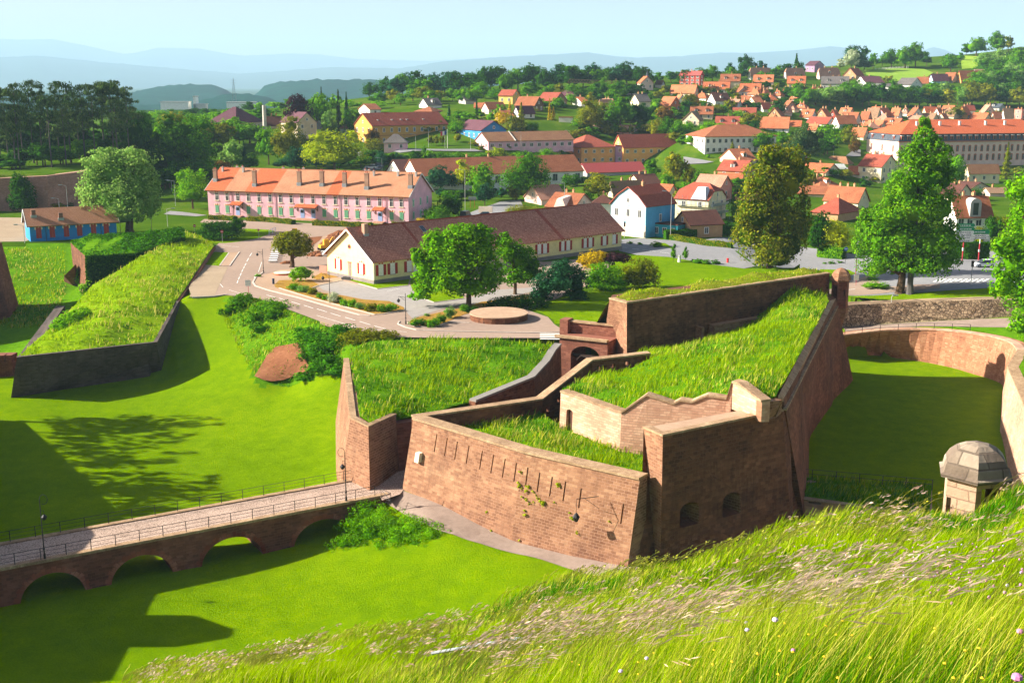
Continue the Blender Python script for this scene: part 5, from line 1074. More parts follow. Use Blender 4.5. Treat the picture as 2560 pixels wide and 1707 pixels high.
big('tree','lower tree with thick brown trunk left of the grey trunked one',2250,734,[(2220,640,60,44),(2180,610,40,46),(2240,590,50,44),(2200,676,40,20),(2275,668,44,20),(2165,560,24,36)],'mid',8000,.42,.75,7,fork=6,yo=2)
big('tree','huge leafy tree filling the right edge of the picture',2640,905,[(2560,560,66,66),(2525,650,56,60),(2620,500,80,66),(2575,740,70,66),(2508,478,34,26),(2600,800,66,50),(2490,705,36,44),(2476,615,24,34),(2560,455,48,40),(2540,810,34,22),(2640,620,90,90),(2650,760,80,80)],'bright',19000,.40,.7,14,d=150,fork=9)
for a in [('round',2082,548,640,76,'yellow','by the corner pavement of the boulevard'),('round',2044,534,642,70,'dark','between the tall tree and the corner'),
 ('round',1905,600,672,40,'olive','hidden behind the rampart trees')]: tree(*a)
TREES=[('wide',478,292,440,148,'mid','behind the small lime tree'),('wide',482,424,522,82,'bright','left of the pink barracks'),('round',425,360,450,90,'dark','behind the huge spreading tree'),
('round',672,322,412,60,'mid','behind the pink barracks'),('tall',728,297,418,80,'olive','behind the pink barracks'),('round',740,370,425,50,'blue','behind the pink barracks roof'),
('bush',620,380,424,60,'mid','behind the pink barracks'),('conifer',612,352,424,34,'blue','behind the pink barracks'),('round',582,352,425,56,'pale','behind the pink barracks'),('bush',560,398,424,46,'russet','behind the pink barracks'),
('wide',836,330,433,140,'yellow','behind the pink barracks'),('round',748,238,330,62,'purple','near the large brown hipped roof'),('round',808,236,330,66,'mid','beside the copper tree'),('conifer',806,222,320,22,'pine','beside the copper tree'),
('conifer',848,228,330,30,'pine','left of the ochre barracks'),('conifer',868,233,330,34,'blue','left of the ochre barracks'),('willow',822,275,342,44,'pale','left of the ochre barracks'),('round',880,275,340,40,'dark','left of the ochre barracks'),
('conifer',862,311,345,14,'pine','by the green house'),('wide',930,318,368,36,'russet','before the ochre barracks'),('bush',938,342,380,50,'olive','before the ochre barracks'),('bush',975,358,380,26,'pale','before the ochre barracks'),
('round',1078,337,366,18,'olive','by the flag pole'),('round',1092,337,366,18,'olive','by the flag pole'),('round',1106,337,366,18,'olive','by the flag pole'),('bush',1061,362,384,14,'mid','on the terrace edge'),
('wide',1102,414,480,68,'blue','before the brown warehouse'),('tall',1160,402,478,56,'yellow','before the brown warehouse'),('round',1205,412,502,72,'bright','before the brown warehouse'),('round',1212,460,514,42,'blue','near the street wall'),
('wide',1320,386,505,126,'mid','standing before the warehouse roof'),('bush',1290,450,500,50,'olive','under the wide warehouse tree'),('round',1497,435,500,72,'olive','beside the pale pink houses'),('bush',1470,470,505,30,'bright','beside the pale pink houses'),
('bush',1300,508,545,80,'olive','above the long tiled roof'),('bush',1350,512,545,50,'olive','above the long tiled roof'),('bush',1095,508,560,78,'mid','right of the pink barracks'),('bush',1122,478,545,70,'dark','right of the pink barracks'),('bush',1055,540,566,44,'gold','below the barracks gable'),
('tall',1629,396,456,46,'mid','before the orange block'),('tall',1684,378,470,60,'olive','at the corner of the orange block'),('bush',1668,425,472,44,'mid','below the orange block'),('willow',1722,412,470,50,'olive','behind the cream half-hipped house'),('bush',1758,420,470,50,'bright','behind the cream half-hipped house'),
('tall',1740,430,480,24,'mid','before the pink house'),('conifer',1778,434,470,30,'mid','before the pink house'),('bush',1850,460,500,36,'mid','by the pink house'),('tall',1838,498,552,46,'mid','beside the scaffolded house'),
('round',1905,328,382,54,'mid','before the white institute'),('round',1955,329,368,46,'mid','right of the white institute'),('wide',2015,311,408,90,'pine','right of the white institute'),('round',2068,313,386,58,'bright','near the old barracks'),('round',2060,350,388,56,'dark','near the old barracks'),
('round',2122,318,372,40,'olive','near the old barracks'),('conifer',1830,353,388,34,'olive','before the white institute'),('bush',1769,381,396,12,'mid','before the white institute'),('bush',2135,344,384,34,'russet','near the old barracks corner'),
('round',1640,300,352,40,'olive','above the flat roofed hall'),('round',1668,296,352,44,'mid','above the flat roofed hall'),('round',1694,302,352,36,'mid','above the flat roofed hall'),('bush',1720,302,340,44,'bright','above the flat roofed hall'),('bush',1768,302,328,50,'bright','above the white institute'),
('wide',1477,250,330,78,'olive','on the slope above the flat roofed hall'),('round',1550,243,322,68,'mid','on the slope above the flat roofed hall'),('round',1600,262,320,56,'dark','on the slope above the flat roofed hall'),('round',1546,207,250,46,'mid','below the crest'),('round',1530,225,262,30,'mid','below the crest'),
('wide',1874,279,322,56,'olive','among the hillside houses'),('wide',1662,262,310,50,'russet','beside the orange gabled house'),('round',1725,236,285,40,'olive','among the hillside houses'),('round',1716,250,290,36,'dark','among the hillside houses'),('round',1945,250,290,36,'dark','among the hillside houses'),
('round',1825,157,190,28,'blue','on the skyline'),('round',1866,138,192,44,'dark','on the skyline'),('round',1902,153,190,28,'blue','on the skyline'),('conifer',1990,136,175,24,'dark','on the skyline'),
('round',2138,116,178,56,'dark','on the skyline meadow'),('round',2128,126,180,40,'white','on the skyline meadow'),('round',2100,148,176,22,'white','on the skyline meadow'),('round',2182,134,172,26,'mid','on the skyline meadow'),('round',2160,150,176,40,'dark','on the skyline meadow'),
('wide',2228,124,170,50,'mid','along the field hedge'),('wide',2262,118,172,50,'mid','along the field hedge'),('wide',2288,105,170,52,'mid','along the field hedge'),('round',2316,134,166,30,'dark','along the field hedge'),('round',2205,138,168,28,'mid','along the field hedge'),
('round',2372,91,138,50,'olive','alone on the right skyline'),('wide',2440,92,142,56,'mid','in the right skyline clump'),('wide',2492,80,136,56,'mid','in the right skyline clump'),('round',2520,92,128,30,'olive','in the right skyline clump'),('round',2415,110,140,30,'dark','in the right skyline clump'),
('round',2376,136,180,50,'mid','in the middle of the hill pasture'),('round',2402,132,152,18,'mid','beside the pasture tree'),('wide',2460,128,182,50,'pale','in the wood right of the pasture'),('wide',2500,122,180,56,'pale','in the wood right of the pasture'),('round',2540,126,190,50,'mid','in the wood right of the pasture'),
('round',2220,190,214,26,'olive','above the white hillside houses'),('round',2390,268,296,40,'olive','by the pale flats at right'),('conifer',2514,358,448,44,'olive','before the long slate-dormered barracks'),('round',2461,388,412,26,'dark','before the long slate-dormered barracks'),('bush',2422,395,412,30,'dark','before the long slate-dormered barracks'),
('round',2386,390,470,56,'bright','before the cream low building'),('round',2360,410,470,50,'mid','before the cream low building'),('willow',2445,560,620,44,'olive','by the direction signs'),('round',2478,540,612,40,'dark','by the direction signs'),('bush',2442,465,500,38,'mid','between the dark roofs'),
('bush',2196,402,420,22,'bright','by the grey lane wall'),('bush',2020,425,470,40,'olive','behind the olive tree'),('bush',2180,690,700,34,'mid','on the boulevard corner'),('bush',2190,700,722,60,'bright','at the foot of the thick trunk'),
('conifer',1192,242,300,16,'dark','among the slope gardens'),('conifer',1303,258,330,50,'olive','among the slope gardens'),('bush',1282,285,330,40,'olive','among the slope gardens'),('round',1255,280,320,34,'gold','among the slope gardens'),('conifer',1278,285,330,22,'mid','among the slope gardens'),('bush',1330,300,330,42,'mid','above the pink depot'),
('conifer',1374,248,300,18,'gold','among the slope gardens'),('conifer',1384,268,300,20,'gold','among the slope gardens'),('conifer',1275,252,290,20,'gold','among the slope gardens'),('conifer',1123,262,300,20,'blue','right of the ochre barracks'),('round',1150,285,300,26,'mid','right of the ochre barracks'),('bush',1142,296,334,50,'mid','right of the ochre barracks'),('bush',1142,328,356,24,'olive','beside the blue timber house'),
('round',1245,370,404,50,'yellow','on the embankment'),('round',1222,378,404,26,'yellow','on the embankment'),('round',1365,372,402,42,'bright','on the embankment'),('bush',1390,376,402,34,'yellow','on the embankment'),
('round',340,300,420,60,'dark','at the edge of the pine wood'),('round',366,290,400,60,'mid','at the edge of the pine wood')]
for a in TREES: tree(*a)
# belts of trees
def belt(n,x0,x1,ya,yb,h0,h1,w0,w1,cols,place,group,kinds=('round','wide','tall','round'),jit=6,lod=None,seed=1):
    r=random.Random(seed); o=[]
    for k in range(n):
        t=(k+.5)/n; x=x0+(x1-x0)*t+r.uniform(-1,1)*(x1-x0)/n*.4; y=ya+(yb-ya)*t+r.uniform(-jit,jit); h=r.uniform(h0,h1); w_=r.uniform(w0,w1)
        kk=r.choice(kinds); c=r.choice(cols); o.append(tree(kk,x,y-h,y,w_,c,place,lod,group))
    return o
belt(34,905,1620,246,214,44,64,44,62,['dark','mid','dark','blue'],'in the dark belt along the hill crest','trees on the hill crest',seed=2,jit=5)
belt(26,940,1600,262,238,26,44,34,52,['mid','dark','mid','olive'],'on the slope just below the crest belt','trees below the crest',seed=3,jit=6)
belt(18,1590,2010,212,194,24,38,28,44,['dark','mid'],'on the skyline behind the hill houses','trees behind the hill houses',seed=4,jit=4)
belt(52,1440,2010,312,262,16,32,22,44,['mid','olive','dark','bright'],'in gardens between the hillside houses','garden trees on the hillside',seed=5,jit=22,kinds=('round','bush','wide'))
belt(36,1450,2010,256,222,14,26,18,36,['mid','olive','dark'],'in gardens among the upper hillside houses','garden trees of the upper hillside',seed=6,jit=14,kinds=('round','bush','wide'))
belt(26,1985,2580,262,268,40,62,36,60,['mid','dark','mid','olive','pale'],'in the wood between the hill houses and the town roofs','wood above the town roofs',seed=7,jit=5)
belt(20,2010,2580,248,246,26,46,36,56,['mid','dark','pale','mid'],'at the back of the wood above the town roofs','wood above the town roofs',seed=8,jit=5)
belt(12,2440,2590,225,215,40,60,44,60,['pale','mid','mid'],'in the wood at the right edge','wood at the right edge',seed=9,jit=8)
belt(8,2450,2590,190,186,36,50,40,56,['pale','mid'],'at the top of the wood at the right edge','wood at the right edge',seed=19,jit=6)
belt(16,340,660,330,312,26,44,44,70,['mid','bright','dark'],'in the wood behind the barracks at the left','wood behind the barracks',seed=10,jit=8,lod=1)
belt(12,330,640,390,350,50,80,60,100,['mid','bright','dark','olive'],'in the leafy belt left of the brown hipped roof','leafy belt at the left',seed=12,jit=14,lod=1)
belt(16,350,700,300,284,12,22,28,44,['bright','mid','dark'],'far off in the valley behind the barracks','valley trees',seed=13,jit=4)
belt(14,620,960,278,268,14,30,26,46,['mid','bright','dark'],'behind the slate turret roofs','trees behind the slate turret',seed=14,jit=6)
belt(12,330,760,262,258,5,10,12,20,['blue','mid'],'dotted over the hazy valley floor','hazy valley trees',seed=15,jit=4,kinds=('round',))
belt(13,700,1010,425,412,24,40,34,56,['dark','mid','blue'],'behind the pink barracks roof','trees behind the barracks roof',seed=16,jit=4)
belt(34,900,1420,408,404,18,30,28,44,['mid','dark','bright','mid'],'in the hedge bank below the ochre barracks','hedge bank trees',seed=17,jit=3,kinds=('bush','bush','round'))
belt(12,1430,1640,345,330,18,30,26,40,['mid','dark','olive'],'beside and above the flat roofed hall','trees above the hall',seed=18,jit=8)
belt(26,1030,1430,328,270,14,30,22,44,['mid','olive','bright'],'in the gardens above the blue timber house','gardens above the blue house',seed=20,jit=10,kinds=('bush','round'))
belt(20,1960,2170,376,326,18,34,28,46,['mid','dark','olive'],'in the gardens left of the old barracks','gardens left of the old barracks',seed=22,jit=14,kinds=('bush','round'))
belt(9,1990,2500,290,292,9,15,12,22,['mid','olive'],'squeezed between the town roofs','trees between the town roofs',seed=23,jit=6,kinds=('bush','round'))
belt(24,1620,2120,500,440,16,30,26,44,['mid','olive','bright'],'in the gardens between the villas','gardens between the villas',seed=24,jit=12,kinds=('bush','round'))
belt(8,60,290,520,508,10,24,30,50,['olive','mid','dark'],'at the foot of the pink brick scarp','shrubs under the brick scarp',seed=25,jit=3,kinds=('bush',))
# pines on the terrace
for i_,(x,yt,w_) in enumerate([(4,215,44),(22,222,50),(50,220,44),(85,208,46),(108,222,44),(150,214,36),(178,216,56),(214,214,50),(240,222,48),(262,206,62),(286,204,56),(306,222,50),(325,232,44),(60,240,50),(130,240,50),(200,240,50),(-10,230,50),(296,250,50),(40,270,44),(166,262,46)]):
    tree('pine',x,yt,rnd.uniform(405,428)-x*.05,w_*1.7,'pine','in the pine wood above the pink brick scarp',2 if i_%2 else 1,'pines above the scarp')
belt(12,-20,330,425,398,26,60,50,80,['dark','mid','dark'],'under the pines at the left','understorey of the pine wood',seed=26,jit=4,lod=1)
belt(14,-20,340,395,380,60,100,60,90,['dark','pine','dark'],'at the back of the pine wood','back of the pine wood',seed=27,jit=4,lod=1)
# planted shrubs on the plaza
for x,yt,yb,w_,c,pl in [(735,704,724,46,'mid','at the left of the roadside bed'),(757,708,730,40,'pale','at the left of the roadside bed'),(780,713,736,30,'olive','at the left of the roadside bed'),(799,727,746,20,'bright','clipped ball in the roadside bed'),(812,732,750,18,'bright','clipped ball in the roadside bed'),(835,726,757,34,'white','behind the second street lamp'),(850,736,757,20,'mid','beside the white blossom'),(860,742,766,26,'bright','clipped ball in the roadside bed'),(879,744,768,26,'bright','clipped ball in the roadside bed'),(902,752,772,30,'pale','in the roadside bed'),(925,754,778,38,'olive','in the roadside bed'),(957,755,780,30,'bright','clipped ball at the end of the roadside bed'),(980,754,778,32,'bright','at the right end of the roadside bed'),(645,682,692,16,'bright','alone at the tip of the traffic island'),
 (1045,790,815,44,'mid','in the bed before the stone disc'),(1080,790,816,44,'bright','in the bed before the stone disc'),(1102,780,808,30,'mid','in the bed before the stone disc'),(1126,762,795,34,'pale','in the bed before the stone disc'),(1160,756,778,26,'mid','at the foot of the maple'),(1067,780,790,18,'pale','in the bed before the stone disc'),(1180,762,780,44,'dark','at the foot of the maple')]:
    tree('bush',x,yt,yb,w_,c,pl,1,None)
for x,yt,yb,w_ in [(1684,609,655,16),(1713,616,652,16)]: tree('tall',x,yt,yb,w_,'mid','young slim tree on the lawn edge by the boulevard',1)
for x,yb,w_ in [(1740,658,34),(1765,660,30),(1790,661,30),(1640,618,34),(1548,606,16),(1575,610,18),(1600,612,18),(2062,660,14),(2080,660,20),(2100,658,18)]: tree('bush',x,yb-w_*.45,yb,w_,'mid','low shrub in the boulevard planting',0,'low shrubs along the boulevard')
# climbing and mounded growth on the bank
def mound(name,label,blobs,colr,n,leaf,cat='shrub'):
    p0=Vector(blobs[0][:3]); E=empty(name,p0,0,label,cat); rs=np.random.RandomState(len(label)); V,F=leaves([(b[0]-p0.x,b[1]-p0.y,b[2]-p0.z)+tuple(b[3:]) for b in blobs],n,leaf,rs,.3); mesh_obj('foliage',np_mesh('foliage',V,F,LM[colr]),E); return E
def gm(x,y,r,rz=None,up=.1): p=G(x,y); return (p.x,p.y,p.z+up,r,r*.9,rz or r*.55)
mound('bush','rounded dark green bush at the top left of the road bank',[gm(600,765,2.6,1.5),gm(578,780,2,1.2),gm(615,752,2,1.3)],'mid',2200,.28)
mound('bush','long dark green bush running down the road bank',[gm(672,775,3,1.6),gm(640,800,2.8,1.5),gm(700,772,2.4,1.4),gm(655,825,2.2,1.2),gm(690,790,2.4,1.4)],'mid',3600,.28)
mound('ivy_thicket','bright green creeping thicket covering the bank beside the bare soil',[gm(790,850,3.4,1.5),gm(820,875,3.2,1.5),gm(850,850,3,1.3),gm(790,885,2.6,1.3),gm(830,905,2.6,1.2),gm(800,920,2.4,1.1),gm(770,838,2.4,1.1),gm(845,930,2.2,1),gm(765,945,2,.8),gm(860,835,2.2,1.1)],'ivy',9000,.28)
mound('bush','dull green bush behind the left end of the low bastion',[gm(910,842,2.4,1.1),gm(940,842,2.2,1),gm(970,844,2,.9),gm(885,848,2.4,1.1)],'olive',2600,.25)
mound('bush','dense green bank of bushes against the bridge end',[(W(x,y,z).x,W(x,y,z).y,z,r,r*.8,r*.6) for x,y,z,r in [(920,1285,-8.6,2.2),(970,1305,-8.7,2.4),(895,1320,-9.6,2.4),(1030,1325,-8.8,2.3),(1085,1338,-8.8,2.0),(940,1340,-9.8,2.6),(870,1365,-10.6,2.2),(1000,1355,-9.8,2.4),(1050,1365,-9.6,2.0),(900,1375,-10.8,2.0),(960,1385,-10.6,2.0),(1095,1362,-9.3,1.5)]],'bright',15000,.17)
sheet('bare_soil',[G(*S('j',x,y)) for x,y in [(330,1330),(470,1100),(560,1010),(700,985),(800,965),(850,1040),(880,1120),(910,1200),(960,1220),(960,1280),(860,1310),(740,1330),(640,1370),(520,1385),(430,1370)]],M['dirt'],.3,drape=True,step=.8)
sheet('bare_soil',[G(*S('j',x,y)) for x,y in [(1040,715),(1450,815),(1420,840),(1190,850),(1050,760)]],M['gravel'],.12,drape=True,step=1)
# ivy on the casemate, green cone on the scarp, hedges
def leafwall(name,label,poly,colr,n,leaf,thick=.25,cat='hedge',parent=None,nm='foliage'):
    """leaf cover over a 3D quad face list"""
    rs=np.random.RandomState(len(label)+n); C=[];Nn=[]
    tot=sum(((b-a).cross(d-a)).length for a,b,c,d in poly)
    for a,b,c,d in poly:
        k=int(n*((b-a).cross(d-a)).length/tot); u=rs.rand(k,1);v=rs.rand(k,1); a_,b_,c_,d_=[np.array(q) for q in (a,b,c,d)]
        P=(1-u)*(1-v)*a_+u*(1-v)*b_+u*v*c_+(1-u)*v*d_; nr=np.array((b-a).cross(d-a).normalized()); 
        C.append(P+nr*(rs.rand(k,1)*thick+.12*np.sin(P[:,:1]*1.7+P[:,2:]*2.1))); Nn.append(nr+rs.randn(k,3)*.45)
    C=np.concatenate(C);Nn=np.concatenate(Nn);Nn/=np.linalg.norm(Nn,axis=1)[:,None]; t=np.cross(Nn,rs.randn(len(C),3));t/=np.linalg.norm(t,axis=1)[:,None];u=np.cross(Nn,t);s=leaf*(.6+.8*rs.rand(len(C)))[:,None]
    V=np.stack([C-t*s*.5,C+u*s*.4,C+t*s*.5,C-u*s*.4],1).reshape(-1,3); L=np.array(parent.location) if parent else 0
    o=mesh_obj(nm if parent else name,np_mesh(name,V-L,np.arange(len(V)).reshape(-1,4),LM[colr]),parent)
    if not parent: tag(o,label,cat)
    return o
leafwall('ivy','',[(bk[1],bk[2],i3,i2),(bk[2],bk[3],i4,i3),(bk[3],bk[4],i5,i4)],'dark',9000,.4,.4,parent=IV,nm='ivy')
leafwall('ivy','',[(i1,i2,i3,i8),(i8,i3,i4,i7),(i7,i4,i5,i6)],'ivy',7000,.42,.3,parent=IV,nm='roof_growth')
mound('bush','leafy bush below the pointed bare end wall',[gm(212,715,2.4,2.6,1.5),gm(225,745,2.2,2,1),gm(205,700,1.8,2,2)],'bright',2800,.32)
mound('bush','dark bush on the left rim of the sloping grass bastion',[(W(x,y,z).x,W(x,y,z).y,z,r,r,r*.6) for x,y,z,r in [(165,815,-1.8,2.4),(185,800,-1.4,2.2),(205,790,-.8,2)]],'bright',2600,.3)
big('shrub','tall clipped dark green cone grown against the brick scarp',57,530,[(57,490,28,42),(57,462,20,26),(50,505,26,26),(66,505,24,26)],'dark',4200,.5,0,cat='shrub')
def hedge(label,pts,h,wd,colr,n=2500,leaf=.22):
    l,r=strip_poly(pts,wd); z=pts[0][2]; q=[]; f=lambda p,zz:Vector((p.x,p.y,zz)); E=empty('hedge',pts[0],0,label,'hedge')
    mb=MB()
    for i in range(len(pts)-1):
        z1,z2=pts[i][2],pts[i+1][2]
        q+=[(f(r[i],z1),f(r[i+1],z2),f(r[i+1],z2+h),f(r[i],z1+h)),(f(r[i],z1+h),f(r[i+1],z2+h),f(l[i+1],z2+h),f(l[i],z1+h)),(f(l[i+1],z2),f(l[i],z1),f(l[i],z1+h),f(l[i+1],z2+h))]
        mb.frus([f(l[i],z1),f(r[i],z1),f(r[i+1],z2),f(l[i+1],z2)],[f(l[i],z1+h-.05),f(r[i],z1+h-.05),f(r[i+1],z2+h-.05),f(l[i+1],z2+h-.05)])
    mb.build('core',[LM['dark']],E); leafwall('foliage','',q,colr,n,leaf,.15,parent=E)
hedge('clipped hedge before the left half of the pink barracks',pz('b','510 560 700 568 935 592'),1.1,1.4,'olive',3000)
hedge('clipped hedge before the right half of the pink barracks',pz('b','1115 600 1400 612 1655 622'),1.1,1.4,'olive',3000)
hedge('short clipped hedge at the right corner of the pink barracks',pz('b','1830 605 1930 605'),.8,1.2,'olive',700)
hedge('clipped hedge at the left corner of the pink barracks',pz('b','160 548 300 552 400 560'),1.1,1.4,'olive',1500)
big('shrub','broad dark shrubbery on the lawn left of the pink barracks',555,598,[(545,572,36,18),(520,580,24,14),(580,570,28,16),(600,562,16,12),(555,585,44,12)],'dark',6000,.36,0,cat='shrub')
hedge('long low clipped hedge along the boulevard before the barn',[G(*S('6',x,y)) for x,y in [(365,1408),(560,1440),(800,1480),(1080,1505)]],1.1,1.2,'olive',2600)
hedge('dark hedge beside the brown roofed barn',[G(*S('6',x,y)) for x,y in [(290,1400),(440,1395),(650,1385)]],1.9,1.6,'dark',1800,.3)
hedge('tall dark hedge behind the garden by the scaffolded house',[G(*S('6',x,y)) for x,y in [(810,1370),(960,1350),(1120,1330)]],2,1.5,'dark',1500,.3)
hedge('leafy roadside hedge at the boulevard corner',[G(*S('n',x,y)) for x,y in [(0,800),(240,830),(470,845)]],2.2,1.6,'mid',1800,.35)
hedge('tall dark clipped hedge behind the green direction signs',[G(*S('i',x,y)) for x,y in [(105,990),(290,1000),(480,1000)]],3.4,1.5,'dark',1800,.35)

belt(14,1180,1430,372,352,10,20,20,34,['mid','bright','olive'],'on the bank beside the pink depot','bank by the pink depot',seed=41,jit=12,kinds=('bush','round'))
belt(16,1560,1900,370,335,18,30,28,44,['mid','bright','olive','dark'],'on the slope between the hall and the institute','slope by the institute',seed=42,jit=12,kinds=('bush','round'))
belt(14,1050,1500,500,470,18,34,30,50,['dark','mid','blue'],'along the foot of the brown warehouse','trees at the warehouse foot',seed=43,jit=10,kinds=('bush','round','tall'))
belt(12,2150,2560,470,440,16,30,30,48,['mid','dark','olive'],'in yards below the old barracks','yards below the old barracks',seed=44,jit=14,kinds=('bush','round'))
belt(10,2330,2600,600,560,26,44,40,60,['mid','dark','olive'],'behind the dark hedge by the signs','behind the sign hedge',seed=45,jit=14,kinds=('round','bush'))
belt(12,1690,2150,590,530,18,30,30,46,['mid','dark','olive'],'in gardens along the boulevard','boulevard gardens',seed=46,jit=14,kinds=('bush','round'))
belt(14,400,520,470,440,30,60,50,70,['mid','dark','bright'],'behind the lime tree left of the pink barracks','left of the barracks',seed=47,jit=10,lod=1)
# trees on the offscreen bastion whose shade dapples the lawn
rsx=np.random.RandomState(5); Vx,Fx=leaves([(v[0]*1.15,v[1]*1.15,v[2]*.9+.05,v[3]*.95,v[4]*.95,v[5]*.85) for v in shapes['wide']+shapes['tall']],520,.075,rsx,.3,core=False); sparse=np_mesh('crown',Vx,Fx,LM['mid']); tm=proto('wide',1,0)[1]
for i_,(x,y,h_) in enumerate([(-84,149,15),(-89,139,16),(-82,131,15),(-87,123,16),(-79,117,13),(-91,146,17),(-76,126,12),(-85,112,13)]):
    E=bpy.data.objects.new('tree',None); col.objects.link(E); E.location=(x,y,.2); E.scale=(11,9,h_); E.rotation_euler=(0,0,i_)
    c=bpy.data.objects.new('crown',sparse); col.objects.link(c); c.parent=E; setmat(c,LM['mid']); t=bpy.data.objects.new('trunk',tm); col.objects.link(t); t.parent=E
    tag(E,'spreading tree on the bastion outside the left edge of the picture','tree','trees left of the picture')
# ------------------------------------------------------------------ houses
RM={'or':tiles('a85430','cc7c54',patchy=.4),'o2':tiles('b8603c','d48a60',patchy=.6),'br':tiles('86482e','b0704c',patchy=.6),'rd':tiles('8c3e2e','b2604a',patchy=.45),'dk':tiles('4c2e28','6e4438',patchy=.55),
'gy':tiles('55504e','7c7672',patchy=.6),'pk':tiles('a8705a','cc9c82',patchy=.6),'tn':tiles('80604a','a88868',patchy=.6),'sl':tiles('39404a','5a626c',patchy=.4,name='slate'),'cd':tiles('84583c','a47a58',patchy=.7),
'mt':flat('b8504a','red_metal_roof',.5),'bu':tiles('50303a','704450',patchy=.5),'nw':tiles('b4522c','cc6c42',patchy=.3),'ol':tiles('a06c4c','c48e6c',patchy=.7)}
WM={'wh':'f2eee4','cr':'f0e0b8','yl':'ecc46a','oc':'d9a052','og':'f2ac64','pk':'ecb8c4','p2':'ecccbe','sa':'e89888','be':'d8c4a4','gr':'b8b4ae','rd':'a84438','or':'e07850','bl':'58a8d0','tq':'3ca8b8','lb':'b4dcf0','tn':'c49a70','bn':'8a6a50','gn':'b8ccae','pu':'b890b0','sb':'3a86c0','ivy':'c8a888'}
WMt={k:plaster(v) for k,v in WM.items()}
WN={'wh':'white','cr':'cream','yl':'yellow','oc':'ochre','og':'orange','pk':'pink','p2':'pale pink','sa':'salmon pink','be':'beige','gr':'grey','rd':'dark red','or':'orange-red','bl':'blue','tq':'turquoise','lb':'pale blue','tn':'tan','bn':'brown','gn':'pale green','pu':'purplish','sb':'blue','ivy':'buff'}
RN={'or':'bright orange','o2':'faded orange','br':'brown-red','rd':'red','dk':'dark brown','gy':'grey','pk':'pinkish','tn':'tan','sl':'slate','cd':'brown','mt':'red metal','bu':'maroon','nw':'new orange','ol':'old pinkish'}
def quadshell(faces,mats,mi=None,t=.2):
    bm=bmesh.new()
    for k,f in enumerate(faces):
        q=bm.faces.new([bm.verts.new(p) for p in f]); q.material_index=mi[k] if mi else 0
    bmesh.ops.remove_doubles(bm,verts=bm.verts,dist=.002); bm.normal_update()
    for f in bm.faces:
        if f.normal.z<-.001: f.normal_flip()
    bm.normal_update(); r=bmesh.ops.solidify(bm,geom=bm.faces[:],thickness=t); me=bpy.data.meshes.new('roof')
    bmesh.ops.recalc_face_normals(bm,faces=bm.faces); bm.to_mesh(me); bm.free()
    for m in (mats if isinstance(mats,(list,tuple)) else [mats]): me.materials.append(m)
    return me
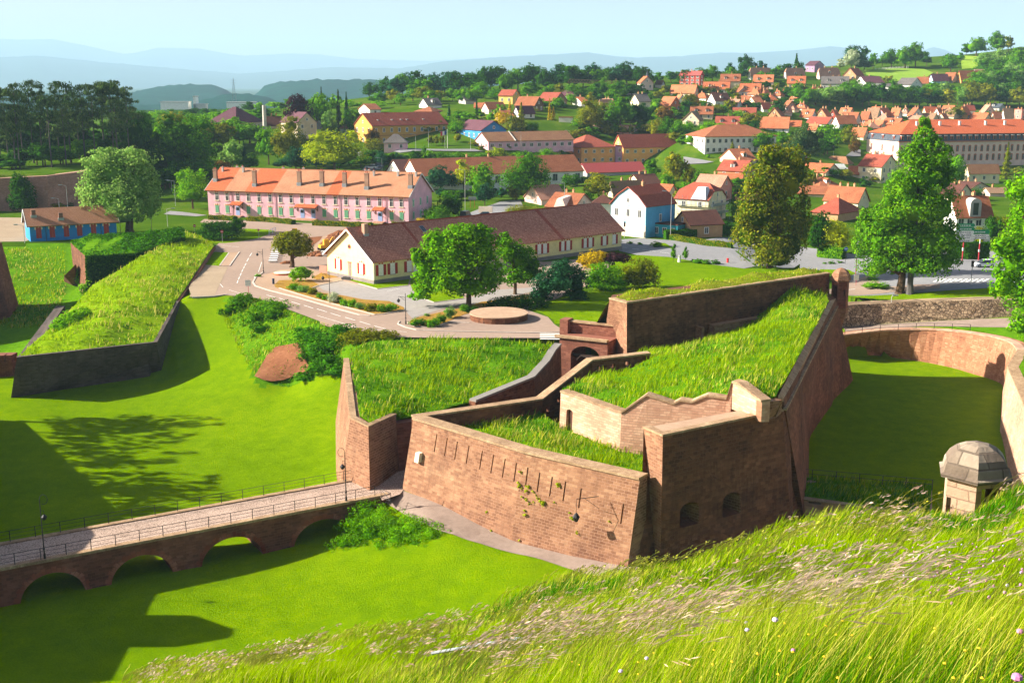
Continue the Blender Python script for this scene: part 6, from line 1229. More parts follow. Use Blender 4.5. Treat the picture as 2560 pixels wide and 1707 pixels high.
def bld(E,w,d,h,rh,typ,wm,rm,ov=.45,g=.35,clip=0,plinth=None,trim=None,strips=None,inset=None):
    """walls and roof in the local frame of E. typ x/y gable ridge, h hip, c half hip (x), k half hip (y), m gambrel (y), f flat"""
    mb=MB(); z0=-1.2; sw=typ in('y','k','m'); A,D=(d,w) if sw else (w,d)      # A along ridge, D across
    T=(lambda x,y,z:(y,x,z)) if sw else (lambda x,y,z:(x,y,z))
    mb.box(0,w,0,d,z0,h); k=rh/(D/2); U=.16; rf=[]
    cf=.5 if typ in('c','k') else 1
    if typ in('x','y','c','k'):
        for x in (0,A):
            x2=x+(.22 if x==0 else -.22); top=[(D/2,h+rh)] if cf==1 else [(D/2*cf,h+rh*cf),(D-D/2*cf,h+rh*cf)]
            pr=[(0,h)]+top+[(D,h)]; mb.frus([T(x,a,b-.05 if i in(0,len(pr)-1) else b-.1) for i,(a,b) in enumerate(pr)],[T(x2,a,b-.05 if i in (0,len(pr)-1) else b-.1) for i,(a,b) in enumerate(pr)])
        e=h-ov*k+U; P=h+rh+U
        if cf==1: rf=[[T(-g,-ov,e),T(A+g,-ov,e),T(A+g,D/2,P),T(-g,D/2,P)],[T(-g,D+ov,e),T(A+g,D+ov,e),T(A+g,D/2,P),T(-g,D/2,P)]]
        else:
            ym=D/2*cf; zm=h+rh*cf+U; c=min(D*.28,A*.3)
            rf=[[T(-g,-ov,e),T(A+g,-ov,e),T(A+g,ym,zm),T(A+g-c,D/2,P),T(-g+c,D/2,P),T(-g,ym,zm)],[T(-g,D+ov,e),T(A+g,D+ov,e),T(A+g,D-ym,zm),T(A+g-c,D/2,P),T(-g+c,D/2,P),T(-g,D-ym,zm)],
                [T(-g,ym,zm),T(-g+c,D/2,P),T(-g,D-ym,zm)],[T(A+g,ym,zm),T(A+g-c,D/2,P),T(A+g,D-ym,zm)]]
    elif typ=='m':
        yb_,zb_=D*.2,h+rh*.55; e=h+U-ov*.3
        for x in (0,A):
            x2=x+(.22 if x==0 else -.22); pr=[(0,h),(yb_,zb_),(D/2,h+rh),(D-yb_,zb_),(D,h)]; mb.frus([T(x,a,b-.1) for a,b in pr],[T(x2,a,b-.1) for a,b in pr])
        pr=[(-ov,e),(yb_,zb_+U),(D/2,h+rh+U),(D-yb_,zb_+U),(D+ov,e)]
        rf=[[T(-g,a[0],a[1]),T(A+g,a[0],a[1]),T(A+g,b[0],b[1]),T(-g,b[0],b[1])] for a,b in zip(pr[:-1],pr[1:])]
    elif typ=='h':
        i_=inset if inset is not None else min(d/2,w/2*.9); i1,i2=(i_ if isinstance(i_,tuple) else (i_,i_)); e=h+U-.1; P=h+rh+U; a,b,c,f=(-ov,-ov,e),(w+ov,-ov,e),(w+ov,d+ov,e),(-ov,d+ov,e); p,q=(i1,d/2,P),(w-i2,d/2,P)
        rf=[[a,b,q,p],[c,f,p,q],[b,c,q],[f,a,p]]
    mats=[wm]
    wo=mesh_obj('wall',mb.mesh('wall',wm),E)
    if typ=='f':
        m2=MB(); m2.box(-.15,w+.15,-.15,d+.15,h+.003,h+.28); ro=mesh_obj('roof',m2.mesh('roof',rm),E)
    else:
        mi=None
        if strips and typ=='x':
            fr=rf[0]; e0,e1,r1,r0=[Vector(v) for v in fr]; cuts=[0]+[s_ for s_,_ in strips]+[1]; col_=[0]+[c for _,c in strips]; new=[];mi=[]
            for a_,b_,c_ in zip(cuts[:-1],cuts[1:],col_): new.append([e0.lerp(e1,a_),e0.lerp(e1,b_),r0.lerp(r1,b_),r0.lerp(r1,a_)]); mi.append(c_)
            rf=new+rf[1:]; mi+=[1]*(len(rf)-len(new))
        ro=mesh_obj('roof',quadshell(rf,rm,mi),E)
    if plinth: 
        m2=MB(); m2.box(-.06,w+.06,-.06,d+.06,-1.2,plinth[0]); mesh_obj('plinth',m2.mesh('plinth',plinth[1]),E)
    if trim and typ in('x','y'):
        m2=MB(); m2b=MB()
        for x,mm in ((-g-.03,m2),(A+g+.03,m2b)):
            for s_ in(-1,1):
                a=Vector(T(x,-ov if s_<0 else D+ov,h-ov*k+U-.12)); b=Vector(T(x,D/2,h+rh+U-.12)); mm.bar(a,b,.07,.26)
        mesh_obj('bargeboard',m2.mesh('bargeboard',trim),E); mesh_obj('bargeboard',m2b.mesh('bargeboard',trim),E)
    return wo,ro
WC={}
def winmesh(ww,wh,st):
    fw=.035 if st=='x' else .06; key=(round(ww,1),round(wh,1),st)
    if key in WC: return WC[key]
    ww,wh=key[0],key[1]; mb=MB(); fm=M['frame']; mats=[fm,M['glass']]
    mb.box(-ww/2,ww/2,-.03,.02,-wh/2,wh/2,1)
    for a in (-ww/2,ww/2): mb.box(a-fw,a+fw,-.07,.02,-wh/2-.06,wh/2+.06,0)
    for b in (-wh/2,wh/2): mb.box(-ww/2+.06,ww/2-.06,-.068,.02,b-fw,b+fw,0)
    mb.box(-fw/2,fw/2,-.06,0,-wh/2+.06,wh/2-.06,0)
    if st=='x': mb.box(-ww/2+.06,-.03,-.058,0,wh*.18-.03,wh*.18+.03,0); mb.box(.03,ww/2-.06,-.058,0,wh*.18-.03,wh*.18+.03,0)
    if st=='s':   # white roller shutter filling the opening
        mb.box(-ww/2+.05,ww/2-.05,-.05,0,-wh/2+.05,wh/2-.05,0)
    WC[key]=mb.mesh('window',mats); return WC[key]
def place(E,me,name,face,x,z,w,d,off=0.0):
    p,r=((x,-off,z),0) if face=='F' else (((-off,x,z),-math.pi/2) if face=='L' else ((w+off,x,z),math.pi/2)); return mesh_obj(name,me,E,p,r)
def chim(ro,x,y,z,h=1.2,s=.5,pots=1,m='tn'):
    mb=MB(); mb.box(x-s/2,x+s/2,y-s/2*1.0,y+s/2,z-.7,z+h); mb.box(x-s/2-.06,x+s/2+.06,y-s/2-.06,y+s/2+.06,z+h,z+h+.1)
    for k in range(pots): px=x+(k-(pots-1)/2)*.32; mb.tube((px,y,z+h+.1),(px,y,z+h+.45),.11,.09,8,1)
    return mesh_obj('chimney',mb.mesh('chimney',[WMt[m],flat('b8583c','clay_pot')]),ro)
def dormer(ro,x,y,z,w_=1.3,hh=1.3,wall='wh',roofm=None,face=-1):
    mb=MB(); L=2.2; mb.box(x-w_/2,x+w_/2,y,y+L,z-.2,z+hh,0)
    o=.15; mb.faces([(x-w_/2-o,y-o,z+hh-.05),(x+w_/2+o,y-o,z+hh-.05),(x,y-o,z+hh+w_*.45),(x-w_/2-o,y+L+.8,z+hh-.05),(x+w_/2+o,y+L+.8,z+hh-.05),(x,y+L+.8,z+hh+w_*.45)],[(0,1,2),(3,5,4),(0,2,5,3),(1,4,5,2),(0,3,4,1)],1)
    mb.box(x-w_*.3,x+w_*.3,y-.03,y+.05,z+.15,z+hh-.15,2); mb.box(x-.03,x+.03,y-.05,y+.05,z+.15,z+hh-.15,0)
    return mesh_obj('dormer',mb.mesh('dormer',[WMt[wall],roofm or RM['br'],M['glass']]),ro)
Dk=WMt['gr']
hlabels=[]
def house(k,x0,xc,x1,yb,ye,yr,typ,vis,wall,roof,label=None,th=27,ch=1,dm=0,name='house',group=None,nw=None,ns=None,dep=None,place_='',wst='n',cat='house',sidewin=True,wsz=(1.0,1.35)):
    a0,b0,z_=ZM[k]; X0,XC,X1=a0+x0/z_,a0+xc/z_,a0+x1/z_; YB,YE,YR=b0+yb/z_,b0+ye/z_,b0+yr/z_
    C=G(XC,YB); ax=C.y*CP+(HC-C.z)*SP; s=FX/ax; t=R(th)
    fp,sp_=(X1-XC,XC-X0) if vis=='L' else (XC-X0,X1-XC)
    if sp_<2: t=R(3); 
    w=fp/s/math.cos(t); d=dep or (sp_/s/math.sin(t) if sp_>=2 else min(9,w*.8)); d=max(4,min(d,26))
    h=(YB-YE)/s; tv=(HC-C.z-h)/max(C.y,1)
    if typ in('x','h','c'): rh=(YE-YR)/s-(d/2)*math.cos(t)*tv
    elif typ=='f': rh=0
    else: rh=(YE-YR)/s
    if typ!='f': rh=max(rh,.22*min(w,d))
    az=math.atan2(C.x,C.y)
    if vis=='L': ang=t-az; O=C
    else: ang=-t-az; O=C-Vector((math.cos(ang),math.sin(ang),0))*w
    O=Vector((O.x,O.y,C.z)); label=label or f"{WN[wall]} house with {RN[roof]} roof {place_}"
    E=empty(name,O,ang,label,cat,group)
    wo,ro=bld(E,w,d,h,rh,typ,WMt[wall],RM[roof],clip=0)
    ns=ns or max(1,int(h/2.6)); nw=nw or max(1,int(w/3.1)); ww,wh=wsz
    if h<2.2: ns=0
    for i in range(ns):
        z=h*(i+.52)/ns; hh=min(wh,h/ns*.55)
        for j in range(nw): place(E,winmesh(ww,hh,wst),'window','F',w*(j+.5)/nw,z,w,d)
        if sidewin and sp_>4:
            m=max(1,int(d/4))
            for j in range(m): place(E,winmesh(ww,hh,wst),'window','L' if vis=='L' else 'R',d*(j+.5)/m,z,w,d)
    if typ in('y','k','m') and rh>2: place(E,winmesh(.8,1.0,wst),'window','F',w/2,h+rh*.28,w,d)
    if typ in('x','c') and rh>2.2 and sp_>6: place(E,winmesh(.8,1.0,wst),'window','L' if vis=='L' else 'R',d/2,h+rh*.28,w,d)
    rr_=random.Random(int(x0*3+yb))
    for c in range(ch):
        u=(c+.5+rr_.uniform(-.2,.2))/ch
        if typ in('y','k','m'): chim(ro,w/2+.3,d*u,h+rh,.9)
        elif typ=='f': chim(ro,w*u,d/2,h+.3,.5)
        else: chim(ro,w*(.2+.6*u),d/2+.3,h+rh,.9)
    for c in range(dm):
        if typ in('x','c','h'): dormer(ro,w*(c+.5)/dm if dm>1 else w*.5,d*.13,h+rh*.26,wall='wh',roofm=RM[roof])
    hlabels.append((E,label,X0)); return E,w,d,h,rh,ro
H_=house
# upper hillside, left to right (zoom frames of the survey)
E=H_('4',1085,1300,1337,482,372,334,'x','R','rd','mt','red clad apartment block with balconies and pale red roof on the hill crest',ch=1,nw=4,ns=3,wsz=(1.5,1.2),name='apartment_block',cat='apartment block')[0]
E,w,d,h,rh,ro=H_('4',662,680,810,532,452,388,'y','L','p2','or','pink and white villa with a slate witch-hat turret on the crest',ch=0); mb=MB(); mb.lathe((w*.7,3,0),[(1.5,0),(1.5,h+rh*.5),(1.9,h+rh*.5),(1.2,h+rh*.5+1.2),(.4,h+rh*.5+3),(.03,h+rh*.5+5)],10); mesh_obj('turret',mb.mesh('turret',[RM['sl']]),E)
rows=[('4',830,895,930,508,466,428,'x','R','gr','dk','small grey cottage with dark roof right of the turreted villa',0,0),
('4',985,1242,1282,618,552,478,'x','R','be','o2','long low beige house with faded orange roof below the red apartment block',1,0),
('4',1335,1605,1605,562,516,445,'x','R','wh','or','white house with bright orange roof and two dormers below the red apartment block',1,2),
('4',1515,1715,1715,530,434,365,'x','R','be','br','tall beige house with two dormers right of the orange dormered one',1,2),
('4',1720,1930,1930,605,540,462,'x','R','wh','or','white house with orange roof, two dormers and long front terrace',1,2),
('4',1862,2062,2062,520,442,372,'x','R','p2','o2','pinkish house with faded roof and two dormers under the mansard houses',1,2),
('4',1805,1835,2050,420,372,298,'c','L','wh','pk','white house with pinkish clipped roof and arched dormer high on the hill',2,1),
('4',2195,2210,2400,412,385,300,'c','L','wh','pk','second pinkish clipped roof house with arched dormer near the violet villa',1,1),
('4',2220,2400,2400,520,456,386,'x','R','yl','or','yellow walled house with bright orange roof and dormers near the red houses',0,2),
('4',2245,2290,2440,610,545,470,'k','L','rd','bu','dark red gabled house with maroon roof above the garden wall',1,0),
('4',2160,2250,2250,600,562,520,'x','R','rd','bu','low dark red wing left of the dark red gabled house',0,0),
('4',1375,1460,1615,722,640,560,'x','L','wh','dk','white gabled house with dark maroon roof in the middle of the hillside',1,1),
('4',1605,1700,1720,712,682,615,'h','R','wh','pk','small white house with pinkish hipped roof and tall chimney',1,0),
('4',1690,1810,1830,668,640,590,'x','R','be','br','brown roofed house half hidden behind the pinkish hipped one',1,0),
('4',1792,1880,1962,715,655,600,'x','L','cr','br','cream half timbered looking house with brown roof and balcony',1,0),
('4',1945,2040,2135,692,652,582,'h','L','be','or','beige house with orange hip below the terraces',1,0),
('4',1200,1430,1430,838,780,702,'x','R','be','br','beige house with mottled brown roof, pot chimneys and dormer',2,2),
('4',1118,1290,1305,905,842,755,'y','R','be','tn','beige gabled house facing the street with bare front',0,0),
('4',1465,1708,1708,925,892,808,'x','R','wh','rd','white house with red roof and two white dormers above the institute',1,2),
('4',1645,1880,1880,838,800,715,'x','R','wh','rd','white house with plain red roof and one white dormer',1,1),
('4',2008,2150,2165,825,800,715,'y','R','tn','br','tan gabled house front in the trees',0,0),
('4',1935,2225,2225,980,926,815,'x','R','wh','o2','white house with half brown half orange roof above the maples',1,0),
('4',2230,2360,2360,925,905,850,'x','R','be','or','low orange roofed house right of the two toned roof',0,0),
('4',568,658,778,775,648,575,'x','L','cr','gy','cream house with grey roof and gable chimneys on the wooded slope',2,0),
('4',865,985,1100,752,688,600,'x','R','or','o2','orange-red gabled house with faded orange roof on the slope',0,0),
('4',475,500,632,578,540,490,'x','L','gr','sl','grey slate roofed house deep in the crest trees',1,0),
('4',258,270,392,748,700,630,'x','L','wh','pk','small white house with pinkish roof between the big slope trees',1,0),
('5',58,150,245,510,435,395,'x','R','pu','bu','violet villa with maroon roof on the edge of the meadow',0,0),
('5',190,205,412,585,540,465,'c','L','p2','pk','pink house with brown clipped roof and arched dormer by the meadow',2,1),
('5',228,500,505,700,628,556,'x','R','gr','gy','grey wide house with grey roof and white veranda',2,2),
('5',455,585,668,592,540,468,'y','R','tn','rd','tan gabled house with red side roof at the field corner',1,0),
('5',568,690,872,692,620,555,'x','L','wh','bu','white gabled house with maroon roof at the foot of the pasture',1,0),
('5',828,925,1058,728,670,632,'x','L','wh','gy','white bungalow with grey low roof and dark shutters',1,0),
('5',1010,1160,1272,722,640,572,'x','R','wh','gy','white house with wide grey roof right of the bungalow',0,0),
('5',1228,1345,1345,640,622,560,'x','R','wh','br','small white house with brown roof between grey and blue houses',1,0),
('5',1348,1400,1555,625,598,530,'x','L','lb','bu','pale blue gabled house with maroon roof on the hill shoulder',1,0),
('5',1505,1600,1652,620,590,515,'x','R','gr','br','grey gabled house next to the pale blue one',0,0),
('5',1640,1690,1875,625,585,495,'x','L','og','br','bright orange gabled house with brown roof at the wood edge',0,0),
('5',1780,1870,1960,610,535,482,'x','L','lb','tn','pale blue house with tan roof at the wood edge',0,0),
('3',322,400,530,412,378,318,'x','L','wh','gy','white chalet with grey roof and dormer above the ochre barracks',1,1),
('3',282,440,545,462,440,402,'h','R','gn','br','low green house with brown hipped roof below the white chalet',0,0),
('3',685,750,852,372,335,288,'x','L','gr','gy','grey stone house with weathered roof on the slope',1,0),
('3',1052,1180,1250,372,292,242,'x','R','yl','rd','tall yellow house with red roof and solar panel',0,0),
('3',895,960,1120,462,412,355,'x','L','p2','br','pale pink house with brown-red roof in the gardens',0,0),
('3',1200,1380,1465,440,382,305,'x','R','bn','br','brown timber chalet with sweeping roof',1,0),
('3',1405,1560,1682,400,340,266,'x','R','bn','rd','brown brick house with stepped red roof and solar panel',0,0),
('3',1590,1745,1800,338,296,242,'h','R','tn','bu','tan house with maroon hipped roof at the top of the gardens',1,0),
('3',1730,1810,1870,392,350,308,'x','L','wh','or','small white gabled house near the crane',1,0),
('3',980,1060,1192,520,480,432,'x','L','p2','o2','pale pink cottage with faded roof beside the golden shrub',1,0),
('3',1185,1240,1385,505,455,390,'x','L','wh','bu','white cottage with maroon roof behind the dark cypress',0,0),
('3',1988,2080,2110,412,385,325,'x','R','wh','pk','white cottage with pink roof left of the big slope tree',1,0),
('3',830,935,935,412,398,360,'x','R','be','o2','beige low house with faded roof by the washing line',0,0),
('3',1605,1730,1730,540,495,475,'f','R','wh','rd','white flat roofed garage terrace in the gardens',0,0),
('2',70,330,640,640,548,400,'h','R','be','bu','beige hall under a huge maroon hipped roof behind the left trees',0,0),
('2',748,900,1075,700,540,452,'y','L','be','bu','beige three storey villa with maroon cross gables',1,0),
('2',612,745,745,590,560,485,'x','R','be','dk','brown roofed wing linking the villa and the big hall',2,0),
('2',1455,1560,1660,472,420,370,'x','L','wh','br','white double gabled house behind the ochre barracks',0,0),
('2',1290,1415,1415,632,592,540,'h','R','gn','br','small green house with hipped roof left of the ochre barracks',1,0),
('8',1338,1520,1752,560,478,362,'x','L','cr','dk','cream gabled house with dark maroon roof behind the sky blue house',2,0),
('8',1125,1200,1560,640,590,442,'x','L','be','tn','beige house with tan roof and tall chimneys behind the sky blue house',2,0),
('8',950,1180,1180,870,700,612,'h','R','wh','dk','white house with dark hipped roof left of the sky blue house',1,0),
('8',1700,1835,1935,640,575,480,'x','R','gn','or','greenish gabled cottage with orange roof right of the sky blue house',0,0),
('6',935,1150,1360,530,475,345,'x','L','cr','br','cream gabled house with brown roof and dormer below the institute',1,1),
('6',912,1215,1352,700,602,482,'x','R','tn','rd','tan brick gabled house with red roof, white dormer and skylights',1,1),
('6',915,1195,1200,740,702,632,'x','R','tn','or','low orange roofed annex below the tan brick house',0,0),
('6',640,940,1075,975,785,655,'x','R','sa','pk','salmon pink gabled villa behind the scaffolded house',1,0),
('6',1120,1300,1400,960,870,790,'h','R','sa','rd','salmon house with red roof half hidden by the olive tree',0,0),
('6',1885,2180,2345,660,618,518,'x','R','cr','or','long cream shed with orange roof and open dark gable',1,0),
('6',1890,2120,2352,850,790,672,'h','L','cr','br','cream house with brown hipped roof and white dormer',2,1),
('6',1870,2352,2360,930,880,822,'x','R','be','br','low brown roofed row behind the big orange roofed house',2,0),
('7',0,280,290,530,520,437,'h','R','be','cd','moss brown roofed shed behind the white van',0,0),
('7',402,665,850,745,552,415,'x','R','cr','rd','cream two storey house with red roof before the old barracks',2,0),
('7',290,400,400,680,632,548,'x','R','be','or','small orange roofed lean-to beside the cream two storey house',0,0),
('7',0,395,520,1050,965,800,'x','R','cr','br','cream house with large brown roof left of the tall bright tree',3,0),
('7',-140,160,425,1205,1105,925,'h','R','tn','rd','tan villa with bright red hipped roof and brick chimney near the corner',1,0),
('7',1665,1700,2030,745,622,528,'x','L','cr','cd','cream windowless building with brown roof below the old barracks',0,0),
('7',1370,1560,1730,960,890,755,'x','R','cr','dk','first dark brown roofed house right of the tall bright tree',2,0),
('7',1500,1700,1945,860,830,730,'x','R','be','dk','dark brown roofed house with big shadowed gable behind it',2,0),
('7',1600,1720,1900,1010,985,895,'x','L','be','dk','low dark roofed house behind the arched dormer villa',1,0),
('7',1850,1950,2150,900,860,800,'x','L','p2','tn','pink tan roofed house showing through the right edge foliage',1,0),
('7',1380,1640,1700,520,500,465,'x','R','be','o2','faded roofed shed before the old barracks',0,0),
('8',142,345,640,720,655,490,'x','L','p2','pk','left pale pink double house with hipped dormer gable',2,0),
]
for r in rows:
    k,x0,xc,x1,yb,ye,yr,ty,vi,wl,rf,lb,ch,dm=r
    H_(k,x0,xc,x1,yb,ye,yr,ty,vi,wl,rf,lb,ch=ch,dm=dm)
# rows of town roofs behind the old barracks: (x, y base, width, ridge y, eave y, type, vis, wall, roof) in frame 5
tr_=[(0,170,995,975,900,'x','R','wh','or'),(162,325,990,968,892,'y','R','tn','or'),(300,412,990,975,903,'y','R','rd','or'),(412,560,960,940,885,'x','R','p2','o2'),(65,370,1070,1050,982,'x','R','wh','rd'),(330,585,1130,1050,968,'x','L','wh','br'),
(418,640,1060,1030,932,'x','R','p2','br'),(628,740,1050,1000,925,'x','R','or','br'),(690,850,1000,985,888,'x','R','be','tn'),(742,985,985,970,885,'y','R','pk','or'),(740,860,940,920,875,'x','R','be','or'),(950,1060,985,960,888,'x','R','wh','o2'),(1055,1150,960,940,880,'h','R','wh','pk'),
(1125,1290,985,965,885,'y','L','wh','br'),(1280,1430,950,935,872,'x','L','be','or'),(1390,1500,970,950,880,'y','R','wh','or'),(1490,1640,920,900,860,'x','R','be','or'),(1480,1670,985,965,895,'x','R','be','tn'),(1640,1790,985,950,870,'y','R','oc','or'),(1700,1830,930,905,855,'x','L','wh','rd'),
(1790,2000,1010,1000,938,'x','R','be','or'),(1880,2040,955,935,855,'y','L','p2','pk'),(2010,2110,1010,985,925,'x','L','cr','br'),(2110,2235,1000,975,890,'x','L','wh','tn'),(1950,2150,900,880,842,'x','R','gr','sl'),(2250,2352,990,900,830,'f','R','sa','rd'),
(1270,1450,1010,1000,940,'x','R','be','tn'),(1430,1560,1010,1000,938,'y','R','cr','or'),(1140,1290,1012,1000,965,'x','R','p2','pk'),(690,900,1120,1100,1015,'x','R','be','o2'),(870,1095,1080,1055,995,'x','R','or','or'),(530,720,1210,1180,1095,'x','R','cr','or'),(2352,2500,980,960,880,'x','R','be','or'),(2420,2560,1010,990,930,'x','L','cr','rd'),(80,200,1130,1110,1055,'x','R','be','o2')]
for i_,(x0,x1,yb,ye,yr,ty,vi,wl,rf) in enumerate(tr_):
    sd=(x1-x0)*.3; 
    if vi=='L': a=(x0,x0+sd,x1)
    else: a=(x0,x1-sd,x1)
    H_('5',a[0],a[1],a[2],yb+14,ye,yr,ty,vi,wl,rf,None,place_='in the packed town roofs behind the old barracks',ch=1+(i_%2),dm=i_%3==0,group='houses in the packed town roofs')
rf_=random.Random(77)
for n_,(k,xa,xb,ya,yb2,w0,w1) in enumerate([('4',960,1560,600,700,90,130),('4',1320,2000,480,560,90,130),('4',1480,2200,640,760,90,140),('4',1900,2320,700,900,100,140),('4',1750,2300,560,640,90,130),('5',20,420,800-120,760,80,120),('5',360,1000,1000,1150,90,140),('7',520,900,480,700,0,0)][:7]):
    for q in range(5):
        x=xa+(xb-xa)*(q+.5)/5+rf_.uniform(-30,30); y=rf_.uniform(ya,yb2); w_=rf_.uniform(w0,w1); vi=rf_.choice('LR'); sd=w_*.35; ty=rf_.choice(['x','x','y','x','h']); hh=rf_.uniform(24,40)
        a=(x,x+sd,x+w_+sd*.4) if vi=='L' else (x,x+w_,x+w_+sd)
        H_(k,a[0],a[1],a[2],y+hh,y,y-rf_.uniform(46,66),ty,vi,rf_.choice(['wh','be','cr','p2','wh','tn']),rf_.choice(['or','o2','br','pk','rd','tn','br']),None,place_='squeezed into the hillside quarter',ch=rf_.choice([1,2]),dm=rf_.choice([0,1,0]),group='infill houses of the hillside quarter')
# ------------------------------------------------------------------ pink barracks
PL,PRt=SW('b',155,512,0),SW('b',1990,590,0); L=(PRt-PL).length; ang=math.atan2(PRt.y-PL.y,PRt.x-PL.x); hb=7.0; db=14.8; rhb=4.9
PB=empty('barracks',PL,ang,'long two storey pink barracks with patched orange roof and green shutters','barracks')
def fs(k,x,y,A_=PL,B_=PRt): 
    p=WV(*S(k,x,y),A_,B_); e=(B_-A_).normalized(); return (p-A_).dot(e),p.z-A_.z
ss=[fs('b',x,300)[0]/L for x in (322,452,752,1237,1347)]
wo,ro=bld(PB,L,db,hb,rhb,'x',WMt['pk'],[RM['nw'],RM['ol']],ov=.6,g=.5,strips=[(ss[0],1),(ss[1]+.03,0),(ss[2],1),(ss[3],0),(ss[4],1)],trim=M['white'])
crm=flat('e8d4b0','cream_brick'); grn=flat('6aa880','green_shutter'); blu=flat('8ea8d4','blue_door'); brk=flat('c8603c','brick_red')
def part(name,mb,mats,E,face='F',x=0,z=0,w=0,d=0,par=None): return place(par or E,mb.mesh(name,mats),name,face,x,z,w,d)
sur=MB()
for a in (-.66,.66): sur.box(a-.13,a+.13,-.05,0,.85,1.35,0)
sur.box(-.5,.5,-.05,0,1.0,1.3,1); sur.box(-.1,.1,-.09,0,1.1,1.5,0); surm=sur.mesh('surround',[crm,brk])
sil=MB(); sil.box(-.7,.7,-.14,0,-1.12,-.95); silm=sil.mesh('sill',[crm])
shm=[]
for sgn in (-1,1):
    m_=MB(); m_.box(.02 if sgn>0 else -.52,.52 if sgn>0 else -.02,-.06,0,-1,1); 
    for q in range(9): m_.box(.08 if sgn>0 else -.46,.46 if sgn>0 else -.08,-.075,-.055,-.85+q*.2,-.78+q*.2)
    shm.append(m_.mesh('shutter',[grn]))
for x in (228,322,420,517,615,715,811,909,1008,1110,1210,1315,1412,1515,1620,1723,1829,1920):
    s_,z=fs('b',x,345 if x<1000 else 370); z=5.15; o=place(PB,winmesh(.95,1.9,'x'),'window','F',s_,z,L,db); mesh_obj('surround',surm,o); mesh_obj('sill',silm,o)
for x in (233,327,520,618,719,815,913,1215,1318,1416,1518,1622,1832,1923):
    s_,z=fs('b',x,480); o=mesh_obj('window',surm,PB,(s_,0,1.9)); mesh_obj('sill',silm,o)
    for m_ in shm: mesh_obj('shutter',m_,o)
for x in (425,1015,1115,1727):
    s_,z=fs('b',x,520); m_=MB(); m_.box(-.6,.6,-.05,0,0,2.3,0); m_.box(-.45,.45,-.065,0,1.3,2.1,1); o=mesh_obj('door',m_.mesh('door',[blu,M['glass']]),PB,(s_,0,.45)); 
for xa,xb in ((355,465),(943,1152),(1655,1770)):
    a=fs('b',xa+18,430)[0]; b=fs('b',xb+8,430)[0]; m_=MB(); m_.frus([(a,-1.7,3.25),(b,-1.7,3.25),(b,-.02,3.9),(a,-.02,3.9)],[(a,-1.7,3.37),(b,-1.7,3.37),(b,-.02,4.02),(a,-.02,4.02)]); c=mesh_obj('canopy',m_.mesh('canopy',[RM['nw']]),PB)
    m_=MB()
    for q in (a+.2,b-.2): m_.bar((q,-.06,2.4),(q,-1.4,3.25),.1,.12); m_.bar((q,-.06,2.2),(q,-.06,3.7),.1,.1)
    m_.bar((a,-1.6,3.2),(b,-1.6,3.2),.1,.1); mesh_obj('brackets',m_.mesh('brackets',[flat('5a3424','dark_wood')]),c)
    m_=MB()
    for q in range(3): m_.box(a+.2,b-.2,-1.1-q*.35,0,-.2,.42-q*.14)
    mesh_obj('steps',m_.mesh('steps',[M['sandpale']]),PB)
def onroof(k,x,y,E,w,d,h,rh,ov=.6):
    """local point where a sight line meets the front slope"""
    o,r=S(k,x,y),None; a=Vector((0,0,HC)); dr=Vector(ray(*o)); c,s_=math.cos(-E.rotation_euler[2]),math.sin(-E.rotation_euler[2])
    A_=a-E.location; f=lambda v:Vector((v.x*c-v.y*s_,v.x*s_+v.y*c,v.z)); A_,D_=f(A_),f(dr); kk=rh/(d/2)
    # z = h + y*kk
    t=(h+A_.y*kk-A_.z)/(D_.z-D_.y*kk); return A_+D_*t
for x,y,yt in [(218,195,80),(578,240,92),(988,232,100),(1195,238,100),(1403,242,112),(1607,268,120),(2008,258,130)]:
    p=onroof('b',x,y,PB,L,db,hb,rhb); s=FX/290; hc=(y-yt)/3.672/s; m_=MB(); q=.52
    m_.box(p.x-q,p.x+q,p.y-.35,p.y+.35,p.z-.5,p.z+hc*.93,0); m_.box(p.x-q-.08,p.x+q+.08,p.y-.43,p.y+.43,p.z+hc*.93,p.z+hc,0); m_.box(p.x-q-.1,p.x+q+.1,p.y-.5,p.y+.45,p.z-.3,p.z+.7,2)
    for e in (-.22,.22): m_.tube((p.x+e,p.y,p.z+hc),(p.x+e,p.y,p.z+hc+.5),.14,.1,8,1)
    mesh_obj('chimney',m_.mesh('chimney',[plaster('a0806a'),flat('b04c30','clay_pot'),M['zinc']]),ro)
for x in (272,462,1668,1890,2055,335,385,765,955,1530,1565,1768):
    back=x in (335,385,765,955,1530,1565,1768); p=onroof('b',x,120+x*.02,PB,L,db,hb,rhb); chim(ro,p.x,db/2+(2.5 if back else -1.2),hb+rhb-(1.6 if back else .8),1.2 if not back else 2.0,.5,1,'gr')
for x in (365,765,1355,1775):
    s_=fs('b',x,400)[0]; m_=MB(); m_.tube((s_,-.12,0),(s_,-.12,hb-.3),.06,n=6); mesh_obj('downpipe',m_.mesh('downpipe',[flat('a06a74','pink_pipe')]),PB)
for z,ys in ((5.0,(3,7.4,11.8)),(1.9,(3,7.4))):
    for y in ys: o=place(PB,winmesh(.9,1.8,'n'),'window','R',y,z,L,db); [mesh_obj('shutter',m_,o) for m_ in shm]
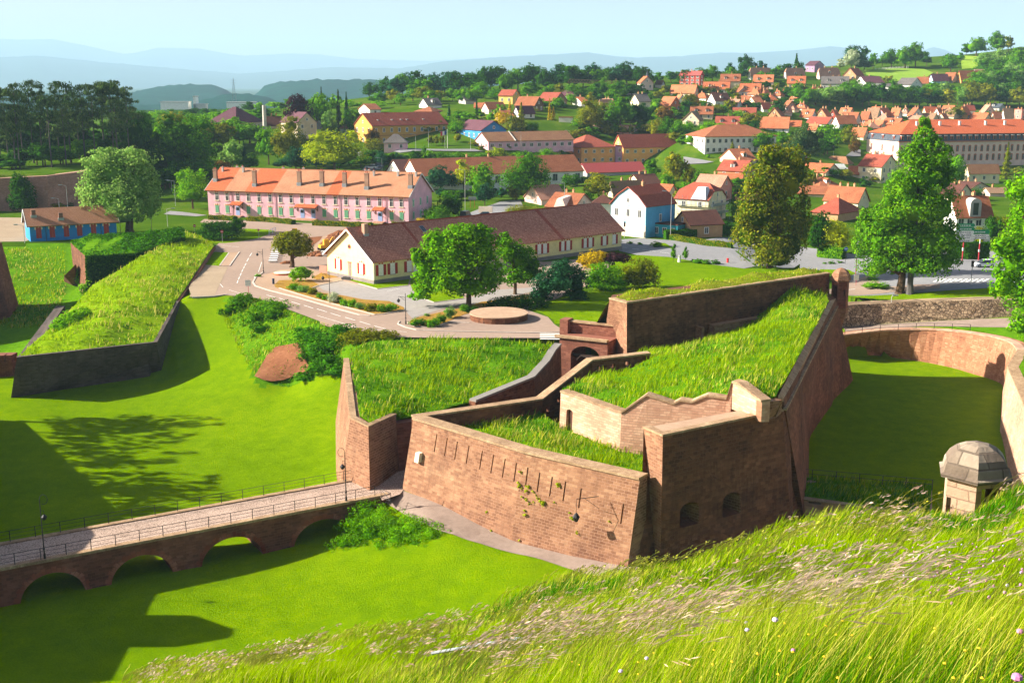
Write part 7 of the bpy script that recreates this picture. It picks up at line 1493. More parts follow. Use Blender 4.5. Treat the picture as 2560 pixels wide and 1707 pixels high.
# ------------------------------------------------------------------ long cream house with red shutters
YL=W(935,711,0); Yg=W(819.5,687,0); yd=(Yg-YL); gw=yd.length; e1=Vector((yd.y,-yd.x,0)).normalized(); 
YR_=WV(1553,633,YL,YL+e1); Ly=(YR_-YL).dot(e1); ang=math.atan2(e1.y,e1.x)
YH=empty('long_house',YL,ang,'long one storey cream house with brown tiled roof and red shutters','house')
hy_,rhy=4.15,4.75; lm=plaster('f6e2a4'); wo,ro=bld(YH,Ly,gw,hy_,rhy,'x',lm,[tiles('9a5a46','ca8a70','4a2820',.34,.42,.3),RM['rd']],ov=.6,g=.55,plinth=(.7,plaster('8a807c')),trim=M['white'],strips=[(.185,0),(.186,1),(.196,0),(.705,0),(.706,1),(.722,0)])
redm=flat('a8281c','red_shutter'); shl=MB(); shl.box(-.28,.28,-.07,0,-.95,.95); 
for q in range(4): shl.box(-.24+q*.13,-.15+q*.13,-.085,-.06,-.9,.9)
shl=shl.mesh('shutter',[redm]); hd=MB(); hd.box(-.75,-.5,-.06,0,.98,1.3,0); hd.box(.5,.75,-.06,0,.98,1.3,0); hd.box(-.5,.5,-.05,0,1.0,1.28,1); hd.box(-.1,.1,-.09,0,1.05,1.45,0); hdm=hd.mesh('surround',[crm,brk]); sl2=MB(); sl2.box(-.65,.65,-.14,0,-1.08,-.95); sl2m=sl2.mesh('sill',[M['kerb']])
def ywin(face,s_,z,lf=True,rt=True):
    o=place(YH,winmesh(.95,1.85,'s'),'window',face,s_,z,Ly,gw); mesh_obj('surround',hdm,o); mesh_obj('sill',sl2m,o)
    if lf: mesh_obj('shutter',shl,o,(-.82,0,0))
    if rt: mesh_obj('shutter',shl,o,(.82,0,0))
for k,x,a,b in [('c',633,1,1),('c',740,1,1),('c',893,1,0),('c',952,0,1),('8',322,1,0),('8',388,1,1),('8',600,1,0),('8',660,1,1),('8',862,1,0),('8',920,1,1),('8',1085,1,1),('8',1198,0,1)]:
    s_,z=fs(k,x,700 if k=='c' else 1230,YL,YR_); ywin('F',s_,2.35,a,b)
for q in (13.5,17.5,20,24,27,31,34): ywin('F',q,2.35)
for k,x in (('c',243),('c',452)): s_,z=fs(k,x,680,YL,Yg); ywin('L',s_,2.35)
s_,z=fs('c',347,700,YL,Yg); m_=MB(); m_.box(-.45,.45,-.05,.02,-1.2,1.2,0); m_.box(-.55,.55,-.07,0,1.2,1.45,1); place(YH,m_.mesh('door',[flat('8a7a68','grey_door'),brk]),'door','L',s_,1.75,Ly,gw)
m_=MB(); m_.tube((0,0,0),(0,-.08,0),.42,.42,12,0); m_.tube((0,-.08,0),(0,-.1,0),.26,.26,12,1); place(YH,m_.mesh('oculus',[brk,M['glass']]),'oculus','L',gw/2,5.9,Ly,gw)
p=onroof('c',487,395,YH,Ly,gw,hy_,rhy); m_=MB(); m_.box(p.x-.42,p.x+.42,p.y-.42,p.y+.42,p.z-.5,p.z+2.0,0); m_.box(p.x-.5,p.x+.5,p.y-.5,p.y+.5,p.z-.4,p.z+.25,1); mesh_obj('chimney',m_.mesh('chimney',[plaster('b89078'),M['zinc']]),ro)
p=onroof('c',1020,348,YH,Ly,gw,hy_,rhy); kk=rhy/(gw/2); m_=MB(); m_.faces([(p.x-.4,p.y-.6,p.z+.26-.6*kk),(p.x+.4,p.y-.6,p.z+.26-.6*kk),(p.x+.4,p.y+.6,p.z+.26+.6*kk),(p.x-.4,p.y+.6,p.z+.26+.6*kk)],[(0,1,2,3)]); m_.frus([(p.x-.5,p.y-.7,p.z-.7*kk),(p.x+.5,p.y-.7,p.z-.7*kk),(p.x+.5,p.y+.7,p.z+.7*kk),(p.x-.5,p.y+.7,p.z+.7*kk)],[(p.x-.5,p.y-.7,p.z+.22-.7*kk),(p.x+.5,p.y-.7,p.z+.22-.7*kk),(p.x+.5,p.y+.7,p.z+.22+.7*kk),(p.x-.5,p.y+.7,p.z+.22+.7*kk)],1); mesh_obj('skylight',m_.mesh('skylight',[M['glass'],M['zinc']]),ro)
m_=MB(); m_.tube((.1,-.12,0),(.1,-.12,hy_-.4),.05,n=6); mesh_obj('downpipe',m_.mesh('downpipe',[M['zinc']]),YH)
mb=MB(); p=SW('c',540,835,0); mb.box(p.x-.5,p.x-.05,p.y-.2,p.y+.2,0,1.1,0); mb.box(p.x+.05,p.x+.5,p.y-.2,p.y+.2,0,1.1,0); mb.box(p.x-.4,p.x+.4,p.y-.2,p.y+.25,1.1,1.9,1); UB=mb.build('utility_box',[flat('b8c0b4','grey_cabinet'),flat('d03020','red_box')]); tag(UB,'grey utility cabinets with red box at the corner of the long cream house','cabinet')
# ------------------------------------------------------------------ blue house with red shutters at the left
BL,BRt=SW('a',282,752,0),SW('a',1078,712,0); BL.z=BRt.z=0; BRt=W(293,592,0); Lb2=(BRt-BL).length; ang=math.atan2(BRt.y-BL.y,BRt.x-BL.x)
BH=empty('blue_house',BL,ang,'low bright blue house with red shutters and orange brown roof','house'); wo,ro=bld(BH,Lb2,9,3.6,3.1,'x',plaster('2c86cc'),RM['ol'],ov=.5,g=.6,trim=M['white'])
for x in (357,482,612,733,862,980):
    s_,z=fs('a',x,680,BL,BRt); m_=MB(); m_.box(-.55,.55,-.06,.02,-1.2,1.1,0); m_.box(-.02,.02,-.075,0,-1.2,1.1,1); m_.box(-.8,-.55,-.07,0,.7,1.25,2); m_.box(.55,.8,-.07,0,.7,1.25,2); m_.box(-.55,.55,-.065,0,1.1,1.3,1); m_.box(-.1,.1,-.09,0,1.15,1.45,2)
    mesh_obj('shutter',m_.mesh('shutter',[flat('a83434','dark_red_paint'),brk,crm]),BH,(s_,0,1.9))
for x in (423,930): s_=fs('a',x,680,BL,BRt)[0]; m_=MB(); m_.tube((s_,-.1,0),(s_,-.1,3.3),.05,n=6); mesh_obj('downpipe',m_.mesh('downpipe',[M['iron']]),BH)
for x,y in ((308,520),(558,545)): p=onroof('a',x,y,BH,Lb2,9,3.6,3.1); m_=MB(); m_.box(p.x-.45,p.x+.45,p.y-.4,p.y+.4,p.z-.4,p.z+1.5,0); m_.box(p.x-.6,p.x+.6,p.y-.55,p.y+.5,p.z-.3,p.z+.35,1); mesh_obj('chimney',m_.mesh('chimney',[plaster('8a6454'),M['zinc']]),ro)
# ------------------------------------------------------------------ other named buildings
E,w,d,h,rh,ro=H_('2',1418,1585,2300,755,570,458,'x','L','oc','rd','large two storey ochre barracks with red roof on the upper terrace',ch=0,nw=10,ns=2,name='barracks',cat='barracks',th=30,wsz=(1.0,1.6))
for q in (.12,.3,.42,.5,.72): chim(ro,w*q,d*.2,h+rh*.4,.25,.7,0,'gr')
mb=MB(); mb.box(-.05,w+.05,-.06,-.003,h*.5-.12,h*.5+.12); mesh_obj('string_course',mb.mesh('string_course',[plaster('b87848')]),E)
H_('2',1690,1900,1905,788,728,650,'h','R','pk','gy','small pink pavilion with grey pyramid roof before the ochre barracks',ch=0,name='pavilion',cat='pavilion')
E,w,d,h,rh,ro=H_('3',838,958,1765,795,712,632,'x','L','pk','cd','long low pink depot with mottled roof on the upper terrace',ch=0,nw=11,ns=1,name='depot',cat='depot',th=24,wsz=(1.4,1.3))
mb=MB(); kk=rh/(d/2)
for s_ in (-1,1): mb.bar((w*.31,-.5,h+.3-.5*kk),(w*.31,d/2,h+rh+.35),.25,.3)
mesh_obj('fire_wall',mb.mesh('fire_wall',[M['white']]),ro)
H_('3',665,895,1125,718,610,530,'y','L','sb','bu','blue timber clad house with wide maroon roof and tan gable',ch=0,nw=2,ns=1)
for a in [('3',85,165,1640,1060,1010,880,'x','L','wh','dk','rear brown roofed warehouse with white gable end'),('3',262,320,1920,1150,1030,876,'x','L','wh','br','front brown roofed warehouse with white gable and arched doors')]:
    H_(*a,ch=1,nw=14,ns=1,name='warehouse',cat='warehouse',th=20,dep=15,wsz=(1.8,2.4))
H_('3',1610,1812,2122,925,770,660,'h','L','og','rd','left orange block with red hipped roof',nw=4,ns=2,ch=0,name='dormitory_block',cat='block',wsz=(1.1,1.2))
H_('4',405,412,500,1300,1115,1010,'f','L','pu','rd','narrow purplish link between the two orange blocks',nw=1,ns=2,ch=0,name='link_block',cat='block',dep=8)
H_('4',385,495,1080,1320,1128,1000,'x','L','og','rd','right orange block with cream gable and red roof',nw=7,ns=2,ch=0,name='dormitory_block',cat='block',wsz=(1.1,1.2))
H_('4',60,118,740,1440,1393,1300,'x','L','gr','mt','long low shed with smooth red metal roof before the orange blocks',nw=4,ns=1,ch=0,name='shed',cat='shed',dep=8)
H_('4',170,545,790,1010,912,900,'f','R','p2','wh' if 0 else 'pk','pale peach flat roofed hall behind the orange blocks',nw=2,ns=1,ch=1,name='hall',cat='hall')
H_('4',1145,1350,2095,1205,1020,915,'h','L','wh','br','long white institute with brown hipped roof on the slope',nw=12,ns=2,ch=1,name='institute',cat='institute',th=24,wsz=(1.2,1.5))
# old barracks with slate mansard
E,w,d,h,rh,ro=H_('5',640,1022,2700,1500,1240,1170,'f','L','p2','sl','very long pink and white old barracks with slate dormers and orange roof',nw=1,ns=1,ch=0,name='old_barracks',cat='barracks',th=30,sidewin=False); 
for c in list(E.children): 
    if c.name.startswith('window') or c.name.startswith('roof'): bpy.data.objects.remove(c)
b1=h; mm=MB(); mm.frus([(-.3,-.3,h),(w+.3,-.3,h),(w+.3,d+.3,h),(-.3,d+.3,h)],[(.9,.9,h+3.0),(w-.9,.9,h+3.0),(w-.9,d-.9,h+3.0),(.9,d-.9,h+3.0)]); ms=mesh_obj('mansard',mm.mesh('mansard',[RM['sl']]),E)
mr=quadshell([[(.3,.3,h+2.95),(w-.3,.3,h+2.95),(w-12,d/2,h+8.2),(12,d/2,h+8.2)],[(w-.3,d-.3,h+2.95),(.3,d-.3,h+2.95),(12,d/2,h+8.2),(w-12,d/2,h+8.2)],[(.3,d-.3,h+2.95),(.3,.3,h+2.95),(12,d/2,h+8.2)],[(w-.3,.3,h+2.95),(w-.3,d-.3,h+2.95),(w-12,d/2,h+8.2)]],[RM['nw']]); ro=mesh_obj('roof',mr,E)
rsur=plaster('c8725c'); wm_=MB(); wm_.box(-.6,.6,-.1,0,-1.3,1.2,0); wm_.box(-.38,.38,-.12,-.02,-1.1,1.0,1); wm_.box(-.42,.42,-.11,0,1.2,1.42,0); wm_.box(-.03,.03,-.13,0,-1.1,1.0,2); wmm=wm_.mesh('window',[rsur,M['glass'],M['frame']])
nwn=int(w/2.75); cn=MB(); cn.box(-.35,w+.35,-.4,0.02,h-.35,h+.05); mesh_obj('cornice',cn.mesh('cornice',[rsur]),E)
dmm=MB(); dmm.box(-.55,.55,-.1,1.2,0,1.9,0); dmm.box(-.35,.35,-.13,0,.35,1.6,1); dmm.box(-.7,.7,-.25,1.6,1.9,2.1,2); dmm=dmm.mesh('dormer',[rsur,M['glass'],M['white']])
for j_ in range(nwn):
    x=(j_+.5)*w/nwn
    for z in (h-3.0,h-6.6): mesh_obj('window',wmm,E,(x,0,z))
    mesh_obj('dormer',dmm,ms,(x,.05,h+.25))
for j_ in range(3):
    y=d*(j_+.5)/3
    for z in (h-3.0,h-6.6): mesh_obj('window',wmm,E,(0,y,z),-math.pi/2)
    mesh_obj('dormer',dmm,ms,(.05,y,h+.25),-math.pi/2)
for q in (.16,.3,.42,.58,.7): chim(ro,w*q,d*.3,h+6.2,1.4,.8,0,'wh')
# sky blue corner house, annex, barn, scaffolded house, pink double house
E,w,d,h,rh,ro=H_('8',1150,1565,1912,1108,742,525,'m','R','lb','rd','tall sky blue and white corner house with gambrel red roof',ch=1,nw=3,ns=2,th=38,wsz=(1.0,1.7),cat='house',sidewin=False)
bpy.data.objects[ro.name].data.materials[0]=RM['rd']
m_=MB(); m_.box(w+.004,w+.03,0,d,-1,h-.1); mesh_obj('side_wall',m_.mesh('side_wall',[WMt['bl']]),E); place(E,winmesh(.8,1.7,'n'),'window','R',d*.5,h*.6,w,d)
m_=MB(); m_.box(-.05,w+.05,-.05,-.003,-1,2.9); mesh_obj('ground_floor',m_.mesh('ground_floor',[plaster('e8dcc8')]),E)
H_('8',1645,1940,1958,1112,960,935,'f','R','tq','dk','low turquoise flat roofed annex beside the sky blue house',ch=0,nw=3,ns=1,name='annex',cat='annex')
H_('6',400,590,965,1390,1230,1075,'x','L','tn','dk','brown roofed barn with turquoise gable beside the annex',ch=0,nw=1,ns=1,name='barn',cat='barn',sidewin=False)
SE,w,d,h,rh,ro=H_('6',408,795,1005,1200,940,752,'c','R','cr','rd','cream house with half-hipped red roof and scaffolding',ch=0,nw=2,ns=2,dm=0)
m_=MB(); m_.frus([(w*.5,-.6,h),(w*.95,-.6,h),(w*.95,2.8,h),(w*.5,2.8,h)],[(w*.62,.9,h+3.0),(w*.85,.9,h+3.0),(w*.85,2.6,h+3.0),(w*.62,2.6,h+3.0)]); mesh_obj('covered_dormer',m_.mesh('covered_dormer',[flat('c8ccd4','grey_sheeting')]),ro)
sf=MB()
for q in np.linspace(-.2,w+.2,8): sf.tube((q,-1.2,-.5),(q,-1.2,h+.8),.04,n=5)
for z in (2.0,4.1,6.2):
    if z<h: sf.bar((-.2,-.8,z),(w+.2,-.8,z),.7,.06); sf.tube((-.2,-1.2,z+1),(w+.2,-1.2,z+1),.03,n=5)
for q in np.linspace(0,d,5): sf.tube((w+1.2,q,-.5),(w+1.2,q,h+.8),.04,n=5)
for z in (2.0,4.1): sf.bar((w+.8,0,z),(w+.8,d,z),.06,.7); sf.tube((w+1.2,0,z+1),(w+1.2,d,z+1),.03,n=5)
sf=mesh_obj('scaffolding',sf.mesh('scaffolding',[M['zinc']])); sf.location=SE.location; sf.rotation_euler=SE.rotation_euler; tag(sf,'tube scaffolding around the cream half-hipped house','scaffolding')
E,w,d,h,rh,ro=H_('8',392,722,965,822,752,585,'x','R','p2','br','right pale pink double house with brown roof and clipped gables',ch=2,nw=3,ns=1)
for q in (.45,): m_=MB(); m_.faces([(w*.3,-.3,h-.2),(w*.75,-.3,h-.2),(w*.62,-.3,h+rh*.7),(w*.43,-.3,h+rh*.7),(w*.3,d*.4,h+rh*.3),(w*.75,d*.4,h+rh*.3),(w*.62,d*.5,h+rh*.9),(w*.43,d*.5,h+rh*.9)],[(0,1,2,3),(4,7,6,5),(0,3,7,4),(1,5,6,2),(3,2,6,7)]); mesh_obj('gable_dormer',m_.mesh('gable_dormer',[WMt['p2']]),ro)
E,w,d,h,rh,ro=H_('7',1395,1540,1925,1440,1130,905,'x','L','wh','br','grey white villa with arched stone dormer behind the direction signs',ch=2,nw=4,ns=2,wsz=(1.3,2.0))
m_=MB(); pr=[(-1.3,-1)]+[(-1.3*math.cos(math.pi*k/8),2.6+1.3*math.sin(math.pi*k/8)) for k in range(9)]+[(1.3,-1)]; m_.frus([(w*.5+a,-.25,h+b) for a,b in pr],[(w*.5+a,2.6,h+b) for a,b in pr]); m_.box(w*.5-.6,w*.5+.6,-.3,-.2,h+.2,h+2.9,1); mesh_obj('arched_dormer',m_.mesh('arched_dormer',[WMt['gr'],M['glass']]),ro)
# slate spired turret near the maroon roofed villa
p=G(*S('2',1110,600)); TU=empty('slate_turret',p,0,'steep blue slate spire and roof beside the maroon gabled villa','turret'); mb=MB(); hT=WD(*S('2',1115,392),p.y).z-p.z; mb.lathe(p,[(2.2,0),(2.2,hT*.55),(2.6,hT*.56),(1.6,hT*.7),(.5,hT*.9),(.3,hT)],4,0,.6); mb.build('spire',[RM['sl']],TU)
p=G(*S('2',597,600)); mb=MB(); mb.tube(p,Vector((p.x,p.y,WD(*S('2',597,380),p.y).z)),.9,.75,12); CHI=mb.build('tall_chimney',plaster('d8d0c4')); tag(CHI,'tall pale chimney stack right of the huge maroon roof','chimney')
# far valley buildings
for k,x0,x1,yb,yt,c,lab in [('1',1475,1730,690,648,'wh','white factory building far off in the valley'),('1',1775,1800,665,598,'wh','white water tower far off in the valley'),('1',1780,1890,735,668,'gr','pale grey tower block far off in the valley'),('1',2080,2340,676,652,'wh','long white warehouse far off in the valley')]:
    a=WD(*S(k,x0,yb),1500); b=WD(*S(k,x1,yb),1500); t_=WD(*S(k,x0,yt),1500); E=empty('far_building',a,0,lab,'building'); mb=MB(); w=b.x-a.x; mb.box(0,w,0,max(12,w*.4),-30,t_.z-a.z); mesh_obj('wall',mb.mesh('wall',[WMt[c]]),E); m2=MB(); m2.box(-.5,w+.5,-.5,max(12,w*.4)+.5,t_.z-a.z+.01,t_.z-a.z+1.2); mesh_obj('roof',m2.mesh('roof',[WMt['gr']]),E)
# ------------------------------------------------------------------ street furniture, cars and small things
gp=lambda k,x,y:G(*S(k,x,y))
pole=flat('b4b4b0','painted_pole',.5); redp=flat('b02838','red_post'); grnp=flat('0c8a58','green_panel'); blup=flat('2a62b4','blue_panel'); yelp=flat('d8a020','yellow_paint'); blk=flat('1c1c1e','black_paint')
def lampost(k,x,y,ytop,label,side=-1,arm=1.3,group=None,d=None):
    X,Y=S(k,x,y); p=G(X,Y) if d is None else WD(X,Y,d); ax=p.y*CP+(HC-p.z)*SP; h=(Y-S(k,x,ytop)[1])/(FX/ax); E=empty('street_lamp',p,0,label,'street lamp',group)
    mb=MB(); r=max(.07,ax*.00016); mb.tube((0,0,-.3),(0,0,h),r,r*.7,7); mb.tube((0,0,h),(side*arm,0,h+.25),r*.6,r*.5,6); mesh_obj('pole',mb.mesh('pole',[pole]),E)
    mb=MB(); mb.obox((side*(arm+.3),0,h+.22),(.45,0,0),(0,.16,0),(0,0,.09)); mb.obox((side*(arm+.3),0,h+.12),(.3,0,0),(0,.12,0),(0,0,.02)); mesh_obj('lamp_head',mb.mesh('lamp_head',[M['zinc']]),E); return E
for a in [('a',290,480,345,'pale street lamp behind the left end of the blue house roof',-1),('a',547,470,358,'pale street lamp behind the middle of the blue house roof',-1),('a',625,470,238,'tall street lamp against the brick scarp',-1),('a',228,762,602,'street lamp on the parking ground left of the blue house',-1),
 ('a',1395,665,497,'street lamp on the grass right of the spreading tree',-1),('a',1540,612,452,'slim lamp behind the ivy casemate',1),('a',1108,672,487,'lamp at the right end of the blue house',-1),('a',1612,422,197,'tall lamp on the road left of the lime tree',-1),('a',1578,290,190,'farther lamp on the road left of the lime tree',-1),
 ('3',745,1340,978,'very tall pale lamp before the brown warehouse',-1),('3',1655,1365,1090,'tall pale lamp before the pale pink houses',-1),('3',1257,808,632,'lamp before the pink depot fire wall',-1),('3',293,822,652,'lamp on the terrace edge below the pink pavilion',-1),('3',410,768,602,'lamp before the right half of the ochre barracks',-1),
 ('3',560,775,628,'lamp beside the flag pole',-1),('3',795,792,648,'lamp left of the pink depot',-1),('3',1705,715,617,'lamp at the right end of the pink depot',-1),('8',1862,1125,567,'tall pale lamp beside the turquoise annex',-1),('5',348,1398,1212,'lamp on the lane left of the old barracks',1),
 ('2',1672,1005,868,'lamp by the parked white car behind the barracks',-1),('2',1340,735,615,'lamp left of the ochre barracks',-1),('3',2012,220,135,'lamp on the crest among the dark trees',1),('5',1600,1,1,'',1)][:-1]: lampost(*a)
lampost('h',560,532,382,'white lamp pole standing before the rubble wall',1,.3,d=W(*S('h',560,532),-5.6).y)
def ornate(p,h,label,side=-1,crook=False,lan=None):
    E=empty('street_lamp',p,0,label,'street lamp'); mb=MB(); mb.tube((0,0,-.1),(0,0,.5),.12,.1,8); mb.tube((0,0,.5),(0,0,h),.06,.04,8); 
    mb.tube((0,0,.9),(0,0,1.0),.11,.11,8); mb.tube((0,0,2.2),(0,0,2.3),.09,.09,8)
    lz=h*.68
    if crook:
        pts=[(0,0,h)]+[(side*.35*math.cos(a)*-1+side*.35-(side*0),0,h+.45*math.sin(a)) for a in np.linspace(0,5.2,14)]; 
        for a,b in zip(pts[:-1],pts[1:]): mb.tube(a,b,.025,n=5)
    else: mb.tube((0,0,h*.86),(side*1.0,0,h*.9),.03,n=6); mb.tube((0,0,h*.76),(side*.8,0,h*.89),.02,n=6); lz=h*.74
    mesh_obj('pole',mb.mesh('pole',[M['iron']]),E)
    q=(side*(.28 if crook else 1.0),0,lz); mb=MB(); mb.lathe(q,[(.05,.42),(.12,.34),(.26,.16),(.24,.1),(.12,-.12),(.03,-.16)],8); mb.tube((q[0],0,lz+.4),(q[0],0,h*.9 if not crook else lz+.75),.015,n=5)
    if crook: mb.tube((q[0],0,lz+.72),(0,0,lz+.78),.02,n=5)
    mesh_obj('lantern',mb.mesh('lantern',[blk]),E); return E
for k,x,y,yt,lb in [('b',657,1035,815,'black lantern post at the tip of the traffic island'),('j',1155,515,150,'black lantern post in the roadside bed before the cream house'),('c',862,1215,925,'black lantern post beside the bed in front of the stone disc')]:
    p=gp(k,x,y); ax=p.y*CP+p.z*0+HC*SP; h=(y-yt)/ZM[k][2]/(FX/ax); ornate(p,h,lb)
ornate(BP(fs('s',113,1396,bn0,bn1)[0],-7.4,.25),5.6,'black lantern post on the left part of the bridge',1,True); ornate(BP(fs('s',868,1252,bn0,bn1)[0],-7.4,.25),5.2,'black lantern post with spiral crook at the fort end of the bridge',-1,True)
# bracket lantern and plaque on the front wall
pw=WV(*S('e',2098,1240),(M0+Mi)/2,(B0+Bp)/2); dn=(B0-M0); dn.z=0; dn.normalize(); out=Vector((dn.y,-dn.x,0)); pw=pw+out*.1
WL=empty('wall_lantern',pw,0,'black bracket lantern hanging from the slitted front wall','wall lantern'); mb=MB(); q=pw+out*1.5-dn*1.2
mb.tube(pw-out*.3,q,.035,n=6); mb.tube(pw-out*.4-Vector((0,0,1.2)),pw+out*.9-dn*.7,.025,n=6); mb.tube(q,q-Vector((0,0,1.3)),.02,n=5); mb.build('bracket',[M['iron']],WL)
mb=MB(); mb.lathe(q-Vector((0,0,1.9)),[(.04,.62),(.16,.5),(.34,.22),(.3,.12),(.16,-.2),(.04,-.26)],8); mb.build('lantern',[blk],WL)
pp=WV(*S('e',785,948),(A0+A)/2,(M0+Mi)/2); d1=(Mi-A); d1.z=0; d1.normalize(); o1=Vector((d1.y,-d1.x,0)); sl_=Vector((0,0,1))-o1*.22; sl_.normalize(); mb=MB(); mb.obox(pp+o1*.0,d1*.3,o1*.28,sl_*.5); o=mb.build('plaque',[flat('e8dcc4','plaque_stone')]); tag(o,'small pale plaque set in the left part of the front wall','plaque')
# road signs
def sign(p,h,disc,label,r=.33,post=None,plate=None):
    E=empty('road_sign',p,0,label,'road sign'); mb=MB(); mb.tube((0,0,-.1),(0,0,h),.04,n=6); mesh_obj('post',mb.mesh('post',[post or pole]),E); mb=MB()
    if disc: mb.tube((0,-.05,h),(0,-.09,h),r,r,16,0); mb.box(-r*.7,r*.7,-.1,-.085,h-r*.16,h+r*.16,1)
    else: mb.box(-.45,.45,-.06,-.03,h-.5,h+.5,0)
    mesh_obj('panel',mb.mesh('panel',[plate or redp,M['white']]),E); return E
sign(gp('b',280,757),2.4,True,'no entry sign with red disc before the dark shrubbery'); sign(gp('b',28,692),2.2,True,'no entry sign on the bank at the left of the road junction'); sign(gp('a',1033,690),1.9,True,'small no entry sign at the right end of the blue house')
sign(gp('b',520,1238),2.0,False,'white rectangular road sign on a red post at the kerb',post=redp,plate=M['white']); sign(gp('b',615,725),2.0,True,'red sign on the lawn wedge before the pink barracks',.25)
sign(gp('n',703,1372),1.6,False,'small red and blue arrow sign at the boulevard corner',.2,redp,M['white']); sign(gp('n',492,942),3.1,True,'round blue cycle sign on a pole at the boulevard corner',.4,blk,blup)
def dirsign(k,x,y,rows,w_,top,label):
    p=gp(k,x,y); E=empty('direction_sign',p,0,label,'direction sign'); mb=MB(); mb.tube((0,0,-.1),(0,0,top*.55),.12,.12,8,0); mb.tube((0,0,top*.55),(0,0,top),.09,.09,8,1); mb.box(-.13,.13,-.13,.13,top*.28,top*.36,1); mesh_obj('post',mb.mesh('post',[redp,M['white']]),E); z=top
    for c_,hh in rows:
        mb=MB(); mb.frus([(-w_,-.2,z-hh+.06),(w_,-.2,z-hh+.06),(w_+.25,-.2,z-hh/2),(w_,-.2,z),(-w_,-.2,z)],[(-w_,-.12,z-hh+.06),(w_,-.12,z-hh+.06),(w_+.25,-.12,z-hh/2),(w_,-.12,z),(-w_,-.12,z)],0)
        r_=random.Random(int(z*50)); xx=-w_*.8
        while xx<w_*.6: l_=r_.uniform(.15,.5); mb.box(xx,min(xx+l_,w_*.75),-.215,-.195,z-hh*.62,z-hh*.38,1); xx+=l_+.14
        mesh_obj('panel',mb.mesh('panel',[grnp if c_ else M['white'],M['white'] if c_ else blk]),E); z-=hh
dirsign('i',243,1020,[(1,.75),(1,.75),(0,.55),(0,.55),(0,.55),(0,.55)],1.7,7.6,'tall direction sign with green and white panels on a red post'); dirsign('i',395,1012,[(1,.9),(0,.5),(0,.5)],1.5,6.2,'smaller direction sign with one green panel near the white car')
p=gp('n',700,1152); E=empty('direction_sign',p,0,'column of white arrow panels on a red and white post at the corner','direction sign'); mb=MB(); mb.tube((0,0,0),(0,0,6.6),.09,n=8); mesh_obj('post',mb.mesh('post',[redp]),E); mb=MB()
for q in range(7): mb.obox((.05,-.15,3.6+q*.46),(.42,.25,0),(.02,.04,0),(0,0,.19))
mesh_obj('panels',mb.mesh('panels',[M['white']]),E)
for k,x,y,h,lb in [('i',325,1238,4.2,'traffic light on a white post at the crossing'),('8',1322,1105,3.6,'traffic light at the blue corner house')]:
    p=gp(k,x,y); E=empty('traffic_light',p,0,lb,'traffic light'); mb=MB(); mb.tube((0,0,0),(0,0,h),.07,n=8); mesh_obj('post',mb.mesh('post',[pole]),E); mb=MB(); mb.box(-.2,.2,-.2,.1,h-1.0,h+.1); 
    for q in range(3): mb.tube((0,-.2,h-.8+q*.35),(0,-.24,h-.8+q*.35),.1,n=8,m=1)
    mesh_obj('signal_head',mb.mesh('signal_head',[blk,flat('602020','lens')]),E)
def car(p,rz,body,label,van=False,name='parked_car'):
    E=empty(name,p,rz,label,'van' if van else 'car'); L_,W_=(4.9,1.9) if van else (4.1,1.7); hb_=.95 if van else .75; ht=2.1 if van else 1.42
    mb=MB(); pr=[(-L_/2,.28),(-L_/2,hb_),(-L_*.44,hb_+.05),(L_*.3,hb_+.02),(L_*.48,hb_-.14),(L_/2,hb_-.3),(L_/2,.28)]; mb.frus([(a,-W_/2,b) for a,b in pr],[(a,W_/2,b) for a,b in pr]); mesh_obj('body',mb.mesh('body',[body]),E)
    x0,x1,x2,x3=(-L_*.49,-L_*.46,L_*.2,L_*.36) if van else (-L_*.47,-L_*.34,L_*.06,L_*.28); mb=MB(); mb.frus([(x0,-W_/2+.04,hb_),(x3,-W_/2+.04,hb_),(x3,W_/2-.04,hb_),(x0,W_/2-.04,hb_)],[(x1,-W_/2+.2,ht),(x2,-W_/2+.2,ht),(x2,W_/2-.2,ht),(x1,W_/2-.2,ht)],0,1); mesh_obj('cabin',mb.mesh('cabin',[M['glass'] if not van else body,body]),E)
    for a in (-L_*.31,L_*.31):
        for b in (-W_/2+.08,W_/2-.08): m_=MB(); m_.tube((a,b-.1,.32),(a,b+.1,.32),.32,n=14); m_.tube((a,b-.12,.32),(a,b+.12,.32),.17,n=10,m=1); mesh_obj('wheel',m_.mesh('wheel',[blk,M['zinc']]),E)
    for b in (-W_*.38,W_*.38): m_=MB(); m_.box(-L_/2-.02,-L_/2+.05,b-.12,b+.12,hb_-.3,hb_-.02); mesh_obj('tail_light',m_.mesh('tail_light',[flat('b01818','tail_red')]),E); m_=MB(); m_.box(L_/2-.1,L_/2+.02,b-.15,b+.15,hb_-.5,hb_-.34); mesh_obj('headlight',m_.mesh('headlight',[M['white']]),E)
    return E
cw=flat('e8ecee','white_car_paint',.25,.6); ct_=flat('1c6a70','teal_car_paint',.25,.6); cd_=flat('28242c','dark_car_paint',.25,.6); cs_=flat('8a98b0','silver_blue_paint',.25,.6)
car(gp('2',1572,970)+Vector((0,0,.3)),R(172),cw,'white hatchback parked behind the pink barracks'); car(gp('2',1625,958)+Vector((0,0,.3)),R(170),cs_,'silver blue car half hidden right of the white hatchback')
car(gp('3',750,1425)+Vector((0,0,.1)),R(75),cd_,'dark van with red tail lights on the street above the long roof',True); car(gp('3',912,1412)+Vector((0,0,.1)),R(185),ct_,'teal green car driving on the street above the long roof')
car(gp('i',445,1075)+Vector((0,0,.1)),R(185),cw,'white car on the boulevard at the edge of the right tree'); car(gp('7',200,605)+Vector((0,0,.6)),R(-12),cw,'white delivery van beside the moss brown shed',True,'delivery_van')
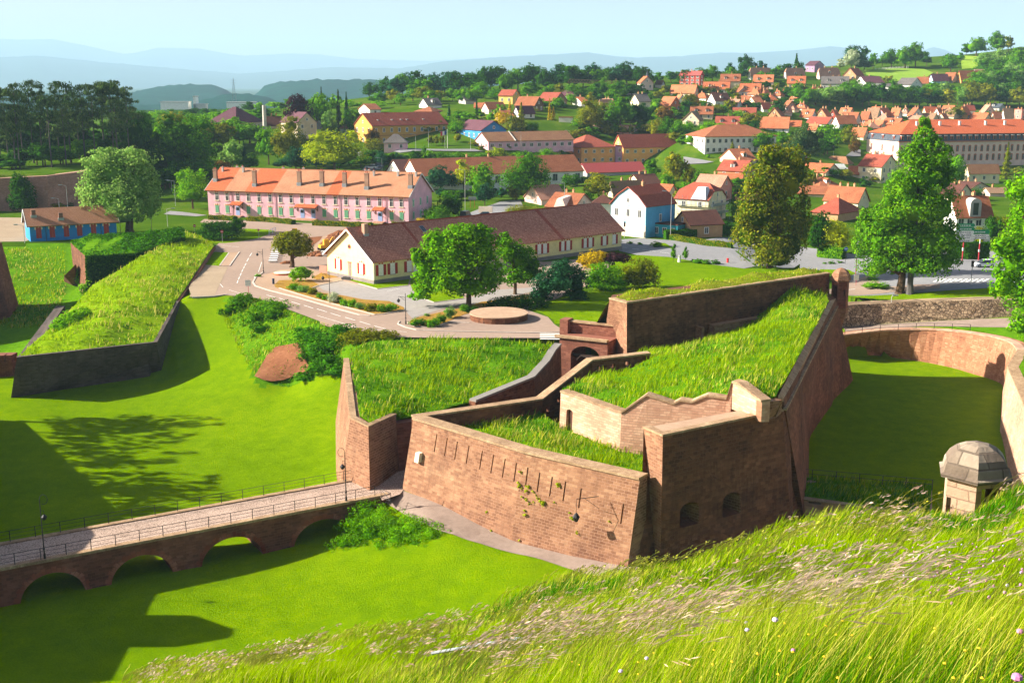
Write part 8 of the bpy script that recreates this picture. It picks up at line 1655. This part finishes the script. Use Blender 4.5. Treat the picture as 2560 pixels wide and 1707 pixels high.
# bins, posts, stone disc, fountain disc
p=gp('b',942,680); E=empty('wheelie_bin',p,0,'grey bin with yellow lid on the forecourt of the pink barracks','bin'); mb=MB(); mb.frus([(-.4,-.3,0),(.4,-.3,0),(.4,.3,0),(-.4,.3,0)],[(-.5,-.4,1.15),(.5,-.4,1.15),(.5,.4,1.15),(-.5,.4,1.15)]); mesh_obj('body',mb.mesh('body',[flat('6a6e74','bin_grey')]),E); mb=MB(); mb.box(-.53,.53,-.43,.43,1.16,1.28); mesh_obj('lid',mb.mesh('lid',[yelp]),E)
c0_=W(1247,797,0); s=FX/(c0_.y*CP+HC*SP); r_=72/s; E=empty('stone_disc',c0_,0,'round raised stone platform with brick rim beside the road','platform'); mb=MB(); mb.lathe((0,0,0),[(r_,-.2),(r_,.85)],56); mesh_obj('rim',mb.mesh('rim',[M['sanddark']]),E); mb=MB(); mb.lathe((0,0,0),[(r_+.06,.853),(r_+.06,1.0)],56); mesh_obj('paving',mb.mesh('paving',[M['terr_stone']]),E)
c0_=SW('j',640,200,0); s=FX/(c0_.y*CP+HC*SP); r_=24/s; E=empty('fountain_disc',c0_,0,'low round painted basin on the traffic island','basin'); mb=MB(); mb.lathe((0,0,0),[(r_,0),(r_,.3)],40); mesh_obj('rim',mb.mesh('rim',[brk]),E); mb=MB(); mb.lathe((0,0,0),[(r_-.12,.302),(r_-.12,.36)],40); mesh_obj('bowl',mb.mesh('bowl',[ground('8ab090','b8ccb8','e0e0d4',.6,2,6,'painted_bowl',bd=.01)]),E)
def post(p,h,w_,m_,name,label,cat): mb=MB(); mb.lathe(p,[(w_,-.1),(w_,h*.8),(w_*1.12,h*.82),(w_*1.12,h*.95),(w_*.7,h)],8); o=mb.build(name,m_); tag(o,label,cat)
post(W(1698,656,0),1.5,.32,M['white'],'marker_stone','squat white marker stone on the lawn behind the shrubbery','marker'); post(W(1819,657,0),.9,.22,flat('d02020','hydrant_red'),'fire_hydrant','red fire hydrant at the lawn edge by the boulevard','hydrant')
post(SW('b',748,1140,0),1.0,.2,flat('20304a','navy_bollard'),'bollard','dark blue bollard on the traffic island pavement','bollard'); post(gp('7',0,0),.01,.01,pole,'x','x','x') if 0 else None
# low wall, barrier pile, blue rail, digger, spoil heaps and plank stack
mb=MB(); p,q=SW('c',75,742,0),SW('c',143,752,0); mb.bar(p+Vector((0,0,.7)),q+Vector((0,0,.7)),.3,1.4); tag(mb.build('garden_wall',plaster('a87c6c')),'short reddish garden wall at the left corner of the long cream house','wall')
E=empty('barrier_pile',SW('c',320,790,0),0,'pile of folded metal barriers by the cream house door','barriers'); mb=MB()
for q in range(7): a=SW('c',270+q*6,798-q*3,.1); b=SW('c',350+q*5,800-q*4,.25); mb.bar(a,b,.05,.5)
mb.build('barriers',[M['iron']],E)
E=empty('guard_rail',SW('b',740,670,0),0,'white and blue tubular guard rail at the lawn corner before the barracks','railing'); a,b=SW('b',708,692,0),SW('b',768,662,0); mb=MB()
for q in (0,.5,1): v=a.lerp(b,q); mb.tube(v,v+Vector((0,0,1.1)),.05,n=6)
for z in (1.1,.6): mb.tube(a+Vector((0,0,z)),b+Vector((0,0,z)),.05,n=6)
mb.build('rail',[flat('c4ccea','pale_blue_paint')],E)
def heap(label,pts,m_=None):
    C0=Vector(pts[0][:3]); mb=MB(); r_=random.Random(len(label))
    for x,y,z,r in pts:
        prof=[(r,-.1),(r*.85,r*.22),(r*.5,r*.42),(r*.12,r*.5)]; k=len(mb.v); mb.lathe((x,y,z),prof,14,0,r_.random()*3)
        mb.v[k:]=[(a+r_.uniform(-.15,.15)*r,b+r_.uniform(-.15,.15)*r,c+r_.uniform(-.06,.06)*r) for a,b,c in mb.v[k:]]
    o=mb.build('spoil_heap',m_ or M['dirt'],smooth=False); tag(o,label,'heap')
lp=lambda x,y,r:(*SW('l',x,y),r)
heap('brown earth heap in front of the cream house gable',[lp(1400,1110,1.5),lp(1500,1100,1.7),lp(1570,1120,1.3),lp(1350,1120,1.1)]); heap('long heap of dug earth behind the cream house roof',[lp(1800,800,2.0),lp(1900,740,2.2),lp(2000,680,2.2),lp(2080,600,2.4),lp(2130,540,2.2)]); heap('small heap of rubble behind the plaza tree',[lp(640,1330,1.0),lp(560,1335,.8),lp(720,1320,.9)])
sheet('bare_soil',pz('l','1150 620 1640 575 1550 700 1330 850 1310 720'),M['dirt'],.08); sheet('gravel_strip',pz('l','1650 575 1930 570 1750 740 1640 960 1420 1000 1330 870 1560 700'),M['gravel'],.09)
p=SW('l',1700,960,0); E=empty('mini_digger',p,R(30),'yellow mini digger beside the earth heap behind the gable','digger'); mb=MB(); mb.box(-1.3,1.3,-.9,-.5,0,.5,1); mb.box(-1.3,1.3,.5,.9,0,.5,1); mesh_obj('tracks',mb.mesh('tracks',[blk,blk]),E); mb=MB(); mb.box(-1.1,.9,-.7,.7,.55,1.2); mb.box(-.3,.8,-.6,.2,1.2,2.3); mesh_obj('cab',mb.mesh('cab',[yelp]),E); mb=MB(); mb.bar((.8,.2,1.0),(2.0,.2,2.6),.25,.25); mb.bar((2.0,.2,2.6),(3.1,.2,1.2),.2,.2); mb.frus([(2.8,0,.5),(3.5,0,.5),(3.5,.5,.5),(2.8,.5,.5)],[(2.9,0,1.2),(3.3,0,1.2),(3.3,.5,1.2),(2.9,.5,1.2)]); mesh_obj('arm',mb.mesh('arm',[yelp]),E)
E=empty('plank_stack',SW('l',260,1300,0),0,'staggered stack of pale planks on the plaza left of the round tree','planks')
for q in range(8): a=SW('l',150+q*18,1300-q*58,0); mb=MB(); mb.box(a.x-.1,a.x+1.5,a.y-.6,a.y+.6,.15+.02*q,.45+.02*q); mb.build('plank',[M['white']],E)
p=SW('l',1690,1130,0); mb=MB(); mb.box(p.x-.6,p.x+.5,p.y-.5,p.y+.5,0,1.1); tag(mb.build('concrete_block',flat('d0ccc4','concrete')),'pale concrete block beside the cream gable','block')
# flag, crane, pylon, street name board, hoarding
p=gp('2',2272,775); E=empty('flag_pole',p,0,'white mast with blue white red flag before the ochre barracks','flag'); mb=MB(); mb.tube((0,0,0),(0,0,7),.1,.08,8); mesh_obj('mast',mb.mesh('mast',[M['white']]),E)
mb=MB()
for q,c_ in enumerate((0,1,2)): mb.frus([(-.3-q*.75,-.05-.1*q,5.0-q*.15),(-1.05-q*.75,-.15-.1*q,4.85-q*.15),(-1.05-q*.75,-.1-.1*q,4.85-q*.15),(-.3-q*.75,0-.1*q,5.0-q*.15)],[(-.3-q*.75,-.05-.1*q,6.6-q*.15),(-1.05-q*.75,-.15-.1*q,6.45-q*.15),(-1.05-q*.75,-.1-.1*q,6.45-q*.15),(-.3-q*.75,0-.1*q,6.6-q*.15)],c_)
mesh_obj('flag',mb.mesh('flag',[flat('2a3c8c','flag_blue'),M['white'],flat('c8303a','flag_red')]),E)
a=WD(1420,206,620); b=WD(1540,211,640); E=empty('tower_crane',b-Vector((0,0,24)),0,'thin rust brown crane with long jib above the crest trees','crane'); mb=MB(); n_=16; mb.tube(a,b,.16,n=4); u_=Vector((0,0,1.6)); mb.tube(a.lerp(b,.04)+u_,b+u_,.14,n=4)
for q in range(n_): mb.tube(a.lerp(b,q/n_),a.lerp(b,(q+.5)/n_)+u_,.1,n=4); mb.tube(a.lerp(b,(q+.5)/n_)+u_,a.lerp(b,(q+1)/n_),.1,n=4)
mb.build('jib',[flat('a8845c','crane_paint')],E); mb=MB(); mb.tube(b-Vector((0,0,24)),b+Vector((0,0,3)),.4,n=4); mb.build('mast',[flat('a8845c','crane_paint')],E)
p=WD(585,236,1300); mb=MB(); h=18
for sx in(-1,1):
    for sy in (-1,1): mb.tube(p+Vector((sx*2,sy*2,-8)),p+Vector((0,0,h)),.22,.12,4)
for q in range(6): z=-6+q*4; w_=2*(1-(z+8)/(h+8)); mb.bar(p+Vector((-w_,0,z)),p+Vector((w_,0,z)),.2,.2)
for z in (h-3,h-6): mb.bar(p+Vector((-3,0,z)),p+Vector((3,0,z)),.25,.25)
tag(mb.build('pylon',M['zinc']),'lattice pylon standing in the hazy valley','pylon')
E=empty('notice_board',gp('3',812,1320),0,'grey street board by the low wall behind the pink barracks','board'); mb=MB(); mb.tube((-.6,0,0),(-.6,0,3),.05,n=6); mb.tube((.6,0,0),(.6,0,3),.05,n=6); mesh_obj('posts',mb.mesh('posts',[redp]),E); mb=MB(); mb.box(-1.1,1.1,-.1,-.04,2.2,3.1); mesh_obj('panel',mb.mesh('panel',[M['zinc']]),E)
mb=MB(); p,q=gp('3',870,1365),gp('3',995,1368); mb.bar(p+Vector((0,0,.6)),q+Vector((0,0,.6)),.4,2.2); tag(mb.build('street_wall',plaster('d8c8b4')),'pale low street wall beside the teal car','wall')
for i_,(k,x,y,h) in enumerate([('c',212,0,0)][:0]): pass
# vineyard style fence line on the pasture
E=empty('pasture_fence',gp('5',790,490),0,'line of pale posts across the hill pasture','fence')
for q in range(24): p=gp('5',790+q*15,488-q*.9); m_=MB(); m_.box(p.x-.12,p.x+.12,p.y-.12,p.y+.12,p.z-.2,p.z+1.5); m_.build('post',[M['white']],E)
sheet('field',[G(*S('5',x,y)) for x,y in [(670,490),(1000,470),(1300,480),(1400,520),(1340,560),(1150,590),(1000,610),(900,600),(850,560),(700,545)]],ground('5c8020','7c9c38','9cac50',.02,.2,2,'pasture',bd=.1),.4,drape=True,step=8)
sheet('field',[G(*S('5',x,y)) for x,y in [(1690,340),(1860,345),(1870,470),(1700,480),(1690,400)]],ground('6c8c20','8ca838','acb850',.02,.2,2,'pale_pasture',bd=.1),.4,drape=True,step=8)  # second field in a slightly paler, yellower green
# ------------------------------------------------------------------ labels: set look-alikes apart
ORD=['first','second','third','fourth','fifth','sixth','seventh','eighth','ninth','tenth','eleventh','twelfth']
allo=[o for o in bpy.data.objects if o.parent is None and 'label' in o.keys() and o.get('kind') is None]
from collections import defaultdict
dd_=defaultdict(list)
for o in allo: dd_[o['label']].append(o)
for L_,os_ in dd_.items():
    if len(os_)<2: continue
    gset={o.get('group') for o in os_}
    if None in gset or len(gset)>1:
        os_.sort(key=lambda o:o.location.x/max(o.location.y,1))
        for i_,o in enumerate(os_): o['label']=f"{ORD[min(i_,11)]} from left, {L_}"; w9=o['label'].split(); o['label']=" ".join(w9[:16])

# ------------------------------------------------------------------ smallest far trees become one mass
T_=[o for o in bpy.data.objects if o.parent is None and o.name.split('.')[0]=='tree']
def shown(o): d=max(o.location.y,1); return abs(o.scale.x*o.scale.z)/(d*d)
sm=sorted([o for o in T_ if o.type=='MESH'],key=shown)[:max(0,len(T_)-288)]
if sm:
    bm=bmesh.new(); mats=[]
    for o in sm:
        m0=o.material_slots[0].material; k=len(bm.faces); nv=len(bm.verts)
        for m_ in (m0,M['bark']):
            if m_ not in mats: mats.append(m_)
        bm.from_mesh(o.data); bm.verts.ensure_lookup_table(); bm.faces.ensure_lookup_table()
        mw_=Matrix.LocRotScale(o.location,o.rotation_euler,o.scale)
        for v in bm.verts[nv:]: v.co=mw_@v.co
        a_,b_=mats.index(m0),mats.index(M['bark'])
        for f in bm.faces[k:]: f.material_index=b_ if f.material_index==1 else a_
    me=bpy.data.meshes.new('distant_trees'); bm.to_mesh(me); bm.free()
    for m_ in mats: me.materials.append(m_)
    for o in sm: bpy.data.objects.remove(o)
    tag(mesh_obj('distant_trees',me),label='mass of small far trees filling the gaps between houses and along the crest',kind='stuff')
